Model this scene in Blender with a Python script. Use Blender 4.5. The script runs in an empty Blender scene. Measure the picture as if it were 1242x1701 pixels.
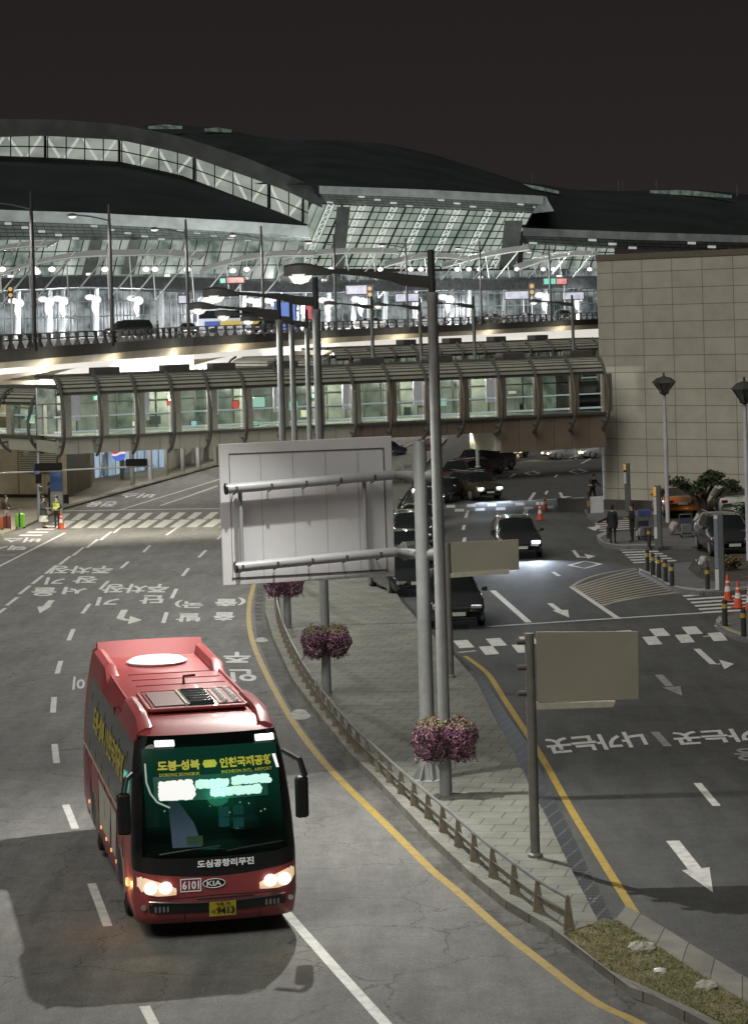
import bpy, bmesh, math, random
from mathutils import Vector, Matrix
from mathutils.geometry import tessellate_polygon
random.seed(7)
SC = bpy.context.scene
COL = SC.collection
R = math.radians

# ------------------------------------------------------------------ camera
F, H, K, ROLL = 4018.0, 9.7, 0.016, 0.028      # focal (px of the photo), camera height, road fall, roll
CS, SN = math.cos(ROLL), math.sin(ROLL)
cd = bpy.data.cameras.new('camera')
cam = bpy.data.objects.new('camera', cd); COL.objects.link(cam)
cd.sensor_fit = 'HORIZONTAL'; cd.sensor_width = 36.0; cd.lens = 36.0 * F / 1242.0
cd.shift_y = -(850.5 - 522.0) / 1242.0
cd.clip_start = 0.5; cd.clip_end = 5000
cam.matrix_world = Matrix(((CS, SN, 0, 0), (0, 0, -1, 0), (-SN, CS, 0, H), (0, 0, 0, 1)))
SC.camera = cam

# ------------------------------------------------------------------ night sky, fill light, exposure
w = bpy.data.worlds.new('World'); SC.world = w; w.use_nodes = True
nt = w.node_tree; nt.nodes.clear()
out = nt.nodes.new('ShaderNodeOutputWorld'); bg = nt.nodes.new('ShaderNodeBackground')
tc = nt.nodes.new('ShaderNodeTexCoord'); sep = nt.nodes.new('ShaderNodeSeparateXYZ'); rmp = nt.nodes.new('ShaderNodeValToRGB')
nt.links.new(tc.outputs['Generated'], sep.inputs[0]); nt.links.new(sep.outputs['Z'], rmp.inputs[0])
rmp.color_ramp.elements[0].position = 0.0; rmp.color_ramp.elements[0].color = (0.0250, 0.0205, 0.0200, 1)
rmp.color_ramp.elements[1].position = 0.14; rmp.color_ramp.elements[1].color = (0.0165, 0.0138, 0.0136, 1)
nt.links.new(rmp.outputs[0], bg.inputs[0]); bg.inputs[1].default_value = 1.0
nt.links.new(bg.outputs[0], out.inputs[0])
sd = bpy.data.lights.new('sun', 'SUN'); sd.energy = 1.85; sd.angle = R(35); sd.color = (1.0, 0.97, 0.89)
sun = bpy.data.objects.new('sun', sd); COL.objects.link(sun)
sun.rotation_euler = Vector((0.36, 0.55, -0.80)).to_track_quat('-Z', 'Y').to_euler()
SC.view_settings.view_transform = 'Standard'; SC.view_settings.look = 'None'
SC.view_settings.exposure = 0.0; SC.view_settings.gamma = 1.0
SC.render.engine = 'CYCLES'
SC.cycles.max_bounces = 6; SC.cycles.transparent_max_bounces = 12
SC.cycles.sample_clamp_indirect = 3.0
SC.cycles.use_denoising = True

# ------------------------------------------------------------------ picture -> world
def ab(u, v):
    dx, dy = u - 621.0, v - 522.0
    return dx * CS - dy * SN, dx * SN + dy * CS
def P(u, v, Y):
    a, b = ab(u, v)
    return Vector((a * Y / F, Y, H - b * Y / F))
def G(u, v, off=0.0):
    a, b = ab(u, v)
    Y = F * (H - 43 * K - off) / (b - F * K)
    return Vector((a * Y / F, Y, -K * (Y - 43) + off))
def gz(Y): return -K * (Y - 43)
def lerp(a, b, t): return a + (b - a) * t
def interp(tab, x):
    if x <= tab[0][0]: p, q = tab[0], tab[1]
    elif x >= tab[-1][0]: p, q = tab[-2], tab[-1]
    else:
        for p, q in zip(tab, tab[1:]):
            if p[0] <= x <= q[0]: break
    return p[1] + (q[1] - p[1]) * (x - p[0]) / (q[0] - p[0])

# ------------------------------------------------------------------ materials
MATS = {}
def mat(name, col, rough=0.6, metal=0.0, emit=None, es=1.0, var=0.12, scale=6.0, bump=0.0, spec=0.5, coat=0.0):
    if name in MATS: return MATS[name]
    m = bpy.data.materials.new(name); m.use_nodes = True; n = m.node_tree.nodes; l = m.node_tree.links
    b = n['Principled BSDF']
    b.inputs['Roughness'].default_value = rough; b.inputs['Metallic'].default_value = metal
    b.inputs['Specular IOR Level'].default_value = spec; b.inputs['Coat Weight'].default_value = coat
    t = n.new('ShaderNodeTexCoord'); nz = n.new('ShaderNodeTexNoise'); nz.inputs['Scale'].default_value = scale
    nz.inputs['Detail'].default_value = 5
    l.new(t.outputs['Object'], nz.inputs['Vector'])
    r = n.new('ShaderNodeValToRGB')
    r.color_ramp.elements[0].position = 0.3; r.color_ramp.elements[1].position = 0.7
    r.color_ramp.elements[0].color = tuple(c * (1 - var) for c in col) + (1,)
    r.color_ramp.elements[1].color = tuple(min(1, c * (1 + var)) for c in col) + (1,)
    l.new(nz.outputs['Fac'], r.inputs[0]); l.new(r.outputs[0], b.inputs['Base Color'])
    if bump:
        bp = n.new('ShaderNodeBump'); bp.inputs['Strength'].default_value = bump; bp.inputs['Distance'].default_value = 0.02
        l.new(nz.outputs['Fac'], bp.inputs['Height']); l.new(bp.outputs[0], b.inputs['Normal'])
    if emit:
        b.inputs['Emission Color'].default_value = tuple(emit) + (1,); b.inputs['Emission Strength'].default_value = es
    MATS[name] = m
    return m

def asphalt(name, base, var, crack=0.5, tint=(1, 1, 1)):
    m = bpy.data.materials.new(name); m.use_nodes = True; n = m.node_tree.nodes; l = m.node_tree.links
    b = n['Principled BSDF']; b.inputs['Roughness'].default_value = 0.78; b.inputs['Specular IOR Level'].default_value = 0.35
    t = n.new('ShaderNodeTexCoord')
    def noise(sc, det, rough=0.6, vec=None):
        k = n.new('ShaderNodeTexNoise'); k.inputs['Scale'].default_value = sc; k.inputs['Detail'].default_value = det
        k.inputs['Roughness'].default_value = rough
        l.new(vec or t.outputs['Object'], k.inputs['Vector']); return k.outputs['Fac']
    mp = n.new('ShaderNodeMapping'); mp.inputs['Scale'].default_value = (1.6, 0.22, 1); mp.inputs['Rotation'].default_value = (0, 0, R(-8))
    l.new(t.outputs['Object'], mp.inputs['Vector'])
    big = noise(0.25, 3); streak = noise(1.1, 6, 0.7, mp.outputs[0]); fine = noise(38, 3, 0.8); mid = noise(2.2, 8, 0.75)
    def rampf(src, p0, p1, c0, c1):
        r = n.new('ShaderNodeValToRGB'); r.color_ramp.elements[0].position = p0; r.color_ramp.elements[1].position = p1
        r.color_ramp.elements[0].color = (c0, c0, c0, 1); r.color_ramp.elements[1].color = (c1, c1, c1, 1)
        l.new(src, r.inputs[0]); return r.outputs[0]
    def mul(a, c):
        k = n.new('ShaderNodeMix'); k.data_type = 'RGBA'; k.blend_type = 'MULTIPLY'; k.inputs['Factor'].default_value = 1
        l.new(a, k.inputs[6]); l.new(c, k.inputs[7]); return k.outputs[2]
    col = n.new('ShaderNodeRGB'); col.outputs[0].default_value = tuple(base * c for c in tint) + (1,)
    c = mul(col.outputs[0], rampf(big, 0.3, 0.7, 1 - var * .6, 1 + var * .4))
    c = mul(c, rampf(streak, 0.34, 0.62, 1 - var * 1.2, 1.1))
    c = mul(c, rampf(mid, 0.36, 0.6, 1 - var * 0.9, 1.06))
    c = mul(c, rampf(fine, 0.34, 0.66, 0.58, 1.42))
    # hairline cracks
    vo = n.new('ShaderNodeTexVoronoi'); vo.feature = 'DISTANCE_TO_EDGE'; vo.inputs['Scale'].default_value = 0.33
    wv = n.new('ShaderNodeTexNoise'); wv.inputs['Scale'].default_value = 1.4; wv.inputs['Detail'].default_value = 6
    l.new(t.outputs['Object'], wv.inputs['Vector'])
    ad = n.new('ShaderNodeVectorMath'); ad.operation = 'ADD'
    l.new(t.outputs['Object'], ad.inputs[0]); l.new(wv.outputs['Color'], ad.inputs[1]); l.new(ad.outputs[0], vo.inputs['Vector'])
    c = mul(c, rampf(vo.outputs['Distance'], 0.0, 0.007, 1 - crack, 1.0))
    l.new(c, b.inputs['Base Color'])
    bp = n.new('ShaderNodeBump'); bp.inputs['Strength'].default_value = 0.35; bp.inputs['Distance'].default_value = 0.01
    l.new(fine, bp.inputs['Height']); l.new(bp.outputs[0], b.inputs['Normal'])
    return m

def tiles(name, c1, c2, mortar, wdt, hgt, ms=0.012, rot=0.0, rough=0.7, uv=False, offset=0.5, spec=0.4, bias=0.0, metal=0.0, dirt=0.3):
    m = bpy.data.materials.new(name); m.use_nodes = True; n = m.node_tree.nodes; l = m.node_tree.links
    b = n['Principled BSDF']; b.inputs['Roughness'].default_value = rough; b.inputs['Specular IOR Level'].default_value = spec
    b.inputs['Metallic'].default_value = metal
    t = n.new('ShaderNodeTexCoord'); mp = n.new('ShaderNodeMapping'); mp.inputs['Rotation'].default_value = (0, 0, rot)
    l.new(t.outputs['UV' if uv else 'Object'], mp.inputs['Vector'])
    k = n.new('ShaderNodeTexBrick'); k.offset = offset; k.inputs['Scale'].default_value = 1.0
    k.inputs['Brick Width'].default_value = wdt; k.inputs['Row Height'].default_value = hgt; k.inputs['Mortar Size'].default_value = ms
    k.inputs['Mortar Smooth'].default_value = 0.1; k.inputs['Bias'].default_value = bias
    k.inputs['Color1'].default_value = c1 + (1,); k.inputs['Color2'].default_value = c2 + (1,); k.inputs['Mortar'].default_value = mortar + (1,)
    l.new(mp.outputs[0], k.inputs['Vector'])
    nz = n.new('ShaderNodeTexNoise'); nz.inputs['Scale'].default_value = 0.9; nz.inputs['Detail'].default_value = 8; nz.inputs['Roughness'].default_value = 0.7
    l.new(t.outputs['Object'], nz.inputs['Vector'])
    r = n.new('ShaderNodeValToRGB'); r.color_ramp.elements[0].position = 0.3; r.color_ramp.elements[1].position = 0.65
    r.color_ramp.elements[0].color = (1 - dirt,) * 3 + (1,); r.color_ramp.elements[1].color = (1.05,) * 3 + (1,)
    l.new(nz.outputs['Fac'], r.inputs[0])
    x = n.new('ShaderNodeMix'); x.data_type = 'RGBA'; x.blend_type = 'MULTIPLY'; x.inputs['Factor'].default_value = 1
    l.new(k.outputs['Color'], x.inputs[6]); l.new(r.outputs[0], x.inputs[7]); l.new(x.outputs[2], b.inputs['Base Color'])
    bp = n.new('ShaderNodeBump'); bp.inputs['Strength'].default_value = 0.4; bp.inputs['Distance'].default_value = 0.01; bp.invert = True
    l.new(k.outputs['Fac'], bp.inputs['Height']); l.new(bp.outputs[0], b.inputs['Normal'])
    return m

def paint(name, col, wear=0.5):
    m = bpy.data.materials.new(name); m.use_nodes = True; n = m.node_tree.nodes; l = m.node_tree.links
    b = n['Principled BSDF']; b.inputs['Roughness'].default_value = 0.6
    t = n.new('ShaderNodeTexCoord'); nz = n.new('ShaderNodeTexNoise'); nz.inputs['Scale'].default_value = 5; nz.inputs['Detail'].default_value = 9
    nz.inputs['Roughness'].default_value = 0.75
    l.new(t.outputs['Object'], nz.inputs['Vector'])
    r = n.new('ShaderNodeValToRGB'); e = r.color_ramp.elements
    e[0].position = 0.33; e[0].color = tuple(c * (1 - wear) for c in col) + (1,); e[1].position = 0.55; e[1].color = col + (1,)
    l.new(nz.outputs['Fac'], r.inputs[0]); l.new(r.outputs[0], b.inputs['Base Color'])
    return m

def glow(name, col, es, c2=None, scale=1.0, stretch=(1, 1, 1), p0=0.35, p1=0.65, vor=0.0):
    """a lit window or lamp: emission with a pattern of what is lit behind it"""
    m = bpy.data.materials.new(name); m.use_nodes = True; n = m.node_tree.nodes; l = m.node_tree.links
    b = n['Principled BSDF']; b.inputs['Base Color'].default_value = (0.02, 0.02, 0.02, 1); b.inputs['Roughness'].default_value = 0.25
    b.inputs['Emission Strength'].default_value = es
    if c2 is None:
        b.inputs['Emission Color'].default_value = col + (1,)
        return m
    t = n.new('ShaderNodeTexCoord'); mp = n.new('ShaderNodeMapping'); mp.inputs['Scale'].default_value = stretch
    l.new(t.outputs['Object'], mp.inputs['Vector'])
    nz = n.new('ShaderNodeTexNoise'); nz.inputs['Scale'].default_value = scale; nz.inputs['Detail'].default_value = 4
    l.new(mp.outputs[0], nz.inputs['Vector'])
    r = n.new('ShaderNodeValToRGB'); e = r.color_ramp.elements
    e[0].position = p0; e[0].color = c2 + (1,); e[1].position = p1; e[1].color = col + (1,)
    src = nz.outputs['Fac']
    if vor:
        vo = n.new('ShaderNodeTexVoronoi'); vo.inputs['Scale'].default_value = vor; l.new(mp.outputs[0], vo.inputs['Vector'])
        mx = n.new('ShaderNodeMath'); mx.operation = 'MULTIPLY_ADD'; mx.inputs[1].default_value = 0.5
        mm = n.new('ShaderNodeMath'); mm.operation = 'MULTIPLY'; mm.inputs[1].default_value = 0.6
        l.new(nz.outputs['Fac'], mm.inputs[0]); sx = n.new('ShaderNodeSeparateColor'); l.new(vo.outputs['Color'], sx.inputs[0])
        l.new(sx.outputs[0], mx.inputs[0]); l.new(mm.outputs[0], mx.inputs[2]); src = mx.outputs[0]
    l.new(src, r.inputs[0]); l.new(r.outputs[0], b.inputs['Emission Color'])
    return m

def glass(name, tint, trans=0.6, rough=0.05, base=(0.02, 0.03, 0.03)):
    m = bpy.data.materials.new(name); m.use_nodes = True; n = m.node_tree.nodes; l = m.node_tree.links
    o = n['Material Output']; b = n['Principled BSDF']; b.inputs['Base Color'].default_value = base + (1,); b.inputs['Roughness'].default_value = rough
    tr = n.new('ShaderNodeBsdfTransparent'); tr.inputs[0].default_value = tint + (1,)
    mx = n.new('ShaderNodeMixShader'); mx.inputs[0].default_value = trans
    l.new(b.outputs[0], mx.inputs[1]); l.new(tr.outputs[0], mx.inputs[2]); l.new(mx.outputs[0], o.inputs['Surface'])
    return m

# ------------------------------------------------------------------ mesh builder
class MB:
    def __init__(s): s.v = []; s.f = []; s.m = []; s.uv = None
    def add(s, vs, fs, mi=0):
        o = len(s.v); s.v += [Vector(p) for p in vs]; s.f += [tuple(i + o for i in f) for f in fs]; s.m += [mi] * len(fs); return s
    def box(s, c, d, rz=0.0, mi=0, taper=1.0, rx=0.0):
        hx, hy, hz = d[0] / 2, d[1] / 2, d[2] / 2; M = Matrix.Rotation(rz, 3, 'Z') @ Matrix.Rotation(rx, 3, 'X'); c = Vector(c)
        vs = []
        for z in (-1, 1):
            k = taper if z > 0 else 1.0
            for x, y in ((-1, -1), (1, -1), (1, 1), (-1, 1)): vs.append(c + M @ Vector((x * hx * k, y * hy * k, z * hz)))
        return s.add(vs, [(3, 2, 1, 0), (4, 5, 6, 7), (0, 1, 5, 4), (1, 2, 6, 5), (2, 3, 7, 6), (3, 0, 4, 7)], mi)
    def quad(s, a, b, c, d, mi=0): return s.add([a, b, c, d], [(0, 1, 2, 3)], mi)
    def slab(s, q, n, th, mi=0):
        """solid of the polygon q pushed by n*th"""
        n = Vector(n).normalized() * th; k = len(q); vs = [Vector(p) for p in q] + [Vector(p) + n for p in q]
        return s.add(vs, [tuple(range(k))[::-1], tuple(range(k, 2 * k))] + [(i, (i + 1) % k, k + (i + 1) % k, k + i) for i in range(k)], mi)
    def sheet(s, pts, mi=0):
        tri = tessellate_polygon([[Vector((p[0], p[1], 0)) for p in pts]])
        fs = []
        for t in tri:
            a, b, c = (Vector(pts[i]) for i in t)
            fs.append(tuple(t) if (b - a).cross(c - a).z > 0 else tuple(t)[::-1])
        return s.add(pts, fs, mi)
    def prism(s, pts, h, mi=0):
        """sheet with skirts going down by h"""
        s.sheet(pts, mi); k = len(pts)
        lo = [Vector(p) - Vector((0, 0, h)) for p in pts]
        return s.add([Vector(p) for p in pts] + lo, [(i, (i + 1) % k, k + (i + 1) % k, k + i) for i in range(k)], mi)
    def tube(s, path, r, n=8, mi=0, cap=True):
        path = [Vector(p) for p in path]; rr = r if isinstance(r, (list, tuple)) else [r] * len(path)
        vs = []; ref = None
        for i, p in enumerate(path):
            d = (path[min(i + 1, len(path) - 1)] - path[max(i - 1, 0)]).normalized()
            up = Vector((0, 0, 1)) if abs(d.z) < 0.9 else Vector((0, 1, 0))
            if ref is not None: up = ref
            a = d.cross(up).normalized(); b = a.cross(d).normalized(); ref = b
            for j in range(n):
                t = 2 * math.pi * j / n; vs.append(p + (a * math.cos(t) + b * math.sin(t)) * rr[i])
        fs = [(i * n + j, i * n + (j + 1) % n, (i + 1) * n + (j + 1) % n, (i + 1) * n + j) for i in range(len(path) - 1) for j in range(n)]
        if cap: fs += [tuple(range(n))[::-1], tuple(range((len(path) - 1) * n, len(path) * n))]
        return s.add(vs, fs, mi)
    def lathe(s, prof, c=(0, 0, 0), n=16, mi=0, axis='Z'):
        c = Vector(c); vs = []
        for r, z in prof:
            for j in range(n):
                t = 2 * math.pi * j / n; x, y = r * math.cos(t), r * math.sin(t)
                vs.append(c + (Vector((x, y, z)) if axis == 'Z' else Vector((z, x, y)) if axis == 'X' else Vector((x, z, y))))
        k = len(prof)
        fs = [(i * n + j, i * n + (j + 1) % n, (i + 1) * n + (j + 1) % n, (i + 1) * n + j) for i in range(k - 1) for j in range(n)]
        fs += [tuple(range(n))[::-1], tuple(range((k - 1) * n, k * n))]
        return s.add(vs, fs, mi)
    def ball(s, c, r, mi=0, n=10, sq=(1, 1, 1)):
        prof = [(math.sin(math.pi * i / 7) * r, -math.cos(math.pi * i / 7) * r) for i in range(8)]
        o = len(s.v); s.lathe([(max(a, 1e-4), b) for a, b in prof], (0, 0, 0), n, mi)
        for i in range(o, len(s.v)): p = s.v[i]; s.v[i] = Vector((p.x * sq[0], p.y * sq[1], p.z * sq[2])) + Vector(c)
        return s
    def grid(s, rows, mi=0, close=False):
        k = len(rows[0]); vs = [p for r in rows for p in r]
        fs = [(i * k + j, i * k + (j + 1) % k, (i + 1) * k + (j + 1) % k, (i + 1) * k + j) for i in range(len(rows) - 1) for j in range(k if close else k - 1)]
        return s.add(vs, fs, mi)
    def build(s, name, mats, parent=None, smooth=False, world=False, bevel=0.0, label=None):
        me = bpy.data.meshes.new(name)
        off = Vector((0, 0, 0))
        if parent is not None and world:
            q = parent
            while q is not None: off += q.location; q = q.parent
        me.from_pydata([tuple(p - off) for p in s.v], [], s.f); me.update()
        if not isinstance(mats, (list, tuple)): mats = [mats]
        for m in mats: me.materials.append(m)
        me.polygons.foreach_set('material_index', s.m)
        if smooth:
            me.polygons.foreach_set('use_smooth', [True] * len(s.f))
            try: me.set_sharp_from_angle(angle=R(38))
            except Exception: pass
        if s.uv:
            ul = me.uv_layers.new(name='UVMap')
            for lp in me.loops: ul.data[lp.index].uv = s.uv[lp.vertex_index]
        o = bpy.data.objects.new(name, me); COL.objects.link(o)
        if parent is not None: o.parent = parent
        if bevel:
            b = o.modifiers.new('bevel', 'BEVEL'); b.width = bevel; b.segments = 2; b.limit_method = 'ANGLE'; b.angle_limit = R(40)
        if label: o['label'] = label
        return o

def tag(o, label, cat, group=None):
    o['label'] = label; o['category'] = cat
    if group: o['group'] = group
    return o
def struct(o): o['kind'] = 'structure'; return o
def stuff(o): o['kind'] = 'stuff'; return o
def thing(name, label, cat, loc=(0, 0, 0), rz=0.0, group=None):
    o = bpy.data.objects.new(name, None); COL.objects.link(o); o.location = loc; o.rotation_euler = (0, 0, rz); o.empty_display_size = 0.3
    return tag(o, label, cat, group)
def kids(o): return [c for c in bpy.data.objects if c.parent == o]
CHILD = {}
def dup(root, label, loc, rz=0.0, group=None, scale=1.0):
    r = root.copy(); COL.objects.link(r); r.location = loc; r.rotation_euler = (0, 0, rz); r['label'] = label; r.scale = (scale,) * 3
    if group: r['group'] = group
    for ch in CHILD.setdefault(root.name, kids(root)):
        c = ch.copy(); COL.objects.link(c); c.parent = r
        for g in CHILD.setdefault(ch.name, kids(ch)):
            d = g.copy(); COL.objects.link(d); d.parent = c
    return r
def lamp(kind, loc, power, col=(1, 1, 1), size=0.1, parent=None, to=None, cone=150, blend=0.6, name='light'):
    d = bpy.data.lights.new(name, kind); d.energy = power; d.color = col
    if kind == 'AREA': d.size = size
    else: d.shadow_soft_size = size
    if kind == 'SPOT': d.spot_size = R(cone); d.spot_blend = blend
    o = bpy.data.objects.new(name, d); COL.objects.link(o); o.location = loc
    if to is not None: o.rotation_euler = (Vector(to)).to_track_quat('-Z', 'Y').to_euler()
    if parent is not None: o.parent = parent
    return o

def text_mesh(txt, bold=0.0, res=3):
    cu = bpy.data.curves.new('lettering', 'FONT'); cu.body = txt; cu.size = 1.0; cu.offset = bold; cu.resolution_u = res
    o = bpy.data.objects.new('lettering', cu); COL.objects.link(o)
    bpy.context.view_layer.update()
    me = bpy.data.meshes.new_from_object(o.evaluated_get(bpy.context.evaluated_depsgraph_get()))
    vs = [v.co.copy() for v in me.vertices]; fs = [tuple(p.vertices) for p in me.polygons]
    bpy.data.objects.remove(o); bpy.data.curves.remove(cu); bpy.data.meshes.remove(me)
    x0 = min(v.x for v in vs); x1 = max(v.x for v in vs); y0 = min(v.y for v in vs); y1 = max(v.y for v in vs)
    return [((v.x - x0) / (x1 - x0), (v.y - y0) / (y1 - y0)) for v in vs], fs
def text_on(mb, txt, bl, br, tl, tr, bold=0.02, mi=0, res=3):
    """lettering fitted between four points given in reading order (bottom-left, bottom-right, top-left, top-right)"""
    uv, fs = text_mesh(txt, bold, res)
    bl, br, tl, tr = map(Vector, (bl, br, tl, tr))
    vs = [(bl * (1 - x) + br * x) * (1 - y) + (tl * (1 - x) + tr * x) * y for x, y in uv]
    mb.add(vs, fs, mi); return mb

# ------------------------------------------------------------------ shared materials
M_ASPH_L = asphalt('worn_asphalt', 0.158, 0.20, 0.6, (1.0, 0.995, 0.955))
M_ASPH_R = asphalt('dark_asphalt', 0.070, 0.20, 0.2, (0.98, 1.0, 0.97))
M_WHITE = paint('white_road_paint', (0.58, 0.58, 0.56), 0.42)
M_WORN = paint('worn_road_paint', (0.27, 0.27, 0.26), 0.55)
M_YELLOW = paint('yellow_road_paint', (0.36, 0.25, 0.045), 0.4)
M_PAVE = tiles('grey_paving', (0.200, 0.205, 0.175), (0.165, 0.172, 0.145), (0.075, 0.08, 0.07), 0.62, 0.62, 0.016, R(12), 0.7, dirt=0.4)
M_PAVE2 = tiles('pale_paving', (0.30, 0.28, 0.22), (0.26, 0.245, 0.19), (0.15, 0.14, 0.11), 0.5, 0.5, 0.01, R(30), 0.75)
M_KERB = tiles('granite_kerb', (0.245, 0.24, 0.22), (0.20, 0.197, 0.18), (0.05, 0.05, 0.045), 40.0, 1.0, 0.02, R(0), 0.8, dirt=0.45)
M_STEEL = mat('grey_steel', (0.20, 0.205, 0.205), 0.45, 0.2, var=0.15, scale=3)
M_STEEL_D = mat('dark_steel', (0.055, 0.055, 0.052), 0.5, 0.2, scale=3)
M_BLACK = mat('black_plastic', (0.012, 0.012, 0.013), 0.4)
M_RUBBER = mat('black_rubber', (0.012, 0.012, 0.012), 0.85)
M_CHROME = mat('chrome', (0.55, 0.55, 0.56), 0.18, 1.0, var=0.03)
M_WHITEMETAL = mat('white_painted_metal', (0.62, 0.62, 0.64), 0.45, var=0.05, scale=2)
M_CARGLASS = mat('dark_car_glass', (0.012, 0.014, 0.015), 0.08, spec=0.6, var=0.02)
M_LAMPWHITE = mat('lit_white_lens', (0.5, 0.5, 0.5), 0.3, emit=(1.0, 0.98, 0.95), es=0.85)
M_LAMPRED = mat('lit_red_lens', (0.3, 0.02, 0.02), 0.3, emit=(1.0, 0.10, 0.08), es=0.9)
M_REDLENS = mat('red_lens', (0.18, 0.01, 0.01), 0.25)
M_CLEARLENS = mat('clear_lens', (0.4, 0.4, 0.42), 0.15, 0.5)

# ------------------------------------------------------------------ ground, roads, pavements
g = MB()
ys = [-20, 120, 260, 420, 600]
xs = [-300, -60, 60, 300]
g.grid([[Vector((x, y, gz(min(y, 420)) - 0.02)) for x in xs] for y in ys])
struct(g.build('ground', mat('distant_ground', (0.05, 0.05, 0.045), 0.9, scale=0.5)))

kerb_out = [(1330, 1800), (1142, 1701), (1102, 1681), (1010, 1628), (907, 1551), (840, 1512), (781, 1464), (714, 1402), (620, 1300), (580, 1262), (529, 1197), (484, 1135), (453, 1067), (440, 1024), (442, 976), (452, 940), (474, 900), (510, 860), (556, 820), (608, 782), (655, 752), (694, 732), (712, 722)]
kerb_in = [(1390, 1795), (1198, 1701), (1155, 1678), (1045, 1640), (935, 1551), (862, 1506), (806, 1457), (738, 1391), (643, 1292), (601, 1252), (548, 1186), (501, 1124), (469, 1058), (455, 1018), (456, 976), (465, 940), (486, 900), (521, 860), (566, 820), (617, 782), (662, 752), (699, 732), (716, 722)]
rl = [G(*p, 0.004) for p in kerb_out] + [G(*p, 0.004) for p in [(600, 718), (500, 736), (361, 774), (106, 846), (40, 877), (0, 891), (-150, 945), (-520, 1100)]] + [Vector((-24, 20, gz(20) + .004)), Vector((9, 20, gz(20) + .004))]
struct(MB().sheet(rl).build('road_left', M_ASPH_L))
rr = [Vector((-2, 20, gz(20))), Vector((70, 20, gz(20))), Vector((70, 300, gz(300))), Vector((-10, 300, gz(300)))]
struct(MB().sheet(rr).build('road_right', M_ASPH_R))

pave_r = [(994, 1532), (942, 1432), (910, 1362), (878, 1302), (850, 1242), (821, 1192), (792, 1132), (754, 1089), (724, 1060), (697, 1033), (667, 1000), (648, 965), (640, 930), (640, 900), (648, 870), (662, 838), (684, 804), (708, 770), (728, 745), (742, 728)]
HK = 0.13
pv = [G(*p, HK) for p in kerb_in[4:]] + [G(*p, HK) for p in pave_r[::-1]]
struct(MB().prism(pv, 0.2).build('median_pavement', M_PAVE))
def strip_between(la, lb, off_a, off_b=None):
    m = MB(); off_b = off_a if off_b is None else off_b
    A = [G(*p, off_a) for p in la]; B = [G(*p, off_b) for p in lb]
    m.grid([A, B]); return m, A, B
# stone kerb along the left road: joints come from the strip's own length coordinate
def kerb_strip(name, lo, li, hgt=0.145, depth=0.2, mat_=None):
    m = MB(); m.uv = []; A = [G(*p, 0.0) for p in lo]; B = [G(*p, hgt) for p in li]
    A2 = [a + Vector((0, 0, hgt)) + (b - a).normalized() * 0.02 for a, b in zip(A, B)]
    C = [b - Vector((0, 0, depth)) for b in B]
    d = 0
    for i in range(len(A)):
        if i: d += (A[i] - A[i - 1]).length
        m.v += [A[i] - Vector((0, 0, .05)), A2[i], B[i], C[i]]; m.uv += [(0.0, d), (0.3, d), (0.6, d), (0.9, d)]
    for i in range(len(A) - 1):
        for j in range(3): m.f.append((i * 4 + j, i * 4 + j + 1, i * 4 + 5 + j, i * 4 + 4 + j)); m.m.append(0)
    return struct(m.build(name, mat_ or M_KERB))
M_KERB_UV = tiles('kerb_stone', (0.25, 0.245, 0.215), (0.20, 0.195, 0.17), (0.045, 0.042, 0.035), 60.0, 1.0, 0.018, 0, 0.8, uv=True, offset=0, dirt=0.5)
def resample(pl, n):
    o = []
    for i in range(len(pl) - 1):
        for k in range(n): t = k / n; o.append((lerp(pl[i][0], pl[i + 1][0], t), lerp(pl[i][1], pl[i + 1][1], t)))
    return o + [pl[-1]]
def smooth(pl, n=4):
    o = []
    for i in range(len(pl) - 1):
        p0, p1, p2, p3 = pl[max(i - 1, 0)], pl[i], pl[i + 1], pl[min(i + 2, len(pl) - 1)]
        for k in range(n):
            t = k / n
            o.append(tuple(0.5 * (2 * p1[c] + (p2[c] - p0[c]) * t + (2 * p0[c] - 5 * p1[c] + 4 * p2[c] - p3[c]) * t * t + (3 * p1[c] - p0[c] - 3 * p2[c] + p3[c]) * t ** 3) for c in (0, 1)))
    return o + [pl[-1]]
kerb_strip('kerb_median', kerb_out, kerb_in, mat_=M_KERB_UV)
# worn concrete gutter between the yellow line and the kerb
M_GUTTER = asphalt('concrete_gutter', 0.12, 0.45, 0.8, (1, 0.97, 0.9))
yl = [(1220, 1790), (1063, 1701), (985, 1663), (889, 1590), (840, 1552), (762, 1483), (714, 1443), (640, 1369), (569, 1300), (529, 1256), (484, 1195), (442, 1119), (419, 1064), (413, 1018), (421, 973), (438, 936), (462, 897), (500, 858), (546, 819), (600, 781), (648, 750), (688, 731)]
m, _, _ = strip_between([(a + (9 if b > 1000 else 4), b) for a, b in yl], kerb_out[:1] + kerb_out[1:len(yl)], 0.008) if len(yl) <= len(kerb_out) else (MB(), 0, 0)
struct(m.build('gutter', M_GUTTER))
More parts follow.
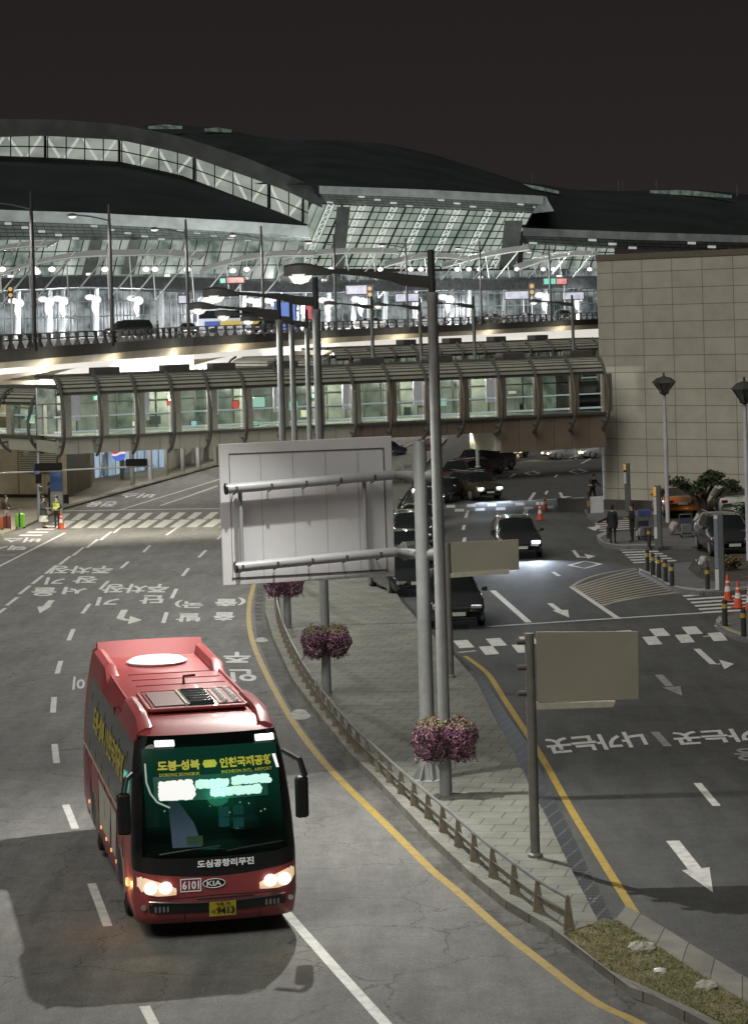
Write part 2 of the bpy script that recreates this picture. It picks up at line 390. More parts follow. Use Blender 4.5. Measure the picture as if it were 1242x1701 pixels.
# dark drainage channel along the right edge of the median
ch_out = [(1028, 1523), (990, 1440), (958, 1372), (924, 1304), (897, 1242), (858, 1192), (815, 1133), (767, 1092), (738, 1062), (708, 1033), (677, 1000), (657, 965), (648, 930), (648, 900), (655, 870), (669, 838), (690, 804), (713, 770), (732, 745), (745, 728)]
M_DRAIN = tiles('drain_grating', (0.034, 0.038, 0.041), (0.022, 0.026, 0.029), (0.11, 0.115, 0.12), 0.3, 0.22, 0.016, R(18), 0.42, offset=0, spec=0.5, metal=0.0)
m, _, _ = strip_between(pave_r, [(lerp(a, c, .66), lerp(b, d, .66)) for (a, b), (c, d) in zip(pave_r, ch_out)], 0.02); struct(m.build('drain_channel', M_DRAIN))
yr = [(1061, 1528), (1037, 1490), (1013, 1451), (983, 1402), (953, 1353), (927, 1307), (902, 1262), (873, 1216), (837, 1161), (813, 1123), (792, 1104), (772, 1090)]
def ribbon(mb, pl, wpx=None, wm=None, off=0.008, mi=0):
    """painted line of width wm metres along a picture polyline"""
    pts = [G(*p, off) for p in pl]; A = []; B = []
    for i, p in enumerate(pts):
        d = pts[min(i + 1, len(pts) - 1)] - pts[max(i - 1, 0)]; d.z = 0; d.normalize(); nrm = Vector((-d.y, d.x, 0)) * wm / 2
        A.append(p + nrm); B.append(p - nrm)
    mb.grid([B, A], mi); return mb
m = MB(); ribbon(m, smooth(yl), wm=0.16); ribbon(m, smooth(yr), wm=0.15); ribbon(m, [(1242, 1630), (1180, 1595), (1117, 1558), (1090, 1541)], wm=0.12)
struct(m.build('yellow_edge_line', M_YELLOW))
# pale kerb and grass at the tip of the median
gk_o = [(1400, 1730), (1242, 1641), (1170, 1597), (1100, 1553), (1060, 1529), (1040, 1519)]
gk_i = [(1385, 1752), (1242, 1667), (1160, 1617), (1085, 1568), (1042, 1541), (1022, 1528)]
kerb_strip('kerb_grass', gk_o, gk_i, 0.13, 0.2, M_KERB_UV)
gp = [(935, 1551), (962, 1541), (994, 1532), (1022, 1528)] + gk_i[::-1][1:] + kerb_in[:4]
gpts = [G(*p, 0.115) for p in gp]
struct(MB().prism(gpts, 0.2).build('grass_soil', mat('dry_turf_soil', (0.17, 0.15, 0.08), 0.95, var=0.5, scale=9)))
def inside(p, poly):
    c = False
    for i in range(len(poly)):
        a, b = poly[i], poly[i - 1]
        if (a[1] > p[1]) != (b[1] > p[1]) and p[0] < (b[0] - a[0]) * (p[1] - a[1]) / (b[1] - a[1]) + a[0]: c = not c
    return c
gm = MB(); bx = [min(p.x for p in gpts), max(p.x for p in gpts), min(p.y for p in gpts), max(p.y for p in gpts)]
while len(gm.f) < 26000:
    x, y = random.uniform(bx[0], bx[1]), random.uniform(bx[2], bx[3])
    if not inside((x, y), gpts): continue
    h_ = random.uniform(0.012, 0.045); t = random.uniform(0, 6.28); lx, ly = math.cos(t) * .05, math.sin(t) * .05; wx, wy = -math.sin(t) * .007, math.cos(t) * .007
    z = gz(y) + .115
    if math.sin(x * 4.3 + 2 * math.sin(y * 1.9)) * math.sin(y * 3.7 + x) > .55 and random.random() < .75: continue
    cl = math.sin(x * 3.1 + 1.7 * math.sin(y * 2.3)) * math.cos(y * 2.7)
    gm.add([(x - wx, y - wy, z), (x + wx, y + wy, z), (x + lx, y + ly, z + h_)], [(0, 1, 2)], 0 if random.random() < 0.55 + 0.3 * cl else (1 if random.random() < .75 else 2))
stuff(gm.build('grass', [mat('dry_grass', (0.24, 0.215, 0.10), 0.8, var=.3), mat('green_grass', (0.15, 0.165, 0.065), 0.8, var=.3), mat('pale_grass', (0.33, 0.30, 0.165), 0.8, var=.3)]))

# pavements on the left and the islands on the right
lp = [(600, 716), (500, 734), (361, 772), (106, 843), (40, 873), (0, 887), (-160, 935), (-500, 935), (-500, 730), (300, 700), (500, 705)]
struct(MB().prism([G(*p, 0.14) for p in lp], 0.2).build('pavement_left', M_PAVE2))
kerb_strip('kerb_left', [(600, 718), (500, 736), (361, 774), (230, 811), (106, 846)], [(598, 715), (498, 733), (357, 770), (226, 807), (102, 841)], 0.15, 0.2, mat('dark_kerb', (0.11, 0.11, 0.095), 0.8))
M_ISL = tiles('island_paving', (0.15, 0.15, 0.15), (0.125, 0.127, 0.128), (0.07, 0.07, 0.07), 0.3, 0.3, 0.01, R(20), 0.75)
isl1 = [(1061, 949), (1084, 960), (1108, 974), (1132, 981), (1160, 984), (1200, 983), (1300, 975), (1300, 905), (1153, 932), (1123, 936), (1090, 942)]
isl2 = [(991, 894), (996, 901), (1005, 906), (1030, 909), (1087, 908), (1150, 907), (1290, 900), (1290, 868), (1150, 872), (1060, 882), (1012, 884)]
isl3 = [(1189, 1037), (1194, 1043), (1205, 1050), (1225, 1058), (1260, 1066), (1330, 1070), (1330, 1000), (1242, 1013), (1212, 1022), (1196, 1030)]
isl4 = [(970, 846), (978, 860), (992, 866), (1010, 858), (1290, 850), (1290, 830), (1000, 836)]
for nm, il in (('island_lower', isl1), ('island_upper', isl2), ('island_corner', isl3), ('pavement_building', isl4)):
    struct(MB().prism([G(*p, 0.13) for p in il], 0.2).build(nm, M_ISL))
kerb_strip('kerb_island', isl1[:7], [(a + 2, b - 3) for a, b in isl1[:7]], 0.142, 0.15, mat('pale_kerb', (0.26, 0.26, 0.25), 0.8))
kerb_strip('kerb_corner', [isl3[10], isl3[9]][::-1] + isl3[:6] if False else [(1196, 1029), (1189, 1037), (1194, 1044), (1205, 1051), (1225, 1059), (1260, 1067)], [(1199, 1029), (1194, 1036), (1199, 1041), (1209, 1047), (1228, 1054), (1261, 1062)], 0.142, 0.15, MATS['pale_kerb'])
kerb_strip('kerb_upper', [(1012, 884), (991, 894), (996, 902), (1005, 907), (1030, 910), (1087, 909)], [(1014, 884), (996, 893), (1001, 899), (1008, 903), (1032, 906), (1087, 905)], 0.142, 0.15, MATS['pale_kerb'])
struct(MB().sheet([G(*p, 0.137) for p in [(1198, 1042), (1208, 1048), (1232, 1056), (1230, 1050), (1206, 1041), (1200, 1039)]]).build('tactile_paving', mat('yellow_tactile', (0.26, 0.21, 0.09), 0.8)))
struct(MB().sheet([G(*p, 0.137) for p in [(1150, 932), (1300, 905), (1300, 962), (1180, 966), (1158, 958), (1142, 945)]]).build('planting_bed', mat('bare_soil', (0.05, 0.042, 0.03), 0.95, var=.5, scale=3)))

# ------------------------------------------------------------------ painted markings
wm = MB()
ribbon(wm, [(475, 1516), (556, 1608), (640, 1701), (740, 1812)], wm=0.17)
for a, b in [((238, 917.5), (249, 906)), ((201, 944), (213, 933)), ((166, 979), (180, 965)), ((137, 1019), (149, 1003)), ((114, 1064), (122, 1045)),
             ((95, 1119), (101, 1098)), ((88, 1184), (90, 1158)), ((94, 1268), (90.5, 1236)), ((125, 1377), (109, 1337)), ((179, 1539), (152, 1468)), ((300, 1790), (240, 1672)),
             ((276, 889), (308, 867)), ((361, 896), (370, 887)), ((330, 926), (342, 914)), ((303, 957), (313, 944)), ((285, 994), (293, 978)), ((271, 1035), (277, 1017))]:
    ribbon(wm, [a, b], wm=0.15)
for x, y in [(0, 1017), (20, 999), (41, 980), (62.5, 963), (84.5, 946), (107.5, 931), (130, 916), (153, 903), (176, 890), (198, 878), (-22, 1035)]:
    ribbon(wm, [(x - 9, y + 7), (x + 9, y - 7)], wm=0.15)
ribbon(wm, [(-80, 985), (0, 940), (108, 885)], wm=0.15); ribbon(wm, [(-60, 923), (25, 922)], wm=0.12)
ribbon(wm, [(105, 848.5), (370, 844.5), (470, 843)], wm=0.35)
ribbon(wm, [(196, 848), (361, 797)], wm=0.15); ribbon(wm, [(266, 840), (361, 808)], wm=0.15); ribbon(wm, [(275, 836), (288, 833), (361, 806)], wm=0.1)
ribbon(wm, [(361, 797), (480, 762)], wm=0.15)
struct(wm.build('lane_line', M_WHITE))
cw = MB()
def pxq(mb, pts, off=0.008, mi=0): mb.sheet([G(*p, off) for p in pts], mi)
for i in range(16):
    x = 78 + i * 27.4
    y0 = 853 - i * 0.25
    pxq(cw, [(x + 26, y0), (x + 39, y0), (x + 25, y0 + 11), (x + 12, y0 + 11)])
    if i > 0: pxq(cw, [(x + 3, y0 + 12), (x + 21, y0 + 12), (x + 1, y0 + 25), (x - 16, y0 + 25)])
for i in range(5):
    y = 868 + i * 5
    pxq(cw, [(90 - i * 14, y), (112 - i * 10, y), (108 - i * 10, y + 2.2), (86 - i * 14, y + 2.2)])
# staggered blocks across the right road, near
for i in range(9):
    x = 752 + i * 54.2; y = 1064.5 - i * 3.25
    if i in (7,): pass
    pxq(cw, [(x, y), (x + 24, y - 1.5), (x + 36, y + 11), (x + 11, y + 12.5)])
    x += -10 + 53; y += 8.5
    if i < 8: pxq(cw, [(x - 0, y + 1.5), (x + 23, y), (x + 34, y + 13.5), (x + 11, y + 15)])
for i in range(5):
    x = 741 + i * 34.3 + (i > 2) * 12; y = 841.5 - i * 1.2
    pxq(cw, [(x, y - 2.6), (x + 14, y - 3), (x + 15, y + 1.6), (x, y + 2)])
    pxq(cw, [(x + 14, y + 4), (x + 29, y + 3.6), (x + 30, y + 8), (x + 14, y + 8.4)])
def stripes(mb, la, lb, n, frac=0.5):
    """n painted bars between the left line la and the right line lb"""
    for i in range(n):
        t0, t1 = i / n, (i + frac) / n
        q = lambda l, t: (lerp(l[0][0], l[1][0], t), lerp(l[0][1], l[1][1], t))
        pxq(mb, [q(la, t0), q(lb, t0), q(lb, t1), q(la, t1)])
stripes(cw, ((1028, 912.5), (1055, 938)), ((1084, 911), (1128, 934)), 6, .45)
stripes(cw, ((985, 866), (997, 884)), ((1046, 864), (1056, 880)), 5, .4)
stripes(cw, ((1133, 989), (1172, 1022)), ((1270, 980), (1330, 1012)), 6, .45)
struct(cw.build('crosswalk', M_WHITE))
rm = MB()
ribbon(rm, [(808, 1041), (960, 1031), (1170, 1018), (1290, 1010)], wm=0.22)
ribbon(rm, [(818, 981), (878, 1034)], wm=0.22); ribbon(rm, [(949, 975), (1027, 1028)], wm=0.2)
ribbon(rm, [(878, 831.5), (970, 826.5)], wm=0.3); ribbon(rm, [(879, 831), (888, 818)], wm=0.2); ribbon(rm, [(869, 868), (870, 856), (875, 845)], wm=0.25)
for a, b in [((773, 860), (777, 848)), ((769, 880), (771, 872)), ((770, 901), (772, 893)), ((1158, 1301), (1190, 1339)), ((905, 822), (909, 815)), ((921, 793), (926, 788)), ((944, 762), (955, 756)), ((846, 793), (855, 787)), ((1168, 1057.5), (1193, 1055)), ((762, 1084), (790, 1081)), ((918, 950), (929, 957)), ((952, 914), (961, 926)), ((840, 775), (852, 769)), ((965, 770), (990, 757))]:
    ribbon(rm, [a, b], wm=0.16)
def diamond(mb, c, rx, ry, sk=0):
    pts = [(c[0] - rx, c[1] + sk), (c[0], c[1] - ry), (c[0] + rx, c[1] - sk), (c[0], c[1] + ry), (c[0] - rx, c[1] + sk)]
    ribbon(mb, pts, wm=0.22)
diamond(rm, (971, 938), 26, 6, 1); diamond(rm, (960, 783), 14, 4, 0); diamond(rm, (884, 786), 12, 3.5, 0)
# hatched ghost island
hm = MB(); up = [(949, 975), (962, 966), (985, 957), (1015, 950), (1055, 944)]; rt = [(1055, 944), (1082, 957), (1105, 970), (1128, 985)]; lo = [(1001, 1006), (1030, 997), (1060, 992), (1095, 988), (1128, 985)]; lf = [(949, 975), (965, 985), (982, 995), (1001, 1006)]
for l_ in (up, lo): ribbon(hm, smooth(l_), wm=0.16)
for i in range(12):
    t = (i + .5) / 12
    a = (lerp(949, 1001, t), lerp(975, 1006, t)); b = (lerp(1055, 1128, t), lerp(944, 985, t))
    c = (lerp(a[0], b[0], .5), lerp(a[1], b[1], .5) - 1.5)
    ribbon(hm, smooth([a, c, b], 4), wm=0.17)
struct(hm.build('hatched_marking', paint('cream_road_paint', (0.34, 0.31, 0.24), 0.4)))
def arrow(mb, shaft, head, wm_=0.2): ribbon(mb, shaft, wm=wm_); pxq(mb, head)
arrow(rm, [(913, 1002), (932, 1017)], [(917, 1014), (943, 1013), (945, 1026)])
arrow(rm, [(1117, 1397), (1154, 1444)], [(1132, 1446), (1178, 1441), (1184, 1483)], 0.24)
arrow(rm, [(1157, 1078), (1184, 1103), (1196, 1103)], [(1194, 1096), (1219, 1103), (1203, 1112)], 0.2)
arrow(rm, [(985, 880), (992, 872)], [(975, 876), (998, 874), (988, 882)], 0.15)
arrow(rm, [(960, 925), (974, 926)], [(970, 920), (989, 924), (976, 928)], 0.18)
arrow(rm, [(930, 818), (934, 826)], [(928, 825), (950, 824), (936, 828)], 0.18)
text_on(rm, '나가는곳', G(1062, 1213, .008), G(901, 1228, .008), G(1080, 1243, .008), G(916, 1256, .008), 0.035) if False else None
struct(rm.build('right_road_marking', M_WHITE))
wr = MB(); arrow(wr, [(1094, 1121), (1112, 1140)], [(1100, 1142), (1130, 1140), (1133, 1156)], 0.22)
struct(wr.build('worn_arrow', M_WORN))
def road_text(name, txt, x0, x1, yt, yb, sk=0.0, slope=0.0, bold=0.03, m_=None):
    """lettering painted for drivers who come towards the camera: turned by 180 degrees. x0..x1, yt..yb in the picture"""
    mb = MB(); dy = slope * (x1 - x0)
    text_on(mb, txt, G(x1, yt + dy, .009), G(x0, yt, .009), G(x1 + sk, yb + dy, .009), G(x0 + sk, yb, .009), bold)
    return struct(mb.build(name, m_ or M_WHITE))
road_text('lane_text', '주차장', 84, 191, 940, 953, -8, 0, .03)
road_text('lane_text', '장', 124, 165, 957, 969, -5); road_text('lane_text', '기', 78, 110, 959, 971, -5)
road_text('lane_text', '서', 107, 147, 975, 987, -5); road_text('lane_text', '울', 55, 96, 976, 990, -5)
road_text('lane_text', '주차장', 175, 284, 970, 985, -8)
road_text('lane_text', '단', 235, 274, 989, 1003, -5); road_text('lane_text', '기', 163, 200, 992, 1006, -5)
road_text('lane_text', '(국)', 290, 340, 998, 1010, -2) if False else None
road_text('lane_text', '국)', 291, 338, 997, 1010, -2); road_text('lane_text', '(출', 358, 409, 993, 1007, -2)
road_text('lane_text', '발', 294, 334, 1019, 1033, -3); road_text('lane_text', '출', 356, 391, 1017, 1031, -3)
road_text('lane_text', '주', 371, 416, 1083, 1101, 0); road_text('lane_text', '인', 380, 424, 1112, 1133, 3)
road_text('lane_text', '이', 122, 142, 1124, 1146, -2)
road_text('lane_text', '버스', 8, 70, 893, 901, -6); road_text('lane_text', '택시', -14, 48, 906, 914, -8)
road_text('lane_text', '전용', 150, 200, 833, 842, -12); road_text('lane_text', '버스', 206, 262, 819, 827, -12)
am = MB(); arrow(am, [(86, 997), (74, 1010)], [(62, 1008), (87, 1006), (66, 1019)], .25); arrow(am, [(207, 1013), (199, 1027), (214, 1031)], [(216, 1023), (236, 1030), (212, 1037)], .25)
struct(am.build('lane_arrow', M_WHITE))
road_text('lane_text', '나가는곳', 901, 1064, 1228, 1254, 14, -0.09, .035)
road_text('lane_text', '나가는곳', 1112, 1290, 1217, 1239, 14, -0.06, .035)
road_text('lane_text', '|', 1080, 1094, 1216, 1240, 22, 0, .03, M_WORN); road_text('lane_text', '용', 1216, 1262, 1243, 1264, 6, 0, .03, M_WORN)
# pale patches of cement and a manhole on the gutter
pm = MB()
for c, rx, ry in (((498, 1187), 17, 9), ((434, 1063), 11, 4), ((780, 1410), 14, 8)):
    pxq(pm, [(c[0] + rx * math.cos(t) * (1 + .2 * math.sin(3 * t)), c[1] + ry * math.sin(t)) for t in [i * 6.283 / 14 for i in range(14)]], .012)
struct(pm.build('cement_patch', paint('old_cement', (0.3, 0.3, 0.27), .6)))
dm = MB()
for i in range(8):
    y = 985 + i * 6.2; x = interp([(980, 429), (1010, 424), (1040, 426)], y)
    pxq(dm, [(x, y), (x + 10, y), (x + 10, y + 2.4), (x, y + 2.4)], .012)
struct(dm.build('gutter_grating', mat('grating_dark', (0.03, 0.03, 0.03), 0.8)))

# ================================================================== TERMINAL
M_ROOF = mat('black_roof_sheet', (0.015, 0.0175, 0.020), 0.85, var=0.30, scale=0.12, spec=0.15)
M_EAVE = mat('grey_eave_metal', (0.30, 0.32, 0.32), 0.55, var=0.25, scale=0.5)
M_EAVE_D = mat('dark_roof_edge', (0.08, 0.085, 0.085), 0.6, var=0.3, scale=0.4)
M_MULL = mat('dark_mullion', (0.025, 0.03, 0.028), 0.5)
M_STRUT = mat('white_steel_truss', (0.55, 0.58, 0.56), 0.45, var=.1)
M_GLOWTR = mat('glowing_white_truss', (0.55, 0.58, 0.56), 0.45, emit=(.78, .84, .78), es=.58)  # emission stands for interior light falling on the truss
M_STONE = mat('grey_stone_cladding', (0.13, 0.14, 0.13), 0.7, var=.25, scale=0.7)
G_CLER = glow('lit_clerestory', (0.42, 0.45, 0.39), 0.78, (0.22, 0.25, 0.215), 0.16, (1, 1, 1.6), 0.34, 0.60, 0.0)
G_HALL = glow('lit_hall_glazing', (0.48, 0.54, 0.45), 0.86, (0.20, 0.26, 0.22), 0.16, (1, 1, 1.0), 0.36, 0.60, 0.0)
G_LOW = glow('lit_lower_glazing', (0.50, 0.56, 0.49), 0.70, (0.10, 0.15, 0.13), 0.35, (1, 1, .8), 0.36, 0.60, 0.0)
def YL(u): return lerp(322, 340, (u) / 510)
def YM(u): return lerp(398, 372, (u - 240) / 290) if u < 530 else lerp(372, 396, (u - 530) / 370)
def YR(u): return lerp(404, 432, (u - 870) / 370)
def band(mb, top, bot, Yt, Yb, us, rows=1, mi=0, bulge=0.0):
    """surface between two picture curves, each at its own distance"""
    rws = []
    for k in range(rows + 1):
        t = k / rows; rw = []
        for u in us:
            p = P(u, interp(bot, u), Yb(u)).lerp(P(u, interp(top, u), Yt(u)), t); p.z += bulge * math.sin(math.pi * t); rw.append(p)
        rws.append(rw)
    mb.grid(rws, mi); return mb
def bars(mb, top, bot, Yt, Yb, us, r=0.12, slant=0.0, n=4):
    for u in us: mb.tube([P(u - slant, interp(bot, u - slant), Yb(u - slant)), P(u, interp(top, u), Yt(u))], r, n)
def rails_(mb, top, bot, Yt, Yb, us, ts, r=0.1, n=4):
    for t in ts: mb.tube([P(u, lerp(interp(bot, u), interp(top, u), t), lerp(Yb(u), Yt(u), t)) for u in us], r, n)
def frange(a, b, st):
    o = []
    while a <= b + 1e-6: o.append(a); a += st
    return o
tw = thing('airport_terminal', 'long airport terminal with black wave roof over a lit arched glass band, left wing', 'terminal', P(250, 560, 330))
us = frange(-320, 512, 26)
eaveL = [(-60, 345), (0, 348), (150, 353), (300, 361), (420, 368), (516, 375)]
gbL = [(-60, 257), (0, 258), (100, 262), (200, 268), (300, 290), (400, 328), (470, 354), (512, 373)]
gtL = [(-60, 229), (0, 227), (75, 225), (200, 232), (300, 254), (400, 289), (470, 314), (512, 334)]
topL = [(-60, 201), (0, 197), (100, 198), (200, 206), (300, 226), (400, 258), (470, 287), (535, 314)]
b45 = lambda u: YL(u) + 45
band(MB(), gbL, eaveL, b45, YL, us, 6).build('lower_roof', M_ROOF, tw, True, True)
m = MB(); band(m, gtL, gbL, b45, b45, us); m.build('clerestory_glazing', G_CLER, tw, False, True)
m = MB(); f44 = lambda u: b45(u) - 0.6
bars(m, gtL, gbL, f44, f44, frange(-290.4, 505, 30.8), .09); bars(m, gtL, gbL, f44, f44, [-291, -168, -45, 75, 198, 322, 446, 503], .22); rails_(m, gtL, gbL, f44, f44, us, (0.5,), .09)
m.build('mullion', M_MULL, tw, False, True)
m = MB(); f43 = lambda u: b45(u) - 0.2
for i, u in enumerate(frange(-298, 480, 31)):
    a, b = (u + 3, u + 25) if i % 2 else (u + 25, u + 3)
    m.tube([P(a, interp(gbL, a) - 1, f43(a)), P(b, interp(gtL, b) + 1, f43(b))], .22, 5)
m.build('roof_truss', M_GLOWTR, tw, False, True)
m = MB(); f36 = lambda u: YL(u) + 38
us2 = frange(-317, 535, 24)[:-1] + [535]
band(m, topL, [(a, b + 0) for a, b in gtL] + [(535, 345)], f36, f36, us2)
m.build('roof_edge', M_EAVE_D, tw, False, True)
m = MB(); band(m, [(a, b + 1) for a, b in topL], topL, lambda u: YL(u) + 95, f36, us2, 3); m.build('upper_roof', M_ROOF, tw, True, True)
m = MB(); band(m, eaveL, [(a, b + 19) for a, b in eaveL], YL, YL, us); m.build('eave', M_EAVE, tw, False, True)
latL = [(a, b + 19) for a, b in eaveL]; latB = [(-60, 397), (0, 398), (200, 398), (400, 400), (520, 402)]
in8 = lambda u: YL(u) + 9
def lattice(name, parent, top, bot, Yt, Yb, us, nx, ny):
    m = MB()
    for k in range(ny):
        t0, t1 = (k + .06) / ny, (k + .80) / ny
        for i in range(nx):
            u0 = lerp(us[0], us[-1], (i + .04) / nx); u1 = lerp(us[0], us[-1], (i + .95) / nx); sh = 10 * (1 - t0)
            q = []
            for u, t in ((u0, t0), (u1, t0), (u1, t1), (u0, t1)):
                uu = u + sh
                q.append(P(uu, lerp(interp(bot, uu), interp(top, uu), t), lerp(Yb(uu), Yt(uu), t)))
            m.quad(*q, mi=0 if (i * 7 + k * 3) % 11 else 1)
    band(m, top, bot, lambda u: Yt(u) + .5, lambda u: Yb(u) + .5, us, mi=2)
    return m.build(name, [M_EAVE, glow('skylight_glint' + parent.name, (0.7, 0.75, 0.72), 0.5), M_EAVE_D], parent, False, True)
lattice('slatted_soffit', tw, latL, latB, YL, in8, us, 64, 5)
lowB = [(-60, 478), (300, 476), (520, 470)]
m = MB(); band(m, latB, lowB, in8, in8, frange(-320, 505, 37.5)); m.build('lower_glazing', G_LOW, tw, False, True)
m = MB(); in7 = lambda u: YL(u) + 8.6
bars(m, latB, lowB, in7, in7, frange(-302, 510, 21), .08, 20); rails_(m, latB, lowB, in7, in7, us, (.12, .45, .75), .07); m.build('lower_mullion', M_MULL, tw, False, True)
for u in (150, 215, 480):
    m = MB(); m.slab([P(u, 398, YL(u) + 7), P(u + 18, 398, YL(u) + 7), P(u + 2, 470, YL(u) + 7), P(u - 18, 470, YL(u) + 7)], (0, 1, 0), 2); m.build('column', M_STONE, tw, False, True)

tm = thing('terminal_hall', 'taller terminal hall with black curved roof and leaning gridded glass front, centre', 'terminal', P(700, 560, 380))
usm = frange(530, 902, 31)
topM = [(240, 206), (300, 207), (370, 213), (430, 226), (480, 232), (560, 232), (640, 238), (720, 256), (800, 281), (870, 304), (905, 322)]
eaM = [(240, 300), (530, 308), (700, 314), (905, 325)]
m = MB(); band(m, topM, eaM, lambda u: YM(u) + 60, YM, frange(240, 905, 19), 5); m.build('roof', M_ROOF, tm, True, True)
eaMb = [(520, 321), (700, 328), (905, 339)]
m = MB(); band(m, eaM, eaMb, YM, YM, usm); m.build('eave', M_EAVE, tm, False, True)
glT = [(510, 338), (575, 339), (700, 344), (884, 354), (930, 356)]; glB = [(440, 446), (840, 446)]
in12 = lambda u: YM(u) + 12
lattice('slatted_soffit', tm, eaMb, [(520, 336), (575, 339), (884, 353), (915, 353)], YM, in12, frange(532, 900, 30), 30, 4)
m = MB(); m.slab([P(530, 308, YM(530)), P(905, 325, YM(905)), P(918, 352, YM(900) - 1), P(905, 352, YM(900) - 1), P(895, 342, YM(895))], (0, 1, 0), .6) if False else m.slab([P(898, 325, YM(898)), P(906, 325, YM(905)), P(920, 350, YM(905)), P(884, 354, YM(884) + 6)], (0, 1, 0), .8); m.build('eave_corner', M_EAVE, tm, False, True)
m = MB(); m.grid([[P(lerp(470, 836, i / 12), 446, YM(lerp(470, 836, i / 12)) + 14) for i in range(13)], [P(lerp(516, 884, i / 12), lerp(338, 354, i / 12), YM(lerp(516, 884, i / 12)) + 12) for i in range(13)]])
m.build('hall_glazing', G_HALL, tm, False, True)
m = MB()
for i in range(29):
    t = i / 28; u1 = lerp(516, 884, t); u0 = lerp(470, 836, t); m.tube([P(u0, 446, YM(u0) + 13.4), P(u1, lerp(338, 354, t), YM(u1) + 11.4)], .16 if i % 4 == 0 else .075, 4)
for k in range(8):
    t = (k + .3) / 8; A = [P(lerp(lerp(470, 836, i / 8), lerp(516, 884, i / 8), t), lerp(446, lerp(338, 354, i / 8), t), YM(lerp(470, 836, i / 8)) + 12.6) for i in range(9)]; m.tube(A, .085, 4)
m.build('mullion', M_MULL, tm, False, True)
m = MB()
for i in range(7):
    t = (i + .55) / 7; u1 = lerp(516, 884, t); u0 = lerp(470, 836, t)
    p0, p1 = P(u0, 446, YM(u0) + 13), P(u1, lerp(338, 354, t), YM(u1) + 11); q0 = p0 + Vector((.9, 0, 0)); q1 = p1 + Vector((.9, 0, 0))
    m.tube([p0, p1], .13, 5); m.tube([q0, q1], .13, 5)
    for k in range(9): m.tube([p0.lerp(p1, k / 9), q0.lerp(q1, (k + .5) / 9)], .07, 4); m.tube([q0.lerp(q1, (k + .5) / 9), p0.lerp(p1, (k + 1) / 9)], .07, 4)
m.build('glass_truss', M_GLOWTR, tm, False, True)
for u, v0, v1, wd in ((569, 343, 446, 19), (852, 366, 446, 26)):
    m = MB(); m.slab([P(u - wd / 2, v0, YM(u) + 9), P(u + wd / 2 + 3, v0, YM(u) + 9), P(u + wd / 2 - 8, v1, YM(u) + 9), P(u - wd / 2 - 10, v1, YM(u) + 9)], (0, 1, 0), 2); m.build('column', M_STONE, tm, False, True)

tr = thing('terminal_wing', 'far terminal wing with low black roof behind the beige panelled building, right', 'terminal', P(1050, 560, 420))
usr = frange(868, 1262, 26)
topR = [(840, 296), (870, 303), (905, 306), (935, 312), (960, 315), (1050, 317), (1100, 314), (1180, 316), (1262, 325)]
eaR = [(840, 376), (868, 378), (1050, 385), (1262, 391)]; eaRb = [(868, 391), (1050, 398), (1262, 403)]; glR = [(860, 404), (1000, 412), (1262, 420)]
m = MB(); band(m, topR, eaR, lambda u: YR(u) + 55, YR, frange(845, 1262, 20), 4); m.build('roof', M_ROOF, tr, True, True)
m = MB(); band(m, eaR, eaRb, YR, YR, usr); m.build('eave', M_EAVE, tr, False, True)
inR = lambda u: YR(u) + 10
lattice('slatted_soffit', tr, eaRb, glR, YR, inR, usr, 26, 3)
m = MB(); band(m, glR, [(860, 446), (1262, 446)], inR, inR, frange(868, 1020, 38)); m.build('lower_glazing', G_LOW, tr, False, True)
m = MB(); inR2 = lambda u: YR(u) + 9; bars(m, glR, [(840, 446), (1262, 446)], inR2, inR2, frange(872, 1020, 17), .1, 12); rails_(m, glR, [(860, 446), (1262, 446)], inR2, inR2, frange(868, 1020, 38), (.4, .8), .09); m.build('mullion', M_MULL, tr, False, True)
G_SKY = glow('lit_skylight', (0.20, 0.27, 0.22), 0.55, (0.05, 0.07, 0.06), 0.8)
for root, pl, Yf in ((tm, [(246, 209), (275, 206), (302, 209)], lambda u: 440), (tm, [(340, 213), (362, 211), (384, 215)], lambda u: 440), (tr, [(868, 305), (895, 309), (928, 317)], lambda u: 450), (tr, [(1080, 316), (1130, 315), (1170, 318), (1215, 324)], lambda u: 470)):
    m = MB(); band(m, pl, [(a, b + 3.2) for a, b in pl], Yf, Yf, [q[0] for q in pl]); m.slab([P(pl[0][0], pl[0][1] + 4, Yf(0) + .2), P(pl[-1][0], pl[-1][1] + 4, Yf(0) + .2), P(pl[-1][0], pl[-1][1] - .5, Yf(0) + .2), P(pl[0][0], pl[0][1] - .5, Yf(0) + .2)], (0, 1, 0), 1)
    m.build('skylight', G_SKY, root, False, True)
for u, v in ((884, 300), (1027, 314), (1034, 314), (1090, 312), (1224, 320)):
    MB().tube([P(u, v + 6, 475), P(u, v - 14, 475)], .12, 5).build('roof_mast', M_EAVE_D, tr, False, True)

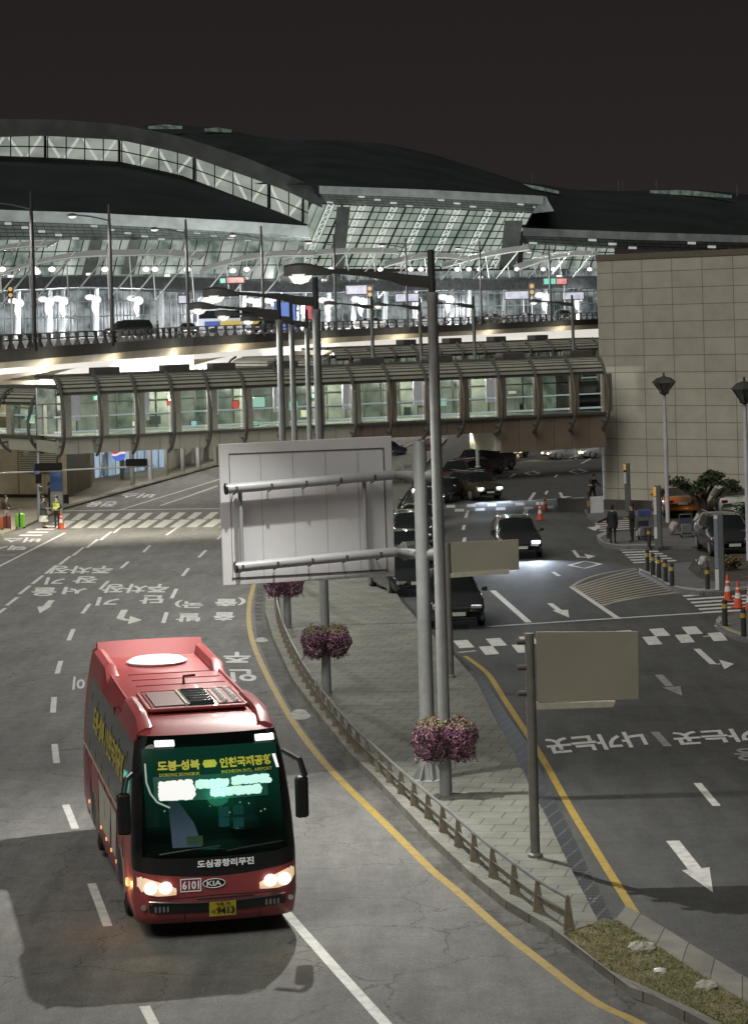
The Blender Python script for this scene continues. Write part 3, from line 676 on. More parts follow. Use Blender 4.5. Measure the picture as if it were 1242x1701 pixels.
# ================================================================== VIADUCT (departures road)
ET = [(-120, 132), (-60, 141), (0, 151), (57, 160), (186, 181), (313, 212), (438, 232), (558, 262), (677, 281), (800, 303), (915, 332), (1010, 355)]
def YE(u): return interp(ET, u)
def YK(u): return 298 + 82 * u / 1000
def DY(u, back):
    if back <= 1.5: return YE(u) + back
    if back <= 16: return lerp(YE(u) + 1.5, YK(u), (back - 1.5) / 14.5)
    return YK(u) + (back - 16)
def D(u, back, z):
    Y = DY(u, back); a = (u - 621) * CS - 15 * SN
    return Vector((a * Y / F, Y, z))
ZD = 7.9
uv_ = frange(-120, 1010, 22)
via = thing('elevated_road', 'elevated departures road with beige edge beam lit white from below', 'viaduct', D(400, 0, 0))
M_FASC = mat('beige_concrete', (0.34, 0.30, 0.21), 0.8, var=.15, scale=0.6)
M_VIAD = mat('dark_parapet', (0.035, 0.034, 0.03), 0.8, var=.3, scale=0.8)
m = MB(); m.grid([[D(u, 0, ZD - .55) for u in uv_], [D(u, 0.0, ZD + .25) for u in uv_], [D(u, .4, ZD + .25) for u in uv_], [D(u, .4, ZD) for u in uv_]]); m.build('parapet', M_VIAD, via, False, True)
m = MB(); m.grid([[D(u, .4, ZD) for u in uv_], [D(u, 34, ZD) for u in uv_]]); m.build('deck', asphalt('deck_asphalt', 0.24, .2, .2), via, False, True)
skT = [(-120, 622), (0, 612), (200, 597), (330, 588), (500, 573), (700, 560), (850, 553), (1010, 545)]
skB = [(-120, 633), (0, 622), (200, 605), (330, 596), (500, 582), (700, 574), (850, 571), (1010, 564)]
def zat(u, v, Y): return P(u, v, Y).z
m = MB(); m.grid([[D(u, 1.2, zat(u, interp(skT, u), YE(u) + 1.2)) for u in uv_], [D(u, .7, lerp(zat(u, interp(skT, u), YE(u)), ZD - .55, .35)) for u in uv_], [D(u, .25, lerp(zat(u, interp(skT, u), YE(u)), ZD - .55, .7)) for u in uv_], [D(u, 0.05, ZD - .55) for u in uv_]])
m.build('edge_beam', M_FASC, via, True, True)
m = MB(); m.grid([[D(u, 1.25, zat(u, interp(skB, u), YE(u) + 1.2)) for u in uv_], [D(u, 1.25, zat(u, interp(skT, u), YE(u) + 1.2)) for u in uv_]])
m.build('lit_streak', glow('lit_streak_glow', (1.0, 0.95, 0.86), 0.72), via, False, True)  # glowing strip painted in for the brightly lit level under the deck
m = MB(); m.grid([[D(u, 3.0, 2.0) for u in uv_], [D(u, 1.3, zat(u, interp(skB, u), YE(u) + 1.3)) for u in uv_]]); m.build('underside_wall', mat('sandy_underside', (0.42, 0.37, 0.27), 0.75, var=.1, scale=.4), via, False, True)
G_POOL = glow('painted_light_pool', (1.0, 0.97, 0.90), 0.70)  # glowing panels shaped as pools of lamplight on the wall
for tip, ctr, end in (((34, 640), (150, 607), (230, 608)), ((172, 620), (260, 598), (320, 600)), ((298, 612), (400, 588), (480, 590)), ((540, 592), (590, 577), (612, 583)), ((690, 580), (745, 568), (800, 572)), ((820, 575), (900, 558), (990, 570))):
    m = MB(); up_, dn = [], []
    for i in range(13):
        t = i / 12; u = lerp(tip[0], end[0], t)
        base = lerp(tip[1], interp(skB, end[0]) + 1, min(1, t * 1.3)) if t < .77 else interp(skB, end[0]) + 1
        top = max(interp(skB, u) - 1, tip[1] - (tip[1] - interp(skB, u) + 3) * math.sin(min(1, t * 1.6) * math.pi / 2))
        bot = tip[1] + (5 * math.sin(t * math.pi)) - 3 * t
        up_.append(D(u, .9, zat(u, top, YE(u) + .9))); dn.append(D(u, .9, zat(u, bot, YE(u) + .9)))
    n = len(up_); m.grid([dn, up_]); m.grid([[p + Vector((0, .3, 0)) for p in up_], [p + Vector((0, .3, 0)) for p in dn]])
    m.build('light_pool', G_POOL, via, False, True)
for u in (10, 110, 210, 310, 420, 560, 690, 830, 950):  # added lamps, out of view, to brighten the edge beam and wall
    p = D(u, .5, 4.6) - Vector((0, 5.5, 0)); p.z = 4.6 - .3 * (u > 500)
    MB().lathe([(.2, 0), (.15, .1)], p, 10).build('added_lamp', M_LAMPWHITE, via, True, True); lamp('POINT', p - via.location + Vector((0, 0, .3)), 1500, (1.0, .93, .78), .15, via, name='added_edge_light')
# railing of the viaduct
ral = thing('bridge_railing', 'black railing with flared posts along the elevated road', 'railing', D(400, .2, ZD))
arc = [0.0]; upos = frange(-60, 1000, 4); pts = [D(u, .2, ZD) for u in upos]
for a, b in zip(pts, pts[1:]): arc.append(arc[-1] + (b - a).length)
s = 0.0; first = None; cnt = 0; i = 0; post_m = MB()
post_m.add([(-.26, -.1, .25), (.26, -.1, .25), (.26, .1, .25), (-.26, .1, .25), (-.10, -.09, .66), (.10, -.09, .66), (.10, .09, .66), (-.10, .09, .66), (-.2, -.09, 1.14), (.16, -.09, 1.14), (.16, .09, 1.14), (-.2, .09, 1.14)],
           [(0, 1, 5, 4), (1, 2, 6, 5), (2, 3, 7, 6), (3, 0, 4, 7), (4, 5, 9, 8), (5, 6, 10, 9), (6, 7, 11, 10), (7, 4, 8, 11), (8, 9, 10, 11)])
allposts = []
while s < arc[-1]:
    while arc[i + 1] < s: i += 1
    t = (s - arc[i]) / (arc[i + 1] - arc[i]); allposts.append(pts[i].lerp(pts[i + 1], t)); s += 2.55
keep = allposts[:96]; rest = allposts[96:]
for p in keep:
    if first is None: first = post_m.build('post', M_VIAD, ral); o = first
    else: o = first.copy(); COL.objects.link(o); o.parent = ral
    o.location = p - ral.location
if rest:
    mm = MB()
    for p in rest: mm.add([p + Vector(v) for v in post_m.v], post_m.f)
    stuff(mm.build('post', M_VIAD, ral, False, True))
for z in (1.15, .78): MB().tube([p + Vector((0, 0, z)) for p in pts[::4]], .055, 6).build('rail', M_VIAD, ral, True, True)

# kerbside: flat roof, columns, canopies, façade behind
fa = thing('departures_front', 'bright glass shopfront of the departures kerb under the flat canopy roof', 'facade', D(400, 30, ZD))
G_SHOP = glow('lit_departures_glass', (0.42, 0.48, 0.47), 0.66, (0.05, 0.07, 0.07), 0.30, (1, 1, 1.6), 0.40, 0.64, 0.0)
ub = frange(-300, 1000, 20)
m = MB(); m.grid([[D(u, 30, ZD) for u in ub], [D(u, 30, ZD + 8.2) for u in ub]]); m.build('glazing', G_SHOP, fa, False, True)
m = MB()
for u in frange(-300, 1000, 11): m.tube([D(u, 29.6, ZD), D(u, 29.6, ZD + 8)], .09, 4)
for z in (2.6, 4.6): m.tube([D(u, 29.6, ZD + z) for u in ub], .1, 4)
m.build('mullion', M_EAVE, fa, False, True)
kr = thing('kerbside_canopy', 'long flat ribbed canopy roof over the departures kerb', 'canopy', D(400, 16, ZD))
m = MB(); zt = lambda u: zat(u, interp([(-60, 462), (0, 462), (150, 458), (330, 462), (500, 470), (700, 466), (1000, 462)], u), DY(u, 14))
zb_ = lambda u: zat(u, interp([(-60, 484), (0, 482), (150, 476), (330, 482), (500, 486), (700, 482), (1000, 478)], u), DY(u, 14))
m.grid([[D(u, 26, zb_(u)) for u in ub], [D(u, 14, zb_(u)) for u in ub], [D(u, 14, zt(u)) for u in ub], [D(u, 26, zt(u) + .6) for u in ub]]); m.build('roof', mat('ribbed_canopy', (0.10, 0.11, 0.11), 0.6, var=.4, scale=1.5), kr, False, True)
cols_px = [-20, 30, 83, 104, 160, 228, 268, 340, 405, 432, 505, 545, 588, 640, 690, 750, 780, 838, 905, 962]
for u in cols_px: MB().tube([D(u - 2, 15.5, ZD), D(u + 2, 15.5, zb_(u))], [.42, .3], 8).build('column', M_STRUT, kr, True, True)
# uplight fittings on the columns
lf = None
for k, u in enumerate([30, 80, 104, 158, 228, 345, 425, 455, 505, 545, 600, 690, 745, 905, 960]):
    t = thing('column_floodlight', 'white twin floodlight glowing high on a canopy column, %s' % ('behind lamp post row' if 440 < u < 560 else 'left of the tall lamp posts' if u < 300 else 'along the kerb'), 'floodlight', D(u, 14.6, zb_(u) - 2.2), 0, 'floodlights on the canopy columns')
    sc_ = DY(u, 14.6) / 320
    m = MB()
    m.ball((-.62 * sc_, 0, 1.1 * sc_), .58 * sc_, 0, 12, (1.15, .5, .7)); m.ball((.25 * sc_, 0, .75 * sc_), .66 * sc_, 0, 12, (1, .5, .9)); m.ball((-.05 * sc_, 0, -.1), .55 * sc_, 0, 12, (.7, .5, 1.7))
    m.build('lens', glow('floodlight_lens%d' % k, (1.0, 0.98, 1.0), 0.95), t, True)
    MB().tube([(0, .4, -1.2), (0, .4, .6)], .1, 6).build('bracket', M_STRUT, t)
    if k % 2 == 0: lamp('POINT', (0, -1.6, -.6), 5200, (0.92, 0.95, 1.0), .25, t)
for k, u in enumerate((20, 150, 280, 410, 540, 670, 800, 930)):  # upward lamps added on the canopy roof to brighten the eaves
    p = D(u, 15.5, zt(u) + .5); MB().box(p, (.7, .5, .3)).build('added_uplight', M_LAMPWHITE, kr, False, True)
    lamp('SPOT', p - kr.location + Vector((0, -.2, .5)), 4600, (.92, 1.0, .94), .3, kr, (0, .55, 1), 160, .5, 'added_uplight_beam')
M_GLOWDOT = mat('spotlight_glow', (.6, .6, .6), .3, emit=(1, .95, .97), es=1.3)
# wave canopies of slatted steel
for k, (u0, u1, v0, v1, Yo) in enumerate([(-50, 78, 424, 408, 3), (0, 205, 455, 424, 2), (205, 330, 424, 430, 2), (330, 520, 452, 424, 3), (470, 660, 428, 420, 4), (640, 780, 442, 432, 4), (735, 880, 444, 414, 5), (860, 1000, 448, 424, 5)]):
    t = thing('wave_canopy', 'slatted steel canopy dipping like a wave, %s' % ['at far left edge', 'rising over the left kerb', 'sagging above the dark van', 'above the red and green board', 'behind the big lamp head', 'right of the tall lamp post', 'under the hall glass', 'beside the beige building'][k], 'canopy', D(u0, 8 + Yo, ZD), 0, 'wave canopies over the kerb')
    Yc = lambda u: DY(u, 9 + Yo)
    m = MB(); n = 16
    def wv(tt): return lerp(v0, v1, tt) - 10 * math.sin(tt * math.pi) * (1 if k % 2 else .4)
    for j in range(8):
        d0, d1 = j * 1.2, j * 1.2 + .75
        rows = []
        for tt in [i / n for i in range(n + 1)]:
            u = lerp(u0, u1, tt); p = P(u, wv(tt), Yc(u)); rows.append([p + Vector((0, d0, d0 * .10)), p + Vector((0, d1, d1 * .10)), p + Vector((0, d1, d1 * .10 - .12)), p + Vector((0, d0, d0 * .10 - .12))])
        m.grid(rows, close=True)
    for tt in [i / 7 for i in range(8)]:
        u = lerp(u0, u1, tt); p = P(u, wv(tt), Yc(u)); m.tube([p - Vector((0, 0, .15)), p + Vector((0, 9.5, .80))], .12, 4)
    m.build('slatted_roof', M_STRUT, t, False, True)
    for tt in (.2, .5, .8):
        u = lerp(u0, u1, tt); p = P(u, wv(tt) + 1, Yc(u) + 4); base = Vector((p.x - 3.5, p.y, p.z - 5))
        MB().tube([base, p + Vector((1.5, 0, .8))], .10, 5).build('strut', M_STRUT, t, False, True); MB().tube([base, p + Vector((-4, 3, .2))], .08, 5).build('strut', M_STRUT, t, False, True)
    for tt in (.3, .42, .85):
        u = lerp(u0, u1, tt); p = P(u, max(wv(tt) + 14, 447), Yc(u) + 1); MB().ball(p, .36, 0, 10, (1.1, .6, .8)).build('spotlight', M_GLOWDOT, t, True, True); MB().tube([p, p + Vector((0, .2, 1.2))], .05, 4).build('hanger', M_STRUT, t, False, True)
    MB().tube([P(lerp(u0, u1, i / 10), wv(i / 10) + 1, Yc(u0)) for i in range(11)], .08, 5).build('edge_tube', M_STRUT, t, False, True)
# sign boxes, boards and signals on the departures level
def signbox(name, u, v, wpx, hpx, back, mat_, label, cat='sign', post=True):
    Y = DY(u, back); k = Y / F; c = P(u, v, Y)
    t = thing(name, label, cat, (c.x, c.y, ZD))
    MB().box((0, 0, c.z - ZD), (wpx * k, .5, hpx * k)).build('panel', mat_, t, bevel=.06)
    MB().box((0, .3, c.z - ZD), (wpx * k + .3, .15, hpx * k + .3)).build('casing', M_STEEL_D, t)
    if post: MB().tube([(wpx * k * .3, .45, 0), (wpx * k * .3, .45, c.z - ZD)], .12, 6).build('post', M_STRUT, t)
    return t
G_SW = glow('lit_sign_white', (0.92, 0.92, 1.0), 0.75, (0.6, 0.6, 0.8), 1.2)
G_SR = glow('lit_board_red', (1.0, 0.22, 0.20), 0.8, (1.0, .55, .5), 1.5); G_SG = glow('lit_board_green', (0.25, 0.95, 0.72), 0.75)
signbox('sign_box', 597, 481, 44, 14, 12, G_SW, 'lit white sign box just right of the big lamp pole'); signbox('sign_box', 676, 494, 38, 12, 12, G_SW, 'lit white sign box left of the tall grey lamp post')
signbox('sign_box', 858, 490, 38, 12, 12, G_SW, 'lit white sign box left of the amber traffic signal'); signbox('sign_box', 952, 491, 34, 11, 12, G_SW, 'lit white sign box nearest the beige building')
signbox('sign_box', 305, 497, 16, 12, 12, G_SW, 'small lit white sign box above the dark car with red lights')
signbox('message_board', 388, 465, 34, 9, 9, G_SR, 'glowing red message board under the left wave canopies', 'led board'); signbox('message_board', 370, 466, 9, 8, 8.6, G_SG, 'small green lit board left of the red one', 'led board', False)
signbox('message_board', 932, 467, 17, 9, 9, G_SR, 'red lit board beside a green one near the beige building', 'led board'); signbox('message_board', 913, 467, 19, 9, 8.6, G_SG, 'green lit board beside the red one near the beige building', 'led board', False)
signbox('kiosk', 474, 525, 34, 46, 10, mat('blue_panel', (0.05, 0.10, 0.32), .4, emit=(0.08, .16, .5), es=.5), 'bright blue kiosk panel behind the row of lamp poles', 'kiosk', False)
signbox('banner', 513, 515, 9, 30, 9, mat('red_panel', (0.35, .05, .07), .5, emit=(.5, .08, .1), es=.3), 'narrow red banner beside the blue kiosk', 'banner', False)
for u, v, lb in ((18, 485, 'amber twin signal lit at the far left of the deck'), (883, 480, 'amber twin signal lit above the deck near the beige building'), (614, 484, 'amber twin signal beside the lit white sign box')):
    Y = DY(u, 9); c = P(u, v, Y); t = thing('traffic_signal', lb, 'traffic signal', (c.x, c.y, ZD)); hz = c.z - ZD
    kk = Y / F; MB().box((0, 0, hz), (10 * kk, .4, 21 * kk)).build('housing', M_BLACK, t); MB().tube([(.0, .3, 0), (0, .3, hz)], .1, 6).build('post', M_STRUT, t)
    for dz in (-5 * kk, 5 * kk): MB().lathe([(3.6 * kk, 0), (3.2 * kk, .08)], (0, -.3, hz + dz), 12, axis='Y').build('lens', glow('amber_lens%d%d' % (u, dz * 10), (1.0, .62, .18), .65), t)

# ================================================================== BEIGE PANELLED BUILDING (right)
bb = thing('panelled_building', 'windowless building clad in beige panels with a rounded corner', 'building', P(1120, 845, 132))
cx, cy = 12.0, 134.2; ex, ey = 42.0, 112.0
dv = Vector((ex - cx, ey - cy, 0)).normalized(); nv = Vector((dv.y, -dv.x, 0))   # towards the camera
ztop = 12.55; zbot = -1.9
path = []; r_ = 1.1
c0 = Vector((cx, cy, 0)) + dv * r_ - nv * r_
path.append(c0 - dv * r_ - nv * 26)
for i in range(9):
    t = i / 8 * math.pi / 2; path.append(c0 - dv * r_ * math.cos(t) + nv * r_ * math.sin(t))
path.append(Vector((ex, ey, 0))); path.append(Vector((ex, ey, 0)) - nv * 26)
m = MB(); m.uv = []; d = 0
for i, p in enumerate(path):
    if i: d += (p - path[i - 1]).length
    for z in (zbot, ztop): m.v.append(Vector((p.x, p.y, z))); m.uv.append((d - 26.0 - 0.25, z + 0.28))
for i in range(len(path) - 1): m.f.append((i * 2, i * 2 + 2, i * 2 + 3, i * 2 + 1)); m.m.append(0)
m.build('wall', tiles('beige_panels', (0.405, 0.385, 0.325), (0.37, 0.35, 0.295), (0.17, 0.157, 0.125), 1.86, 0.915, 0.022, 0, 0.6, uv=True, offset=0, dirt=0.14), bb, False, True)
m = MB(); m.sheet([Vector((p.x, p.y, ztop - .1)) for p in path]); m.build('roof', M_STONE, bb, False, True)
m = MB(); cp = [p + (p - (c0 + dv * 10 - nv * 10)).normalized() * .06 for p in path]
m.grid([[Vector((p.x, p.y, ztop - .22)) for p in cp], [Vector((p.x, p.y, ztop + .1)) for p in cp], [Vector((p.x, p.y, ztop + .1)) - nv * .5 + dv * .2 for p in cp]]); m.build('coping', mat('brown_coping', (0.12, 0.10, 0.075), .6), bb, False, True)
m = MB(); m.box(P(1140, 838, 129) + Vector((0, 0, -.3)), (16, .4, .9), math.atan2(dv.y, dv.x)); m.build('plinth', mat('dark_plinth', (0.05, 0.045, 0.04), .8), bb, False, True)

# ================================================================== FOOTBRIDGES
M_GIRD = mat('beige_girder_panel', (0.44, 0.435, 0.36), 0.65, var=.1, scale=.5)
M_GIRD2 = mat('brown_girder_panel', (0.21, 0.165, 0.125), 0.65, var=.12, scale=.6)
M_RIB = mat('dark_rib', (0.10, 0.10, 0.092), 0.45)
M_LOUV = tiles('ribbed_roof_sheet', (0.36, 0.36, 0.30), (0.32, 0.32, 0.27), (0.045, 0.042, 0.035), 80, 0.24, .05, 0, .6, uv=True, offset=0)
M_BGLASS = glass('bridge_glass', (0.93, 0.97, 0.93), 0.86, 0.04)
M_BACK = mat('pale_bridge_lining', (0.34, 0.35, 0.30), 0.7, var=.35, scale=1.2)
M_POST = mat('beige_frame', (0.34, 0.335, 0.28), .6)
def footbridge(name, label, u0, Y0, u1, Y1, ribs_px, zroof, zwt, zwb, zgb, deep=None, posters=(), boxes=(), light=60, interior=True, bul=1.45, mg=None, added_lamps=0, dl_power=900):
    A = Vector(((u0 - 621) * Y0 / F, Y0, 0)); B = Vector(((u1 - 621) * Y1 / F, Y1, 0))
    dv = (B - A).normalized(); nv = Vector((dv.y, -dv.x, 0)); L = (B - A).length; rz = math.atan2(dv.y, dv.x)
    def S(u):  # arc position of a picture column
        k = (u - 621) / F; t = (k * A.y - A.x) / (dv.x - k * dv.y); return t
    def Q(s, n, z): return A + dv * s + nv * n + Vector((0, 0, z))
    t = thing(name, label, 'footbridge', (A + B) / 2 + Vector((0, 0, zgb)))
    gm_ = mg or M_GIRD
    sd = S(deep) if deep else L
    m = MB(); nseg = max(2, int(L / 1.05))
    for i in range(nseg):
        s0, s1 = L * i / nseg + .012, L * (i + 1) / nseg - .012
        dp = deep and s0 >= sd - .4
        m.slab([Q(s0, .55, zgb - (1.1 if dp else 0)), Q(s1, .55, zgb - (1.1 if dp else 0)), Q(s1, .62, zwb - .12), Q(s0, .62, zwb - .12)], -nv, .2, 1 if (deep and s0 > S(560)) else 0)
    m.build('girder_panel', [gm_, M_GIRD2], t, False, True)
    m = MB(); m.box((Q(0, -1.4, (zwb + zgb) / 2 - .1) + Q(L, -1.4, (zwb + zgb) / 2 - .1)) / 2, (L, 3.5, zwb - zgb - .3), rz)
    if deep: m.box((Q(sd, -1.2, zgb - .5) + Q(L, -1.2, zgb - .5)) / 2, (L - sd, 3.2, 1.0), rz)
    m.build('deck_box', gm_, t, False, True)
    m = MB(); m.box((Q(0, .66, zwb - .06) + Q(L, .66, zwb - .06)) / 2, (L, .14, .12), rz); m.box((Q(0, .66, zwt + .05) + Q(L, .66, zwt + .05)) / 2, (L, .14, .12), rz); m.build('sill', M_RIB, t, False, True)
    # ribbed quarter-round roof edge
    m = MB(); m.uv = []; prof = []
    for i in range(7):
        a = i / 6 * math.pi / 2; prof.append((-.4 + 1.15 * math.cos(a), zwt + .1 + (zroof - zwt - .1) * math.sin(a)))
    for s_ in (0, L):
        dd = 0
        for i, (n_, z_) in enumerate(prof):
            if i: dd += math.hypot(n_ - prof[i - 1][0], z_ - prof[i - 1][1])
            m.v.append(Q(s_, n_, z_)); m.uv.append((s_, dd))
    for i in range(6): m.f.append((i, 7 + i, 8 + i, i + 1)); m.m.append(0)
    m.build('roof_edge', M_LOUV, t, True, True)
    m = MB(); m.box((Q(0, -1.75, zroof - .02) + Q(L, -1.75, zroof - .02)) / 2, (L, 3.0, .16), rz); m.build('roof', M_RIB, t, False, True)
    for (u, wpx) in boxes:
        s_ = S(u); k = Y0 / F; m = MB(); m.box(Q(s_, -.9, zroof + .22), (wpx * k, .9, .34), rz); m.build('roof_unit', M_RIB, t, False, True, .03)
    first = None
    rp = [(.25, zroof + .06), (.62, zroof - .12), (.98, zwt + .25), (bul * .86, zwt - .35), (bul, (zwt + zwb) / 2), (bul * .97, zwb + .1), (bul * .82, zgb + .45), (bul * .6, zgb + .1), (.45, zgb - .12)]
    for u in ribs_px:
        s_ = S(u)
        if s_ < 0 or s_ > L: continue
        m = MB(); m.tube([Q(s_, n_, z_) for n_, z_ in rp], .085, 6); m.tube([Q(s_, bul * .8, zgb + .35), Q(s_, .5, zgb + .42)], .06, 5)
        m.build('rib', M_RIB, t, True, True)
        m = MB(); m.box(Q(s_ + .35, .62, (zwt + zwb) / 2), (.5, .2, zwt - zwb), rz); m.build('window_post', M_POST if not (deep and u > 600) else M_GIRD2, t, False, True)
    rs = sorted([S(u) for u in ribs_px if 0 <= S(u) <= L] + [0, L])
    for s0, s1 in zip(rs, rs[1:]):
        if s1 - s0 < .5: continue
        m = MB(); m.slab([Q(s0 + .1, .56, zwb), Q(s1 - .02, .56, zwb), Q(s1 - .02, .56, zwt), Q(s0 + .1, .56, zwt)], -nv, .02); m.build('window', M_BGLASS, t, False, True)
    if interior:
        m = MB(); m.quad(Q(0, .5, zwb + .01), Q(L, .5, zwb + .01), Q(L, -3.1, zwb + .01), Q(0, -3.1, zwb + .01)); m.quad(Q(0, .5, zwt + .3), Q(L, .5, zwt + .3), Q(L, -3.1, zwt + .3), Q(0, -3.1, zwt + .3)); m.build('floor_and_ceiling', M_BACK, t, False, True)
        # far side: frames, dark glass with things beyond
        m = MB(); n_ = int(L / 1.05)
        for i in range(n_):
            s0, s1 = L * i / n_, L * (i + 1) / n_
            m.quad(Q(s0, -3.1, zwb), Q(s1, -3.1, zwb), Q(s1, -3.1, zwt + .3), Q(s0, -3.1, zwt + .3), mi=(i * 5 + i // 3) % 3)
        m.build('far_glazing', [glow('far_pane_green' + name, (0.25, 0.30, 0.23), 0.8, (0.07, 0.09, 0.07), 1.6), glow('far_pane_grey' + name, (0.36, 0.39, 0.31), 0.8, (0.13, 0.15, 0.12), 1.1), M_BACK], t, False, True)
        m = MB()
        for i in range(n_ + 1): m.tube([Q(L * i / n_, -3.0, zwb), Q(L * i / n_, -3.0, zwt + .3)], .045, 4)
        for z_ in (.42, .75): m.tube([Q(0, -3.0, lerp(zwb, zwt, z_)), Q(L, -3.0, lerp(zwb, zwt, z_))], .035, 4)
        m.build('far_frame', M_RIB, t, False, True)
        rb = random.Random(len(name) + int(L))  # random dark and glowing rectangles as far-side detail
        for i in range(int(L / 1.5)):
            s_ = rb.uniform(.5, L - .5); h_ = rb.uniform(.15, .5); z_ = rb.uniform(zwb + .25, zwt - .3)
            MB().box(Q(s_, -2.85, z_), (rb.uniform(.15, .6), .05, h_), rz).build('far_detail_panel', [mat('bridge_detail_%d' % q_, c_, .4, emit=c_, es=e_) for q_, (c_, e_) in enumerate((((.05, .055, .05), 0.0), ((.30, .34, .28), .6), ((.03, .05, .05), 0.0), ((.55, .52, .40), .7), ((.20, .36, .33), .6)))][rb.randrange(5)], t, False, True)
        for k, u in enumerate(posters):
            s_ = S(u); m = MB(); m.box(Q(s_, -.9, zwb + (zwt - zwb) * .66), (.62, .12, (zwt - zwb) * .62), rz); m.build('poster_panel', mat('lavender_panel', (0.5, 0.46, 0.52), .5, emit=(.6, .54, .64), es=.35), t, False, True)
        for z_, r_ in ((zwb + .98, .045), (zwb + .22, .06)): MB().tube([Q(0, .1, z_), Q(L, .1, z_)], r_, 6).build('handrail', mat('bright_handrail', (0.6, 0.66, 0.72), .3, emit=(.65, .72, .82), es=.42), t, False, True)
        nL = max(2, int(L / 4))
        for i in range(nL - 1 if deep else nL):
            p = Q(L * (i + .5) / nL, -1.4, zwt + .12) - t.location; lamp('POINT', p, light, (.97, 1.0, 0.90), .12, t)
    if added_lamps:  # lamps added under the bridge to brighten the ground below
        for k in range(added_lamps):
            p = Q(L * (k + .5) / added_lamps, -2.6, zgb - .10) - t.location
            MB().lathe([(.16, .08), (.16, 0), (.10, -.02)], p, 12).build('added_lamp', M_LAMPWHITE, t, True)
            lamp('SPOT', p - Vector((0, 0, .06)), dl_power * (1.2 if k < 3 and deep else .6 if deep else 1), (1.0, .93, .76), .1, t, (0, .35, -1), 165, .5, 'added_lamp_beam')
    return t, S, Q
ribs1 = [88, 150, 210, 270, 330, 389, 449, 509, 569, 628, 690, 748, 810, 871, 931, 986]
fb, S1, Q1 = footbridge('covered_footbridge', 'glazed footbridge with curved dark ribs crossing to the beige building', 84, 120, 992, 132.5, ribs1, 7.03, 6.12, 4.05, 3.2, 812,
    (127, 243, 359, 470, 585, 703, 824), ((180, 46), (297, 46), (375, 42), (478, 46), (622, 46), (735, 50), (858, 46), (970, 46)), 270, added_lamps=7)
fb2, S2, Q2 = footbridge('covered_footbridge', 'left end of the near footbridge with lower roof and pale ribs', -70, 131, 84, 123.5, (-34, 24, 78), 6.35, 5.55, 4.0, 3.2, None, (40,), (), 200, True, 1.3, added_lamps=2, dl_power=1200)
fb3, S3, Q3 = footbridge('covered_footbridge', 'second footbridge farther back, its barrel roof showing above the near one', 545, 158, 1012, 172, [566, 604, 641, 678, 716, 753, 790, 828, 866, 903, 940, 978], 7.55, 6.75, 4.6, 3.8, None, (), ((686, 27), (762, 27), (836, 27), (905, 30)), 30, True, 1.0)
fb4, S4, Q4 = footbridge('covered_footbridge', 'stub of the second footbridge turning left, roof lit sandy yellow', 395, 166, 545, 158, (395, 470), 7.0, 6.3, 4.6, 3.8, None, (), (), 30, False, .9)
# signs seen in the footbridge
for u, v, wp, hp, mt, lb in ((283, 668, 10, 9, M_LAMPRED, 'small round red lit sign inside the footbridge'), (423, 668, 34, 16, glow('green_sign', (.6, 1, .85), .75), 'bright green exit sign inside the footbridge'), (391, 672, 9, 12, M_LAMPRED, 'small red sign left of the bright green one in the footbridge'), (322, 703, 9, 8, glow('cyan_lamp', (.5, .95, 1), .8), 'small cyan lamp low on the footbridge glass, left'), (425, 703, 9, 7, MATS.get('cyan_lamp') or glow('cyan_lamp2', (.4, .95, .9), .8), 'small cyan lamp low on the footbridge glass under the green sign')):
    Y = 120 + (u - 84) * 12.5 / 908 + .6; k = Y / F; c = P(u, v, Y); t = thing('lit_sign', lb, 'sign', c)
    MB().box((0, 0, 0), (wp * k, .1, hp * k)).build('face', mt, t, bevel=.05); MB().box((0, .08, 0), (wp * k + .06, .05, hp * k + .06)).build('casing', M_STEEL_D, t)

# ================================================================== LOWER BUILDING UNDER THE FOOTBRIDGE (left)
ub_ = thing('service_building', 'low beige building with slatted vents under the footbridge', 'building', G(70, 832))
def wallq(mb, pxs, Y0, Y1, z0, z1, mi=0, th=.3):
    (ua, ub2) = pxs
    a = Vector(((ua - 621) * Y0 / F, Y0, z0)); b = Vector(((ub2 - 621) * Y1 / F, Y1, z0))
    mb.slab([a, b, b + Vector((0, 0, z1 - z0)), a + Vector((0, 0, z1 - z0))], (0.1, 1, 0), th, mi)
m = MB(); wallq(m, (-80, 104), 162, 158, -2.2, 3.6); wallq(m, (104, 142), 158, 170, -2.2, 3.6); wallq(m, (142, 150), 170, 185, -2.2, 3.6)
m.build('wall', tiles('beige_blocks', (0.30, 0.265, 0.19), (0.28, 0.25, 0.18), (0.15, 0.13, 0.1), 2.2, 1.2, .03, 0, .7, dirt=.2), ub_, False, True)
for (ua, ub2, Y0, Y1, v0, v1) in ((26, 55, 159.5, 158.8, 751, 783), (57, 87, 158.8, 158.2, 750, 783), (104, 136, 157.6, 168, 748, 780)):
    z1, z0 = P(ua, v0, Y0).z, P(ua, v1, Y0).z; f = MB(); wallq(f, (ua, ub2), Y0 - .15, Y1 - .15, z0, z1, 0, .1); fo = f.build('vent', M_BLACK, ub_, False, True)
    sl = MB(); n = 11
    for i in range(n): wallq(sl, (ua, ub2), Y0 - .3, Y1 - .3, lerp(z0, z1, i / n), lerp(z0, z1, (i + .45) / n), 0, .1)
    sl.build('slat', M_POST, fo, False, False) if False else sl.build('slats', M_POST, ub_, False, True)
m = MB(); wallq(m, (-80, 104), 161.5, 157.7, -2.2, -1.5, 0, .1); m.build('plinth', M_BLACK, ub_, False, True)
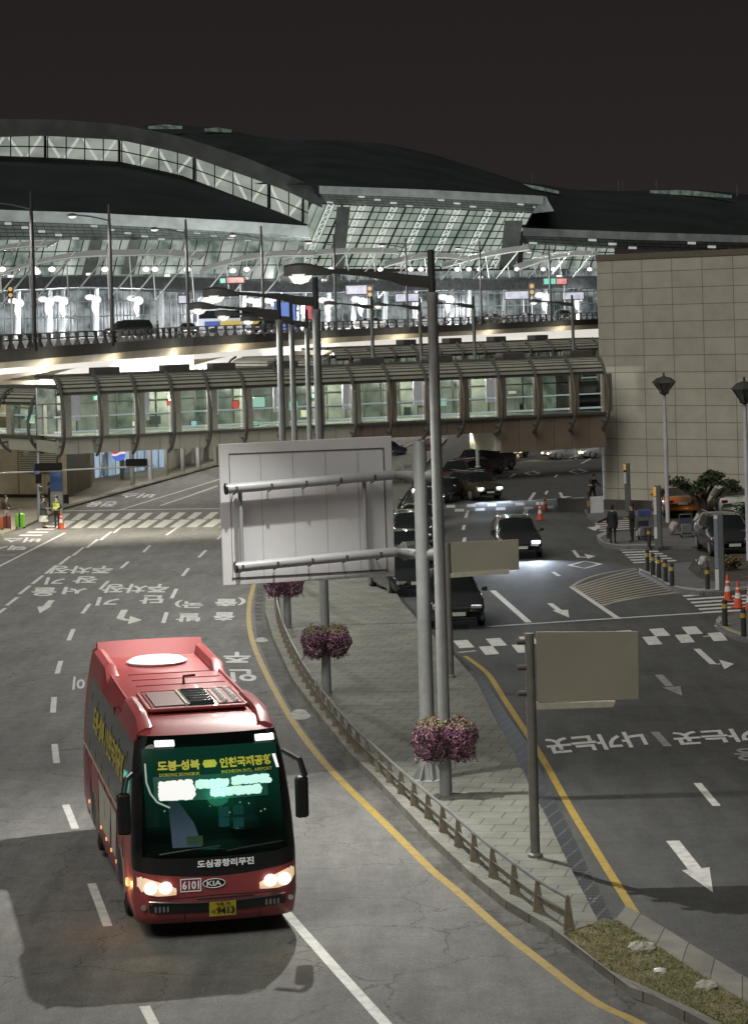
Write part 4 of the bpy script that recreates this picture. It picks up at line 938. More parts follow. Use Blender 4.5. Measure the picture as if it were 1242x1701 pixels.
# shopfronts behind pillars
sh = thing('shopfront', 'bluish lit glass shopfront behind the row of pillars', 'shop', G(220, 800))
m = MB(); a, b = G(140, 800), G(275, 778); m.slab([a, b, b + Vector((0, 0, 4)), a + Vector((0, 0, 4))], (0, 1, 0), .2); m.build('glazing', glow('lit_shop_glass', (0.42, 0.56, 0.70), .75, (0.04, 0.08, 0.11), 0.9, (1, 1, .5), .35, .65, .7), sh, False, True)
m = MB()
for i in range(12): p = a.lerp(b, i / 11); m.tube([p - Vector((0, .1, 0)), p + Vector((0, -.1, 4))], .05, 4)
m.build('mullion', M_EAVE, sh, False, True)
m = MB(); a2, b2 = G(275, 785), G(362, 762); m.slab([a2, b2, b2 + Vector((0, 0, 4)), a2 + Vector((0, 0, 4))], (0, 1, 0), .2); m.build('dark_front', glow('dim_shop_glass', (0.16, 0.15, 0.11), .7, (0.015, 0.015, 0.013), .8, (1, 1, .6), .4, .7, .5), sh, False, True)
lg = MB(); c = P(197, 754, 168)
for k, (mtx, z0, z1) in enumerate(((0, .12, 1), (1, -.2, .2), (2, -1, -.12))):
    n = 14; up_ = [];
    ptsU = [c + Vector((math.cos(math.pi * i / n) * .55, 0, 0)) for i in range(n + 1)]
    rr = .5
    xs_ = [-rr + 2 * rr * i / n for i in range(n + 1)]
    top = [c + Vector((x, 0, min(math.sqrt(max(0, rr * rr - x * x)), rr * z1 + .08 * math.sin(x * 5)) if z1 < 1 else math.sqrt(max(0, rr * rr - x * x)))) for x in xs_]
    bot = [c + Vector((x, 0, max(-math.sqrt(max(0, rr * rr - x * x)), rr * z0 + .08 * math.sin(x * 5)) if z0 > -1 else -math.sqrt(max(0, rr * rr - x * x)))) for x in xs_]
    lg.grid([bot, top], mtx)
lg.build('round_emblem', [mat('emblem_red', (.5, .03, .04), .4, emit=(.8, .1, .1), es=.4), mat('emblem_white', (.6, .6, .6), .4, emit=(1, 1, 1), es=.5), mat('emblem_blue', (.03, .08, .4), .4, emit=(.15, .25, .8), es=.5)], sh, False, True)
for k, (u, v) in enumerate(((169, 792), (203, 796), (220, 805), (250, 798), (277, 790), (304, 783), (329, 776), (358, 770))):
    p = G(u, v, .14); o = MB().lathe([(.17, 0), (.17, 4.4)], (0, 0, 0), 12).build('pillar', M_WHITEMETAL if k % 3 == 0 else M_POST, None, True); o.location = p
    tag(o, 'pale round pillar under the footbridge, %s from the left' % ['first', 'second', 'third', 'fourth', 'fifth', 'sixth', 'seventh', 'eighth'][k], 'pillar', 'pillars under the footbridge')
tt = thing('information_totem', 'blue totem with grey foot standing by the left crosswalk', 'totem', G(95, 851, .14))
MB().box((0, 0, 2.0), (.72, .3, 1.5)).build('panel', mat('totem_blue', (0.03, 0.075, 0.20), .4), tt, bevel=.02); MB().box((0, 0, .62), (.72, .3, 1.24)).build('foot', M_STEEL, tt)
# traffic signal on mast arm, seen from behind
ts = thing('traffic_signal', 'black traffic signals on a long mast arm, seen from behind, left', 'traffic signal', G(65, 864, .1))
Yt = ts.location.y
def L_(u, v): return P(u, v, Yt) - ts.location
MB().tube([(0, 0, 0), L_(63, 752)], [.10, .07], 8).build('pole', mat('bluegrey_pole', (.16, .17, .22), .5), ts, True)
MB().tube([L_(-60, 789), L_(248, 774)], .055, 6).build('mast_arm', M_STEEL, ts, True)
M_MATTB = mat('matt_black', (.008, .008, .009), .95, spec=.1)
MB().box((L_(56, 776) + L_(104, 775)) / 2, (1.55, .3, .42)).build('signal_head', M_MATTB, ts, bevel=.05)
MB().box((L_(208, 769) + L_(245, 767)) / 2, (1.2, .3, .4), 0).build('signal_head', M_MATTB, ts, bevel=.05)
MB().box(L_(64, 795), (.32, .3, .55)).build('pedestrian_signal', M_MATTB, ts, bevel=.03); MB().box(L_(60, 780), (.25, .25, .7)).build('pedestrian_signal', mat('navy_case', (.03, .04, .1), .5), ts, bevel=.03)
MB().box(L_(68, 812), (.22, .2, .25)).build('push_button', M_BLACK, ts)
MB().box(L_(43, 753), (.25, .4, .2)).build('camera', M_BLACK, ts)

# ================================================================== STREET LAMPS on the median
M_POLE = mat('galvanised_pole', (0.30, 0.315, 0.31), 0.5, .1, var=.12, scale=4)
M_POLED = mat('weathered_pole', (0.16, 0.155, 0.14), 0.55, .1, var=.15, scale=4)
def make_street_lamp(m_, label, lit=True, power=0):
    t = thing('street_lamp', label, 'street lamp', (0, 0, 0), 0, 'street lamps along the median')
    MB().lathe([(.21, 0), (.21, .05), (.15, .10)], (0, 0, 0), 12).build('base', m_, t, True)
    MB().lathe([(.125, .08), (.115, 4), (.105, 10.0), (.12, 10.02), (.12, 10.2)], (0, 0, 0), 14).build('pole', m_, t, True)
    MB().lathe([(.075, 10.2), (.07, 11.05)], (0, 0, 0), 10).build('finial', M_STEEL_D, t, True)
    b = MB(); prof = []
    for i in range(9):
        x = -.05 - 2.1 * i / 8; hgt = .24 if i < 3 else lerp(.24, .09, min(1, (i - 2) / 3)); zc = 10.45 + .03 * i - (.05 if i < 3 else 0); prof.append((x, zc, hgt))
    b.grid([[Vector((x, s1 * .06, zc + s2 * hg / 2)) for s1, s2 in ((-1, -1), (1, -1), (1, 1), (-1, 1))] for x, zc, hg in prof], close=True)
    b.build('arm', M_STEEL_D, t)
    hd = MB(); rows = []
    for i in range(8):
        tt = i / 7; x = -2.0 - .95 * tt; wv = .22 * math.sin(min(1, .25 + tt) * math.pi * .5 + .2) * (1 if tt < .8 else .8 - (tt - .8)); top = .10 + .16 * math.sin(tt * math.pi * .75)
        rows.append([Vector((x, -wv, 10.60)), Vector((x, -wv * .7, 10.60 + top * .8)), Vector((x, 0, 10.60 + top)), Vector((x, wv * .7, 10.60 + top * .8)), Vector((x, wv, 10.60))])
    hd.grid(rows); h = hd.build('lamp_head', M_STEEL_D, t, True)
    ln = MB(); ln.lathe([(.02, -.17), (.15, -.13), (.23, -.03), (.24, .03)], (-2.62, 0, 10.6), 14); ln.build('lens', glow('street_lamp_lens', (1, .98, .93), 1.0), h, True)
    return t
lampA_at = G(741, 1332, .0)
lampA = make_street_lamp(M_POLE, 'tall grey street lamp nearest the camera with pink flower baskets below and a lit head')
lampA.location = lampA_at
LW = (1.0, 0.98, 0.91)
lamp('SPOT', (-2.75, 0, 10.42), 8200, LW, .08, lampA, (-.08, -.72, -1), 140, 1.0)
rows_ = [((543, 1161), 'grey street lamp rising behind the left part of the big sign, flower basket on it'), ((478, 1047), 'slimmer street lamp first from left in the row behind the big sign'), ((496, 976), 'slimmer street lamp second from left in the row behind the big sign'), ((520, 923), 'slimmest street lamp third from left in the row behind the big sign')]
for (u, v), lb in rows_:
    o = dup(lampA, lb, G(u, v, .0))
    for c in kids(o): 
        if c.type == 'LIGHT': bpy.data.objects.remove(c)
    lamp('SPOT', (-2.5, 0, 10.40), 1000 if u == 543 else 2000, LW, .10, o, (0, 0, -1), 168, .35)
for u, v, Y, lb in ((617, 507, 150, 'small far street lamp behind the footbridge, first right of the pole row'), (697, 509, 152, 'small far street lamp just left of the tall grey lamp post'), (786, 506, 156, 'small far street lamp standing right of the tall grey lamp post'), (950, 503, 165, 'small far street lamp nearest the beige building')):
    p = P(u, v, Y); o = dup(lampA, lb, (p.x, Y, p.z - 10.5), 0, 'far street lamps behind the footbridge')
    for c in kids(o):
        if c.type == 'LIGHT': bpy.data.objects.remove(c)
# tall lamps on the elevated road
dl = thing('street_lamp', 'dark tall lamp post on the elevated road, first from the left', 'street lamp', (0, 0, 0), 0, 'lamp posts on the elevated road')
MB().lathe([(.17, 0), (.15, .6), (.14, 8), (.09, 10.6)], (0, 0, 0), 8).build('pole', M_STEEL_D, dl, True)
MB().tube([(0, 0, 9.4), (-1.4, 0, 9.75), (-2.6, 0, 9.9)], .06, 6).build('arm', M_STEEL_D, dl, True)
MB().lathe([(.05, .16), (.32, .1), (.42, 0), (.40, -.05)], (-2.75, 0, 9.86), 10).build('lamp_head', M_STEEL_D, dl, True)
MB().lathe([(.33, 0), (.25, -.12), (.05, -.18)], (-2.75, 0, 9.80), 10).build('lens', glow('deck_lamp_lens', (1, .9, .95), 1.0), dl, True)
for k, u in enumerate((57, 186, 313, 438, 558, 677, 800, 915)):
    loc = D(u, .25, ZD); lb = 'dark tall lamp post on the elevated road, %s from the left' % ['first', 'second', 'third', 'fourth', 'fifth', 'sixth', 'seventh', 'eighth'][k]
    o = dl
    if k == 0: dl.location = loc
    else: o = dup(dl, lb, loc)
    for c in kids(o):
        if c.type == 'LIGHT': bpy.data.objects.remove(c)
    lamp('SPOT', (-2.75, 0, 9.5), 9000, (1, .95, .95), .12, o, (.2, .8, -1), 150, .6, 'deck_lamp_beam')

# ================================================================== BIG ROAD SIGN (back view) and two small ones
bs = thing('road_sign', 'large white road sign seen from behind, hung on two pipes beside its thick grey post', 'road sign', G(712, 1296, .12))
O = bs.location
def BP(u, v): return P(u, v, 50.2 + (u - 363) / 290 * 1.2)
cor = [BP(371, 973), BP(656, 957), BP(650, 724), BP(363, 738)]
nrm = (cor[1] - cor[0]).cross(cor[3] - cor[0]).normalized()
if nrm.y > 0: nrm = -nrm
m = MB(); m.slab([p for p in cor], -nrm, .05); m.build('panel', mat('white_sign_back', (0.64, 0.645, 0.655), .5, var=.05, scale=.8), bs, False, True, .01)
ex_ = (cor[1] - cor[0]).normalized(); ez_ = (cor[3] - cor[0]).normalized(); W_ = (cor[1] - cor[0]).length; H_ = (cor[3] - cor[0]).length
def SP(x, z, n=0.0): return cor[0] + ex_ * (x * W_) + ez_ * (z * H_) + nrm * n
m = MB()
for x in (.235, .42, .61, .80): m.slab([SP(x - .0012, .02, .004), SP(x + .0012, .02, .004), SP(x + .0012, .93, .004), SP(x - .0012, .93, .004)], nrm, .003)
m.build('panel_joint', mat('joint_grey', (.33, .33, .34), .6), bs, False, True)
m = MB()
m.slab([SP(.055, .925, .004), SP(.955, .925, .004), SP(.955, .932, .004), SP(.055, .932, .004)], nrm, .006); m.slab([SP(.952, .03, .004), SP(.957, .03, .004), SP(.957, .93, .004), SP(.952, .93, .004)], nrm, .006); m.slab([SP(.055, .03, .004), SP(.057, .03, .004), SP(.057, .93, .004), SP(.055, .93, .004)], nrm, .006); m.slab([SP(.05, .045, .004), SP(.955, .045, .004), SP(.955, .053, .004), SP(.05, .053, .004)], nrm, .01)
m.build('frame', mat('dark_seam', (.06, .06, .06), .6), bs, False, True)
M_PIPE = mat('white_pipe', (0.30, 0.31, 0.32), 0.4, var=.06)
px = G(712, 1296, 0).x; py = O.y
for zl, nm in ((.705, 0), (.15, 1)):
    a, b = SP(.02 + .04 * nm, zl - .015, .27), SP(.985, zl + .035, .27)
    post_pt = Vector((px - .05, py, b.z + .03))
    m = MB(); m.tube([a, b], .105, 14); pp = m.build('pipe', M_PIPE, bs, True, True)
    m = MB(); d = (b - a).normalized(); m.lathe([(.12, 0), (.12, .04)], (0, 0, 0), 14)
    q = d.to_track_quat('Z', 'Y')
    for i in range(len(m.v)): m.v[i] = q @ m.v[i] + a - d * .04
    m.build('pipe_cap', M_BLACK, bs, False, True)
    # tapered stub, flanges and gussets on the post side
    m = MB(); e = b + (post_pt - b) * .9; m.tube([b, b + d * .08, b + d * .12, e], [.075, .075, .075, .10], 12); m.build('stub', M_POLE, bs, True, True)
    m = MB(); m.tube([b + d * .17, b + d * .20], .20, 14); m.build('flange', M_POLE, bs, False, True)
    m = MB()
    for s_ in (-1, 1): m.slab([b + d * .0 + Vector((0, 0, s_ * .08)), b + d * .17 + Vector((0, 0, s_ * .19)), b + d * .42 + Vector((0, 0, s_ * .19)), b + d * .42 + Vector((0, 0, s_ * .12)), b + d * .20 + Vector((0, 0, s_ * .09))], Vector((0, 1, 0)), .03)
    m.build('gusset', M_POLE, bs, False, True)
    m = MB(); m.tube([Vector((px + .08, py, b.z + .02)), Vector((px + .36, py, b.z + .03))], [.13, .13], 12); m.build('end_stub', M_POLE, bs, True, True)
    for i in range(5):
        x = .07 + .2 * i + .02 * nm; p = SP(x, zl - .015 + .05 * x, .27); m = MB(); m.tube([p - nrm * .25 + Vector((0, 0, -.16)), p + Vector((0, 0, -.09)) + nrm * .02], .016, 6); m.box(p + nrm * .09 + Vector((0, 0, -.02)), (.05, .04, .12)); m.build('clamp', M_STEEL_D, bs, False, True)
for x in (.1, .82):
    MB().tube([SP(x, .16, .17), SP(x, .70, .17)], .045, 10).build('brace', M_PIPE, bs, True, True)
hz = P(687, 733, py).z - O.z
MB().lathe([(.20, 0), (.155, .55), (.15, 3), (.135, hz - .02), (.12, hz)], (0, 0, 0), 18).build('post', M_POLE, bs, True)
m = MB()
for k in range(8):
    a = k * math.pi / 4 + .2; c_, s_ = math.cos(a), math.sin(a); m.slab([(c_ * .15, s_ * .15, .02), (c_ * .34, s_ * .34, .02), (c_ * .34, s_ * .34, .07), (c_ * .15, s_ * .15, .42)], (-s_, c_, 0), .015)
m.build('base_fins', M_POLE, bs); MB().lathe([(.38, 0), (.38, .03)], (0, 0, 0), 20).build('base_plate', M_POLE, bs)
M_SB = mat('khaki_sign_back', (0.25, 0.235, 0.185), 0.6, var=.06, scale=2)
def small_sign(label, base, corners, lip, top, r, stubs):
    t = thing('road_sign', label, 'road sign', G(*base, .12)); Y = t.location.y; o = t.location
    q = [P(u, v, Y - .12) for u, v in corners]
    m = MB(); m.slab(q, (0, 1, 0), .05); m.build('panel', M_SB, t, False, True, .008)
    m = MB(); m.slab([P(u, v, Y - .16) for u, v in lip], (0, 1, 0), .22); m.build('lip', mat('pale_sign_lip', (0.38, 0.355, 0.29), .6), t, False, True)
    hz = P(top[0], top[1], Y).z - o.z
    MB().lathe([(r * 1.5, 0), (r * 1.5, .06), (r, .09), (r, hz)], (0, 0, 0), 14).build('post', M_POLED, t, True)
    for dz in stubs: MB().tube([(-r * .5, 0, hz - dz), (-.22, 0, hz - dz)], .05, 8).build('stub', M_STEEL_D, t, True)
    return t
small_sign('small khaki blank sign seen from behind, right of the tall grey lamp post', (749, 1126), [(750, 956), (862, 946), (861, 896), (748, 901)], [(748, 960), (846, 953), (846, 946), (748, 953)], (743, 902), .085, (.1,))
small_sign('larger khaki blank sign on the leaning dark post over the right road', (889, 1425), [(893, 1168), (1061, 1162), (1060, 1049), (890, 1050)], [(891, 1179), (1018, 1175), (1022, 1166), (891, 1169)], (880, 1052), .085, (.15, .6, 1.05))

# ================================================================== FLOWER BASKETS
M_FL = [mat('purple_petals', (0.25, 0.09, 0.165), .7, var=.4, scale=20), mat('pink_petals', (0.44, 0.215, 0.33), .7, var=.3, scale=20), mat('dark_petals', (0.075, 0.022, 0.048), .8, var=.4), mat('pale_yellow_petals', (0.27, 0.25, 0.10), .7, var=.3), mat('flower_leaf', (.05, .09, .03), .7, var=.3)]
def make_flowers(label):
    t = thing('flower_basket', label, 'flower basket', (0, 0, 0), 0, 'flower baskets on the lamp posts')
    for cx_ in (-.28, .28):
        f = MB(); rnd = random.Random(int(cx_ * 100) + 5)
        for i in range(3000):
            zc = rnd.uniform(-1, 1); a = rnd.uniform(0, 6.283); rr = math.sqrt(1 - zc * zc); k = rnd.uniform(.88, 1.03) * (1 + .08 * math.sin(3 * a + 5 * zc) + .07 * math.sin(7 * a - 3 * zc))
            n = Vector((rr * math.cos(a), rr * math.sin(a), zc)); p = Vector((n.x * .36, n.y * .36, n.z * (.40 if zc > 0 else .46))) * k + Vector((cx_, 0, 0))
            s_ = rnd.uniform(.016, .032); d = (n + Vector((rnd.uniform(-.7, .7), rnd.uniform(-.7, .7), rnd.uniform(-.7, .7)))).normalized()
            e1 = d.orthogonal().normalized(); e1.rotate(Matrix.Rotation(rnd.uniform(0, 6), 3, d)); e2 = d.cross(e1)
            mi = 4 if rnd.random() < .11 else 3 if (zc > .55 and rnd.random() < .6 and n.x * cx_ < .25) else rnd.choices((0, 1, 2), (5, 3, 3))[0]
            f.add([p - e1 * s_, p - e2 * s_ * .7 + d * s_ * .4, p + e1 * s_, p + e2 * s_ * .7 + d * s_ * .4], [(0, 1, 2, 3)], mi)
        for i in range(16):
            a = rnd.uniform(0, 6.283); p = Vector((cx_ + .27 * math.cos(a), .27 * math.sin(a), -.26)); ln = rnd.randint(4, 9)
            for q_ in range(ln):
                p = p + Vector((rnd.uniform(-.02, .02) + .012 * math.cos(a), rnd.uniform(-.02, .02) + .012 * math.sin(a), -.028)); k = rnd.uniform(.012, .022); e1 = Vector((rnd.uniform(-1, 1), rnd.uniform(-1, 1), rnd.uniform(-1, 1))).normalized(); e2 = e1.orthogonal().normalized()
                f.add([p - e1 * k, p - e2 * k, p + e1 * k, p + e2 * k], [(0, 1, 2, 3)], rnd.choice((0, 1, 2, 4)))
        f.build('flowers', M_FL, t)
        MB().lathe([(.05, -.24), (.16, -.15), (.2, .05), (.18, .08)], (cx_, 0, 0), 12).build('basket', M_STEEL_D, t, True)
    MB().tube([(-.32, 0, .1), (0, .12, .16), (.32, 0, .1)], .02, 6).build('bracket', M_STEEL_D, t)
    return t
flA = make_flowers('nearest pink and purple flower baskets hanging on the tall grey lamp post')
flA.location = P(739, 1226, lampA_at.y - .16)
yB = G(543, 1161).y; flB = dup(flA, 'pink and purple flower baskets on the lamp post behind the bus', P(541, 1064, yB - .16), 3.3)
yC = G(478, 1047).y; flC = dup(flA, 'flower baskets half hidden under the bottom edge of the big white sign', P(472, 968, yC - .16), .2)
yD = G(715, 790).y; flD = dup(flA, 'small far flower baskets on a post by the guard rail under the footbridge', P(705, 738, yD), .4)
op = MB().lathe([(.09, 0), (.08, 2.4)], (0, 0, 0), 8).build('flower_post', M_POLE, None, True); op.location = (P(706, 738, yD).x, yD + .15, gz(yD)); tag(op, 'short grey post carrying far flower baskets under the footbridge', 'post')

# ================================================================== GUARD RAIL along the kerb
gr = thing('guard_rail', 'low steel guard rail with fin posts along the curved kerb of the median', 'guard rail', G(752, 1398, HK))
line = smooth([(960, 1552), (944, 1545), (903, 1521), (867, 1495), (834, 1469), (803, 1445), (752, 1398), (705, 1356), (664, 1319), (627, 1283), (594, 1252), (560, 1212), (528, 1170), (500, 1125), (476, 1075), (462, 1030), (459, 985), (464, 945), (484, 902), (518, 862), (564, 822), (616, 784), (662, 754), (700, 733)], 6)[6:]
lp3 = [G(u, v, HK) for u, v in line]
cum = [0]
for a, b in zip(lp3, lp3[1:]): cum.append(cum[-1] + (b - a).length)
fin = MB().slab([(-.012, -.10, 0), (-.012, .08, 0), (-.012, .03, .50), (-.012, -.03, .50)], (1, 0, 0), .024)
fin.slab([(-.05, -.05, .0), (.05, -.05, 0), (.05, .05, 0), (-.05, .05, 0)], (0, 0, 1), .015)
s = 0; i = 0; f0 = None; nposts = 0
M_RAILP = mat('bronze_rail_post', (0.26, 0.23, 0.175), .5, .2, var=.2)
while s < cum[-1] and nposts < 98:
    while cum[i + 1] < s: i += 1
    t = (s - cum[i]) / (cum[i + 1] - cum[i]); p = lp3[i].lerp(lp3[i + 1], t); dd = (lp3[i + 1] - lp3[i]).normalized()
    if f0 is None: f0 = fin.build('post', M_RAILP, gr); o = f0
    else: o = f0.copy(); COL.objects.link(o); o.parent = gr
    o.location = p - gr.location; o.rotation_euler = (0, 0, math.atan2(dd.y, dd.x) ); nposts += 1; s += 1.32
for z, r_, off_, m_ in ((.50, .03, 0, M_STEEL), (.26, .018, -.03, M_STEEL)):
    MB().tube([p + Vector((0, 0, z)) for p in lp3], r_, 6).build('rail', m_, gr, True, True)
m = MB(); nn = []
for k, p in enumerate(lp3): d = (lp3[min(k + 1, len(lp3) - 1)] - lp3[max(k - 1, 0)]).normalized(); nn.append(Vector((-d.y, d.x, 0)) * -.05)
m.grid([[p + q + Vector((0, 0, .13)) for p, q in zip(lp3, nn)], [p + q + Vector((0, 0, .235)) for p, q in zip(lp3, nn)]]); m.build('board', M_RAILP, gr, False, True)
for u, v, k, lb in ((1066, 1577, .20, 'rough grey stone half sunk in the dry grass, upper one'), (1172, 1640, .17, 'rough grey stone in the dry grass near the frame edge'), (1095, 1614, .09, 'small white flake of paper on the dry grass')):
    m = MB(); m.ball((0, 0, 0), k, 0, 12, (1, .8, .55)); rnd = random.Random(u)
    for j in range(len(m.v)): m.v[j] = m.v[j] * rnd.uniform(.85, 1.2)
    o = m.build('stone' if k > .1 else 'paper_scrap', mat('pale_rock', (.38, .36, .31), .9, var=.3, scale=14) if k > .1 else M_WHITEMETAL, None, False); o.location = G(u, v, .14); tag(o, lb, 'stone' if k > .1 else 'paper')

# ================================================================== BUS
M_RED = mat('red_coach_paint', (0.285, 0.050, 0.053), 0.45, coat=.3, var=.10, scale=1.1)
M_REDD = mat('dark_red_panel', (0.16, 0.012, 0.016), 0.4, coat=.3)
M_BWIN = mat('tinted_coach_window', (0.035, 0.038, 0.036), 0.12, spec=.7, var=.1)
M_WSCR = glass('coach_windscreen', (0.60, 0.80, 0.72), 0.50, 0.04, (0.004, 0.010, 0.008))
bus = thing('coach', 'red airport limousine coach with green lit route board driving towards the camera', 'bus', (-2.66, 37.45, 0.09), R(11.6))
Zs = [.28, .42, .62, .86, 1.12, 1.33, 1.66, 2.05, 2.45, 2.76, 2.96, 3.10, 3.20, 3.26]
def yf(z): return interp([(.28, .07), (.5, .0), (1.1, .0), (1.4, .05), (2.05, .20), (2.45, .34), (2.76, .48), (2.96, .60), (3.10, .74), (3.2, .95), (3.26, 1.2)], z)
def hw(z): return interp([(.28, 1.19), (.62, 1.235), (1.4, 1.235), (2.05, 1.20), (2.45, 1.165), (2.76, 1.13), (2.96, 1.09), (3.10, 1.04), (3.2, .98), (3.26, .90)], z)
LB = 9.5
def ring(z):
    w_, y0 = hw(z), yf(z); rc = .34; pts = []
    for i in range(7): x = (w_ - rc) * i / 6; pts.append((x, y0 + .10 * (x / w_) ** 2, 'f'))
    yb0 = y0 + .10 * ((w_ - rc) / w_) ** 2
    for i in range(1, 6):
        a = i / 5 * math.pi / 2; pts.append((w_ - rc + rc * math.sin(a), yb0 + rc * (1 - math.cos(a)), 'c'))
    ys0 = yb0 + rc
    for i in range(1, 15): pts.append((w_, ys0 + (LB - .2 - ys0) * i / 14, 's'))
    for i in range(1, 4): a = i / 3 * math.pi / 2; pts.append((w_ - .2 + .2 * math.cos(a), LB - .2 + .2 * math.sin(a), 'r'))
    for i in range(1, 4): pts.append(((w_ - .2) * (1 - i / 3), LB, 'r'))
    return pts
half = [ring(z) for z in Zs]; nh = len(half[0])
parts = {k: MB() for k in ('body', 'wind', 'panel', 'cornerL', 'cornerR', 'winL', 'winR', 'rear')}
def vert(i, j, sx):
    x, y, k = half[i][j]; z = Zs[i]
    if i == 4 and k in 'fc': z -= .13 * (1 - (x / 1.24) ** 2)
    if i == 5 and k in 'f': z -= .05 * (1 - (x / 1.24) ** 2)
    return Vector((x * sx, y, z))
for sx in (1, -1):
    for i in range(len(Zs) - 1):
        for j in range(nh - 1):
            q = [vert(i, j, sx), vert(i, j + 1, sx), vert(i + 1, j + 1, sx), vert(i + 1, j, sx)]
            if sx < 0: q = q[::-1]
            k = half[i][j + 1][2]; zc = Zs[i]
            key = 'body'
            if k in 'fc' and 4 <= i < 5: key = 'panel'
            elif k == 'f' and 5 <= i < 11: key = 'wind'
            elif k == 'c' and 5 <= i < 11: key = 'wind' if j < 8 else ('cornerL' if sx < 0 else 'cornerR')
            elif k == 's' and 6 <= i < 9 and j < 24: key = 'winL' if sx < 0 else 'winR'
            elif k == 's' and i in (5, 9) and j < 24 and i == 9: key = 'winL' if sx < 0 else 'winR'
            elif k == 'r' and 7 <= i < 9: key = 'rear'
            parts[key].add(q, [(0, 1, 2, 3)])
top = [vert(len(Zs) - 1, j, 1) for j in range(nh)]; topL_ = [vert(len(Zs) - 1, j, -1) for j in range(nh)]
for j in range(nh - 1): parts['body'].add([top[j], top[j + 1], topL_[j + 1], topL_[j]], [(0, 1, 2, 3)])
bot = [vert(0, j, 1) for j in range(nh)]; botL = [vert(0, j, -1) for j in range(nh)]
for j in range(nh - 1): parts['body'].add([bot[j + 1], bot[j], botL[j], botL[j + 1]], [(0, 1, 2, 3)], 1)
def weld(o):
    bm = bmesh.new(); bm.from_mesh(o.data); bmesh.ops.remove_doubles(bm, verts=bm.verts, dist=1e-4); bmesh.ops.recalc_face_normals(bm, faces=bm.faces) if False else None; bm.to_mesh(o.data); bm.free(); return o
body = weld(parts['body'].build('body', [M_RED, M_BLACK], bus, True))
wsc = weld(parts['wind'].build('windscreen', M_WSCR, bus, True)); fp = weld(parts['panel'].build('front_panel', M_BLACK, bus, True)); weld(parts['cornerL'].build('corner_pillar', M_BLACK, bus, True)); weld(parts['cornerR'].build('corner_pillar', M_BLACK, bus, True))
wl = weld(parts['winL'].build('side_window', M_BWIN, bus, True)); wr_ = weld(parts['winR'].build('side_window', M_BWIN, bus, True)); weld(parts['rear'].build('rear_window', M_BWIN, bus, True))
# cabin behind the windscreen
M_CAB = mat('dark_cabin', (0.018, 0.022, 0.02), .8)
cb = MB(); cb.box((0, 1.55, 1.22), (2.2, 2.3, .04)); cb.box((0, 4.2, 2.1), (2.2, .04, 1.9)); [cb.add([(sx * 1.17, .62, 1.2), (sx * 1.17, 4.2, 1.2), (sx * 1.03, 4.2, 3.08), (sx * 1.03, 1.0, 3.08)], [(0, 1, 2, 3)]) for sx in (-1, 1)]; cb.box((0, 2.5, 3.09), (2.1, 3.2, .02)); cb.build('cabin', M_CAB, bus)
MB().box((0, .55, 1.30), (2.1, .65, .14)).build('dashboard', M_BLACK, bus, bevel=.05)
for x, y in ((-.62, 1.6), (.62, 1.6), (-.62, 2.9), (.62, 2.9), (.0, 3.3)):
    MB().box((x, y + .25, 1.85), (.46, .14, .9)).box((x, y, 1.5), (.48, .5, .14)).box((x, y + .25, 2.38), (.28, .12, .2)).build('seat', mat('cabin_seat', (.05, .055, .06), .7), bus, bevel=.05)
MB().lathe([(.24, 0), (.25, .02), (.22, .035)], (.58, .95, 1.52), 20).build('steering_wheel', M_BLACK, bus)
# faintly glowing lavender sheet and notices behind the glass
MB().slab([(-.62, .33, 1.40), (-.18, .30, 1.40), (-.28, .42, 1.75), (-.62, .55, 2.28), (-.66, .55, 2.26)], (0, 1, 0), .02).build('lavender_sheet', mat('lavender_surface', (.30, .30, .46), .7, emit=(.3, .3, .5), es=.3), bus)
M_NOTE = mat('pale_notice', (.24, .27, .22), .7)
MB().slab([(-1.02, .62, 1.68), (-.78, .60, 1.70), (-.78, .66, 1.98), (-1.02, .68, 1.96)], (0, 1, 0), .01).build('notice', M_NOTE, bus)
MB().slab([(-.42, .22, 1.45), (-.18, .20, 1.45), (-.18, .25, 1.58), (-.42, .27, 1.58)], (0, 1, 0), .01).build('notice', mat('cream_card', (.5, .48, .38), .7), bus)
for x0, z0 in ((.12, 1.62), (.34, 1.60), (.12, 1.78), (.34, 1.80)):
    MB().slab([(x0, .62, z0), (x0 + .16, .62, z0), (x0 + .16, .66, z0 + .14), (x0, .66, z0 + .14)], (0, 1, 0), .01).build('screen', mat('dim_teal_screen', (.02, .06, .08), .4, emit=(.1, .4, .45), es=.22), bus)
# lettering and lit boards: f(x, z) gives a point just in front of the windscreen
def FS(x, z, d=.012): w_ = hw(z); return Vector((x, yf(z) + .10 * (x / w_) ** 2 - d, z))
def curved_text(mb, txt, x0, x1, z0, z1, bold=.03, d=.014, mi=0, tilt=0.0, surf=FS):
    uv, fs = text_mesh(txt, bold, 2); mb.add([surf(lerp(x0, x1, a), lerp(z0, z1, b) + tilt * (lerp(x0, x1, a)), d) for a, b in uv], fs, mi)
M_YT = mat('yellow_decal', (0.52, 0.47, 0.05), .5, emit=(.6, .55, .06), es=.18)
t1 = MB(); curved_text(t1, '도봉·성북', -.80, -.17, 2.60, 2.75, .045); curved_text(t1, '인천국제공항', .13, .93, 2.60, 2.75, .045); curved_text(t1, 'DOBONG SEONGBUK', -.78, -.18, 2.52, 2.565, .0); curved_text(t1, 'INCHEON INTL. AIRPORT', .15, .92, 2.52, 2.565, .0)
t1.add([FS(-.12 + .02, 2.62), FS(.06, 2.62), FS(.09, 2.675), FS(.06, 2.73), FS(-.10, 2.73), FS(-.13, 2.675)], [(0, 1, 2, 3, 4, 5)]); t1.build('route_lettering', M_YT, bus)
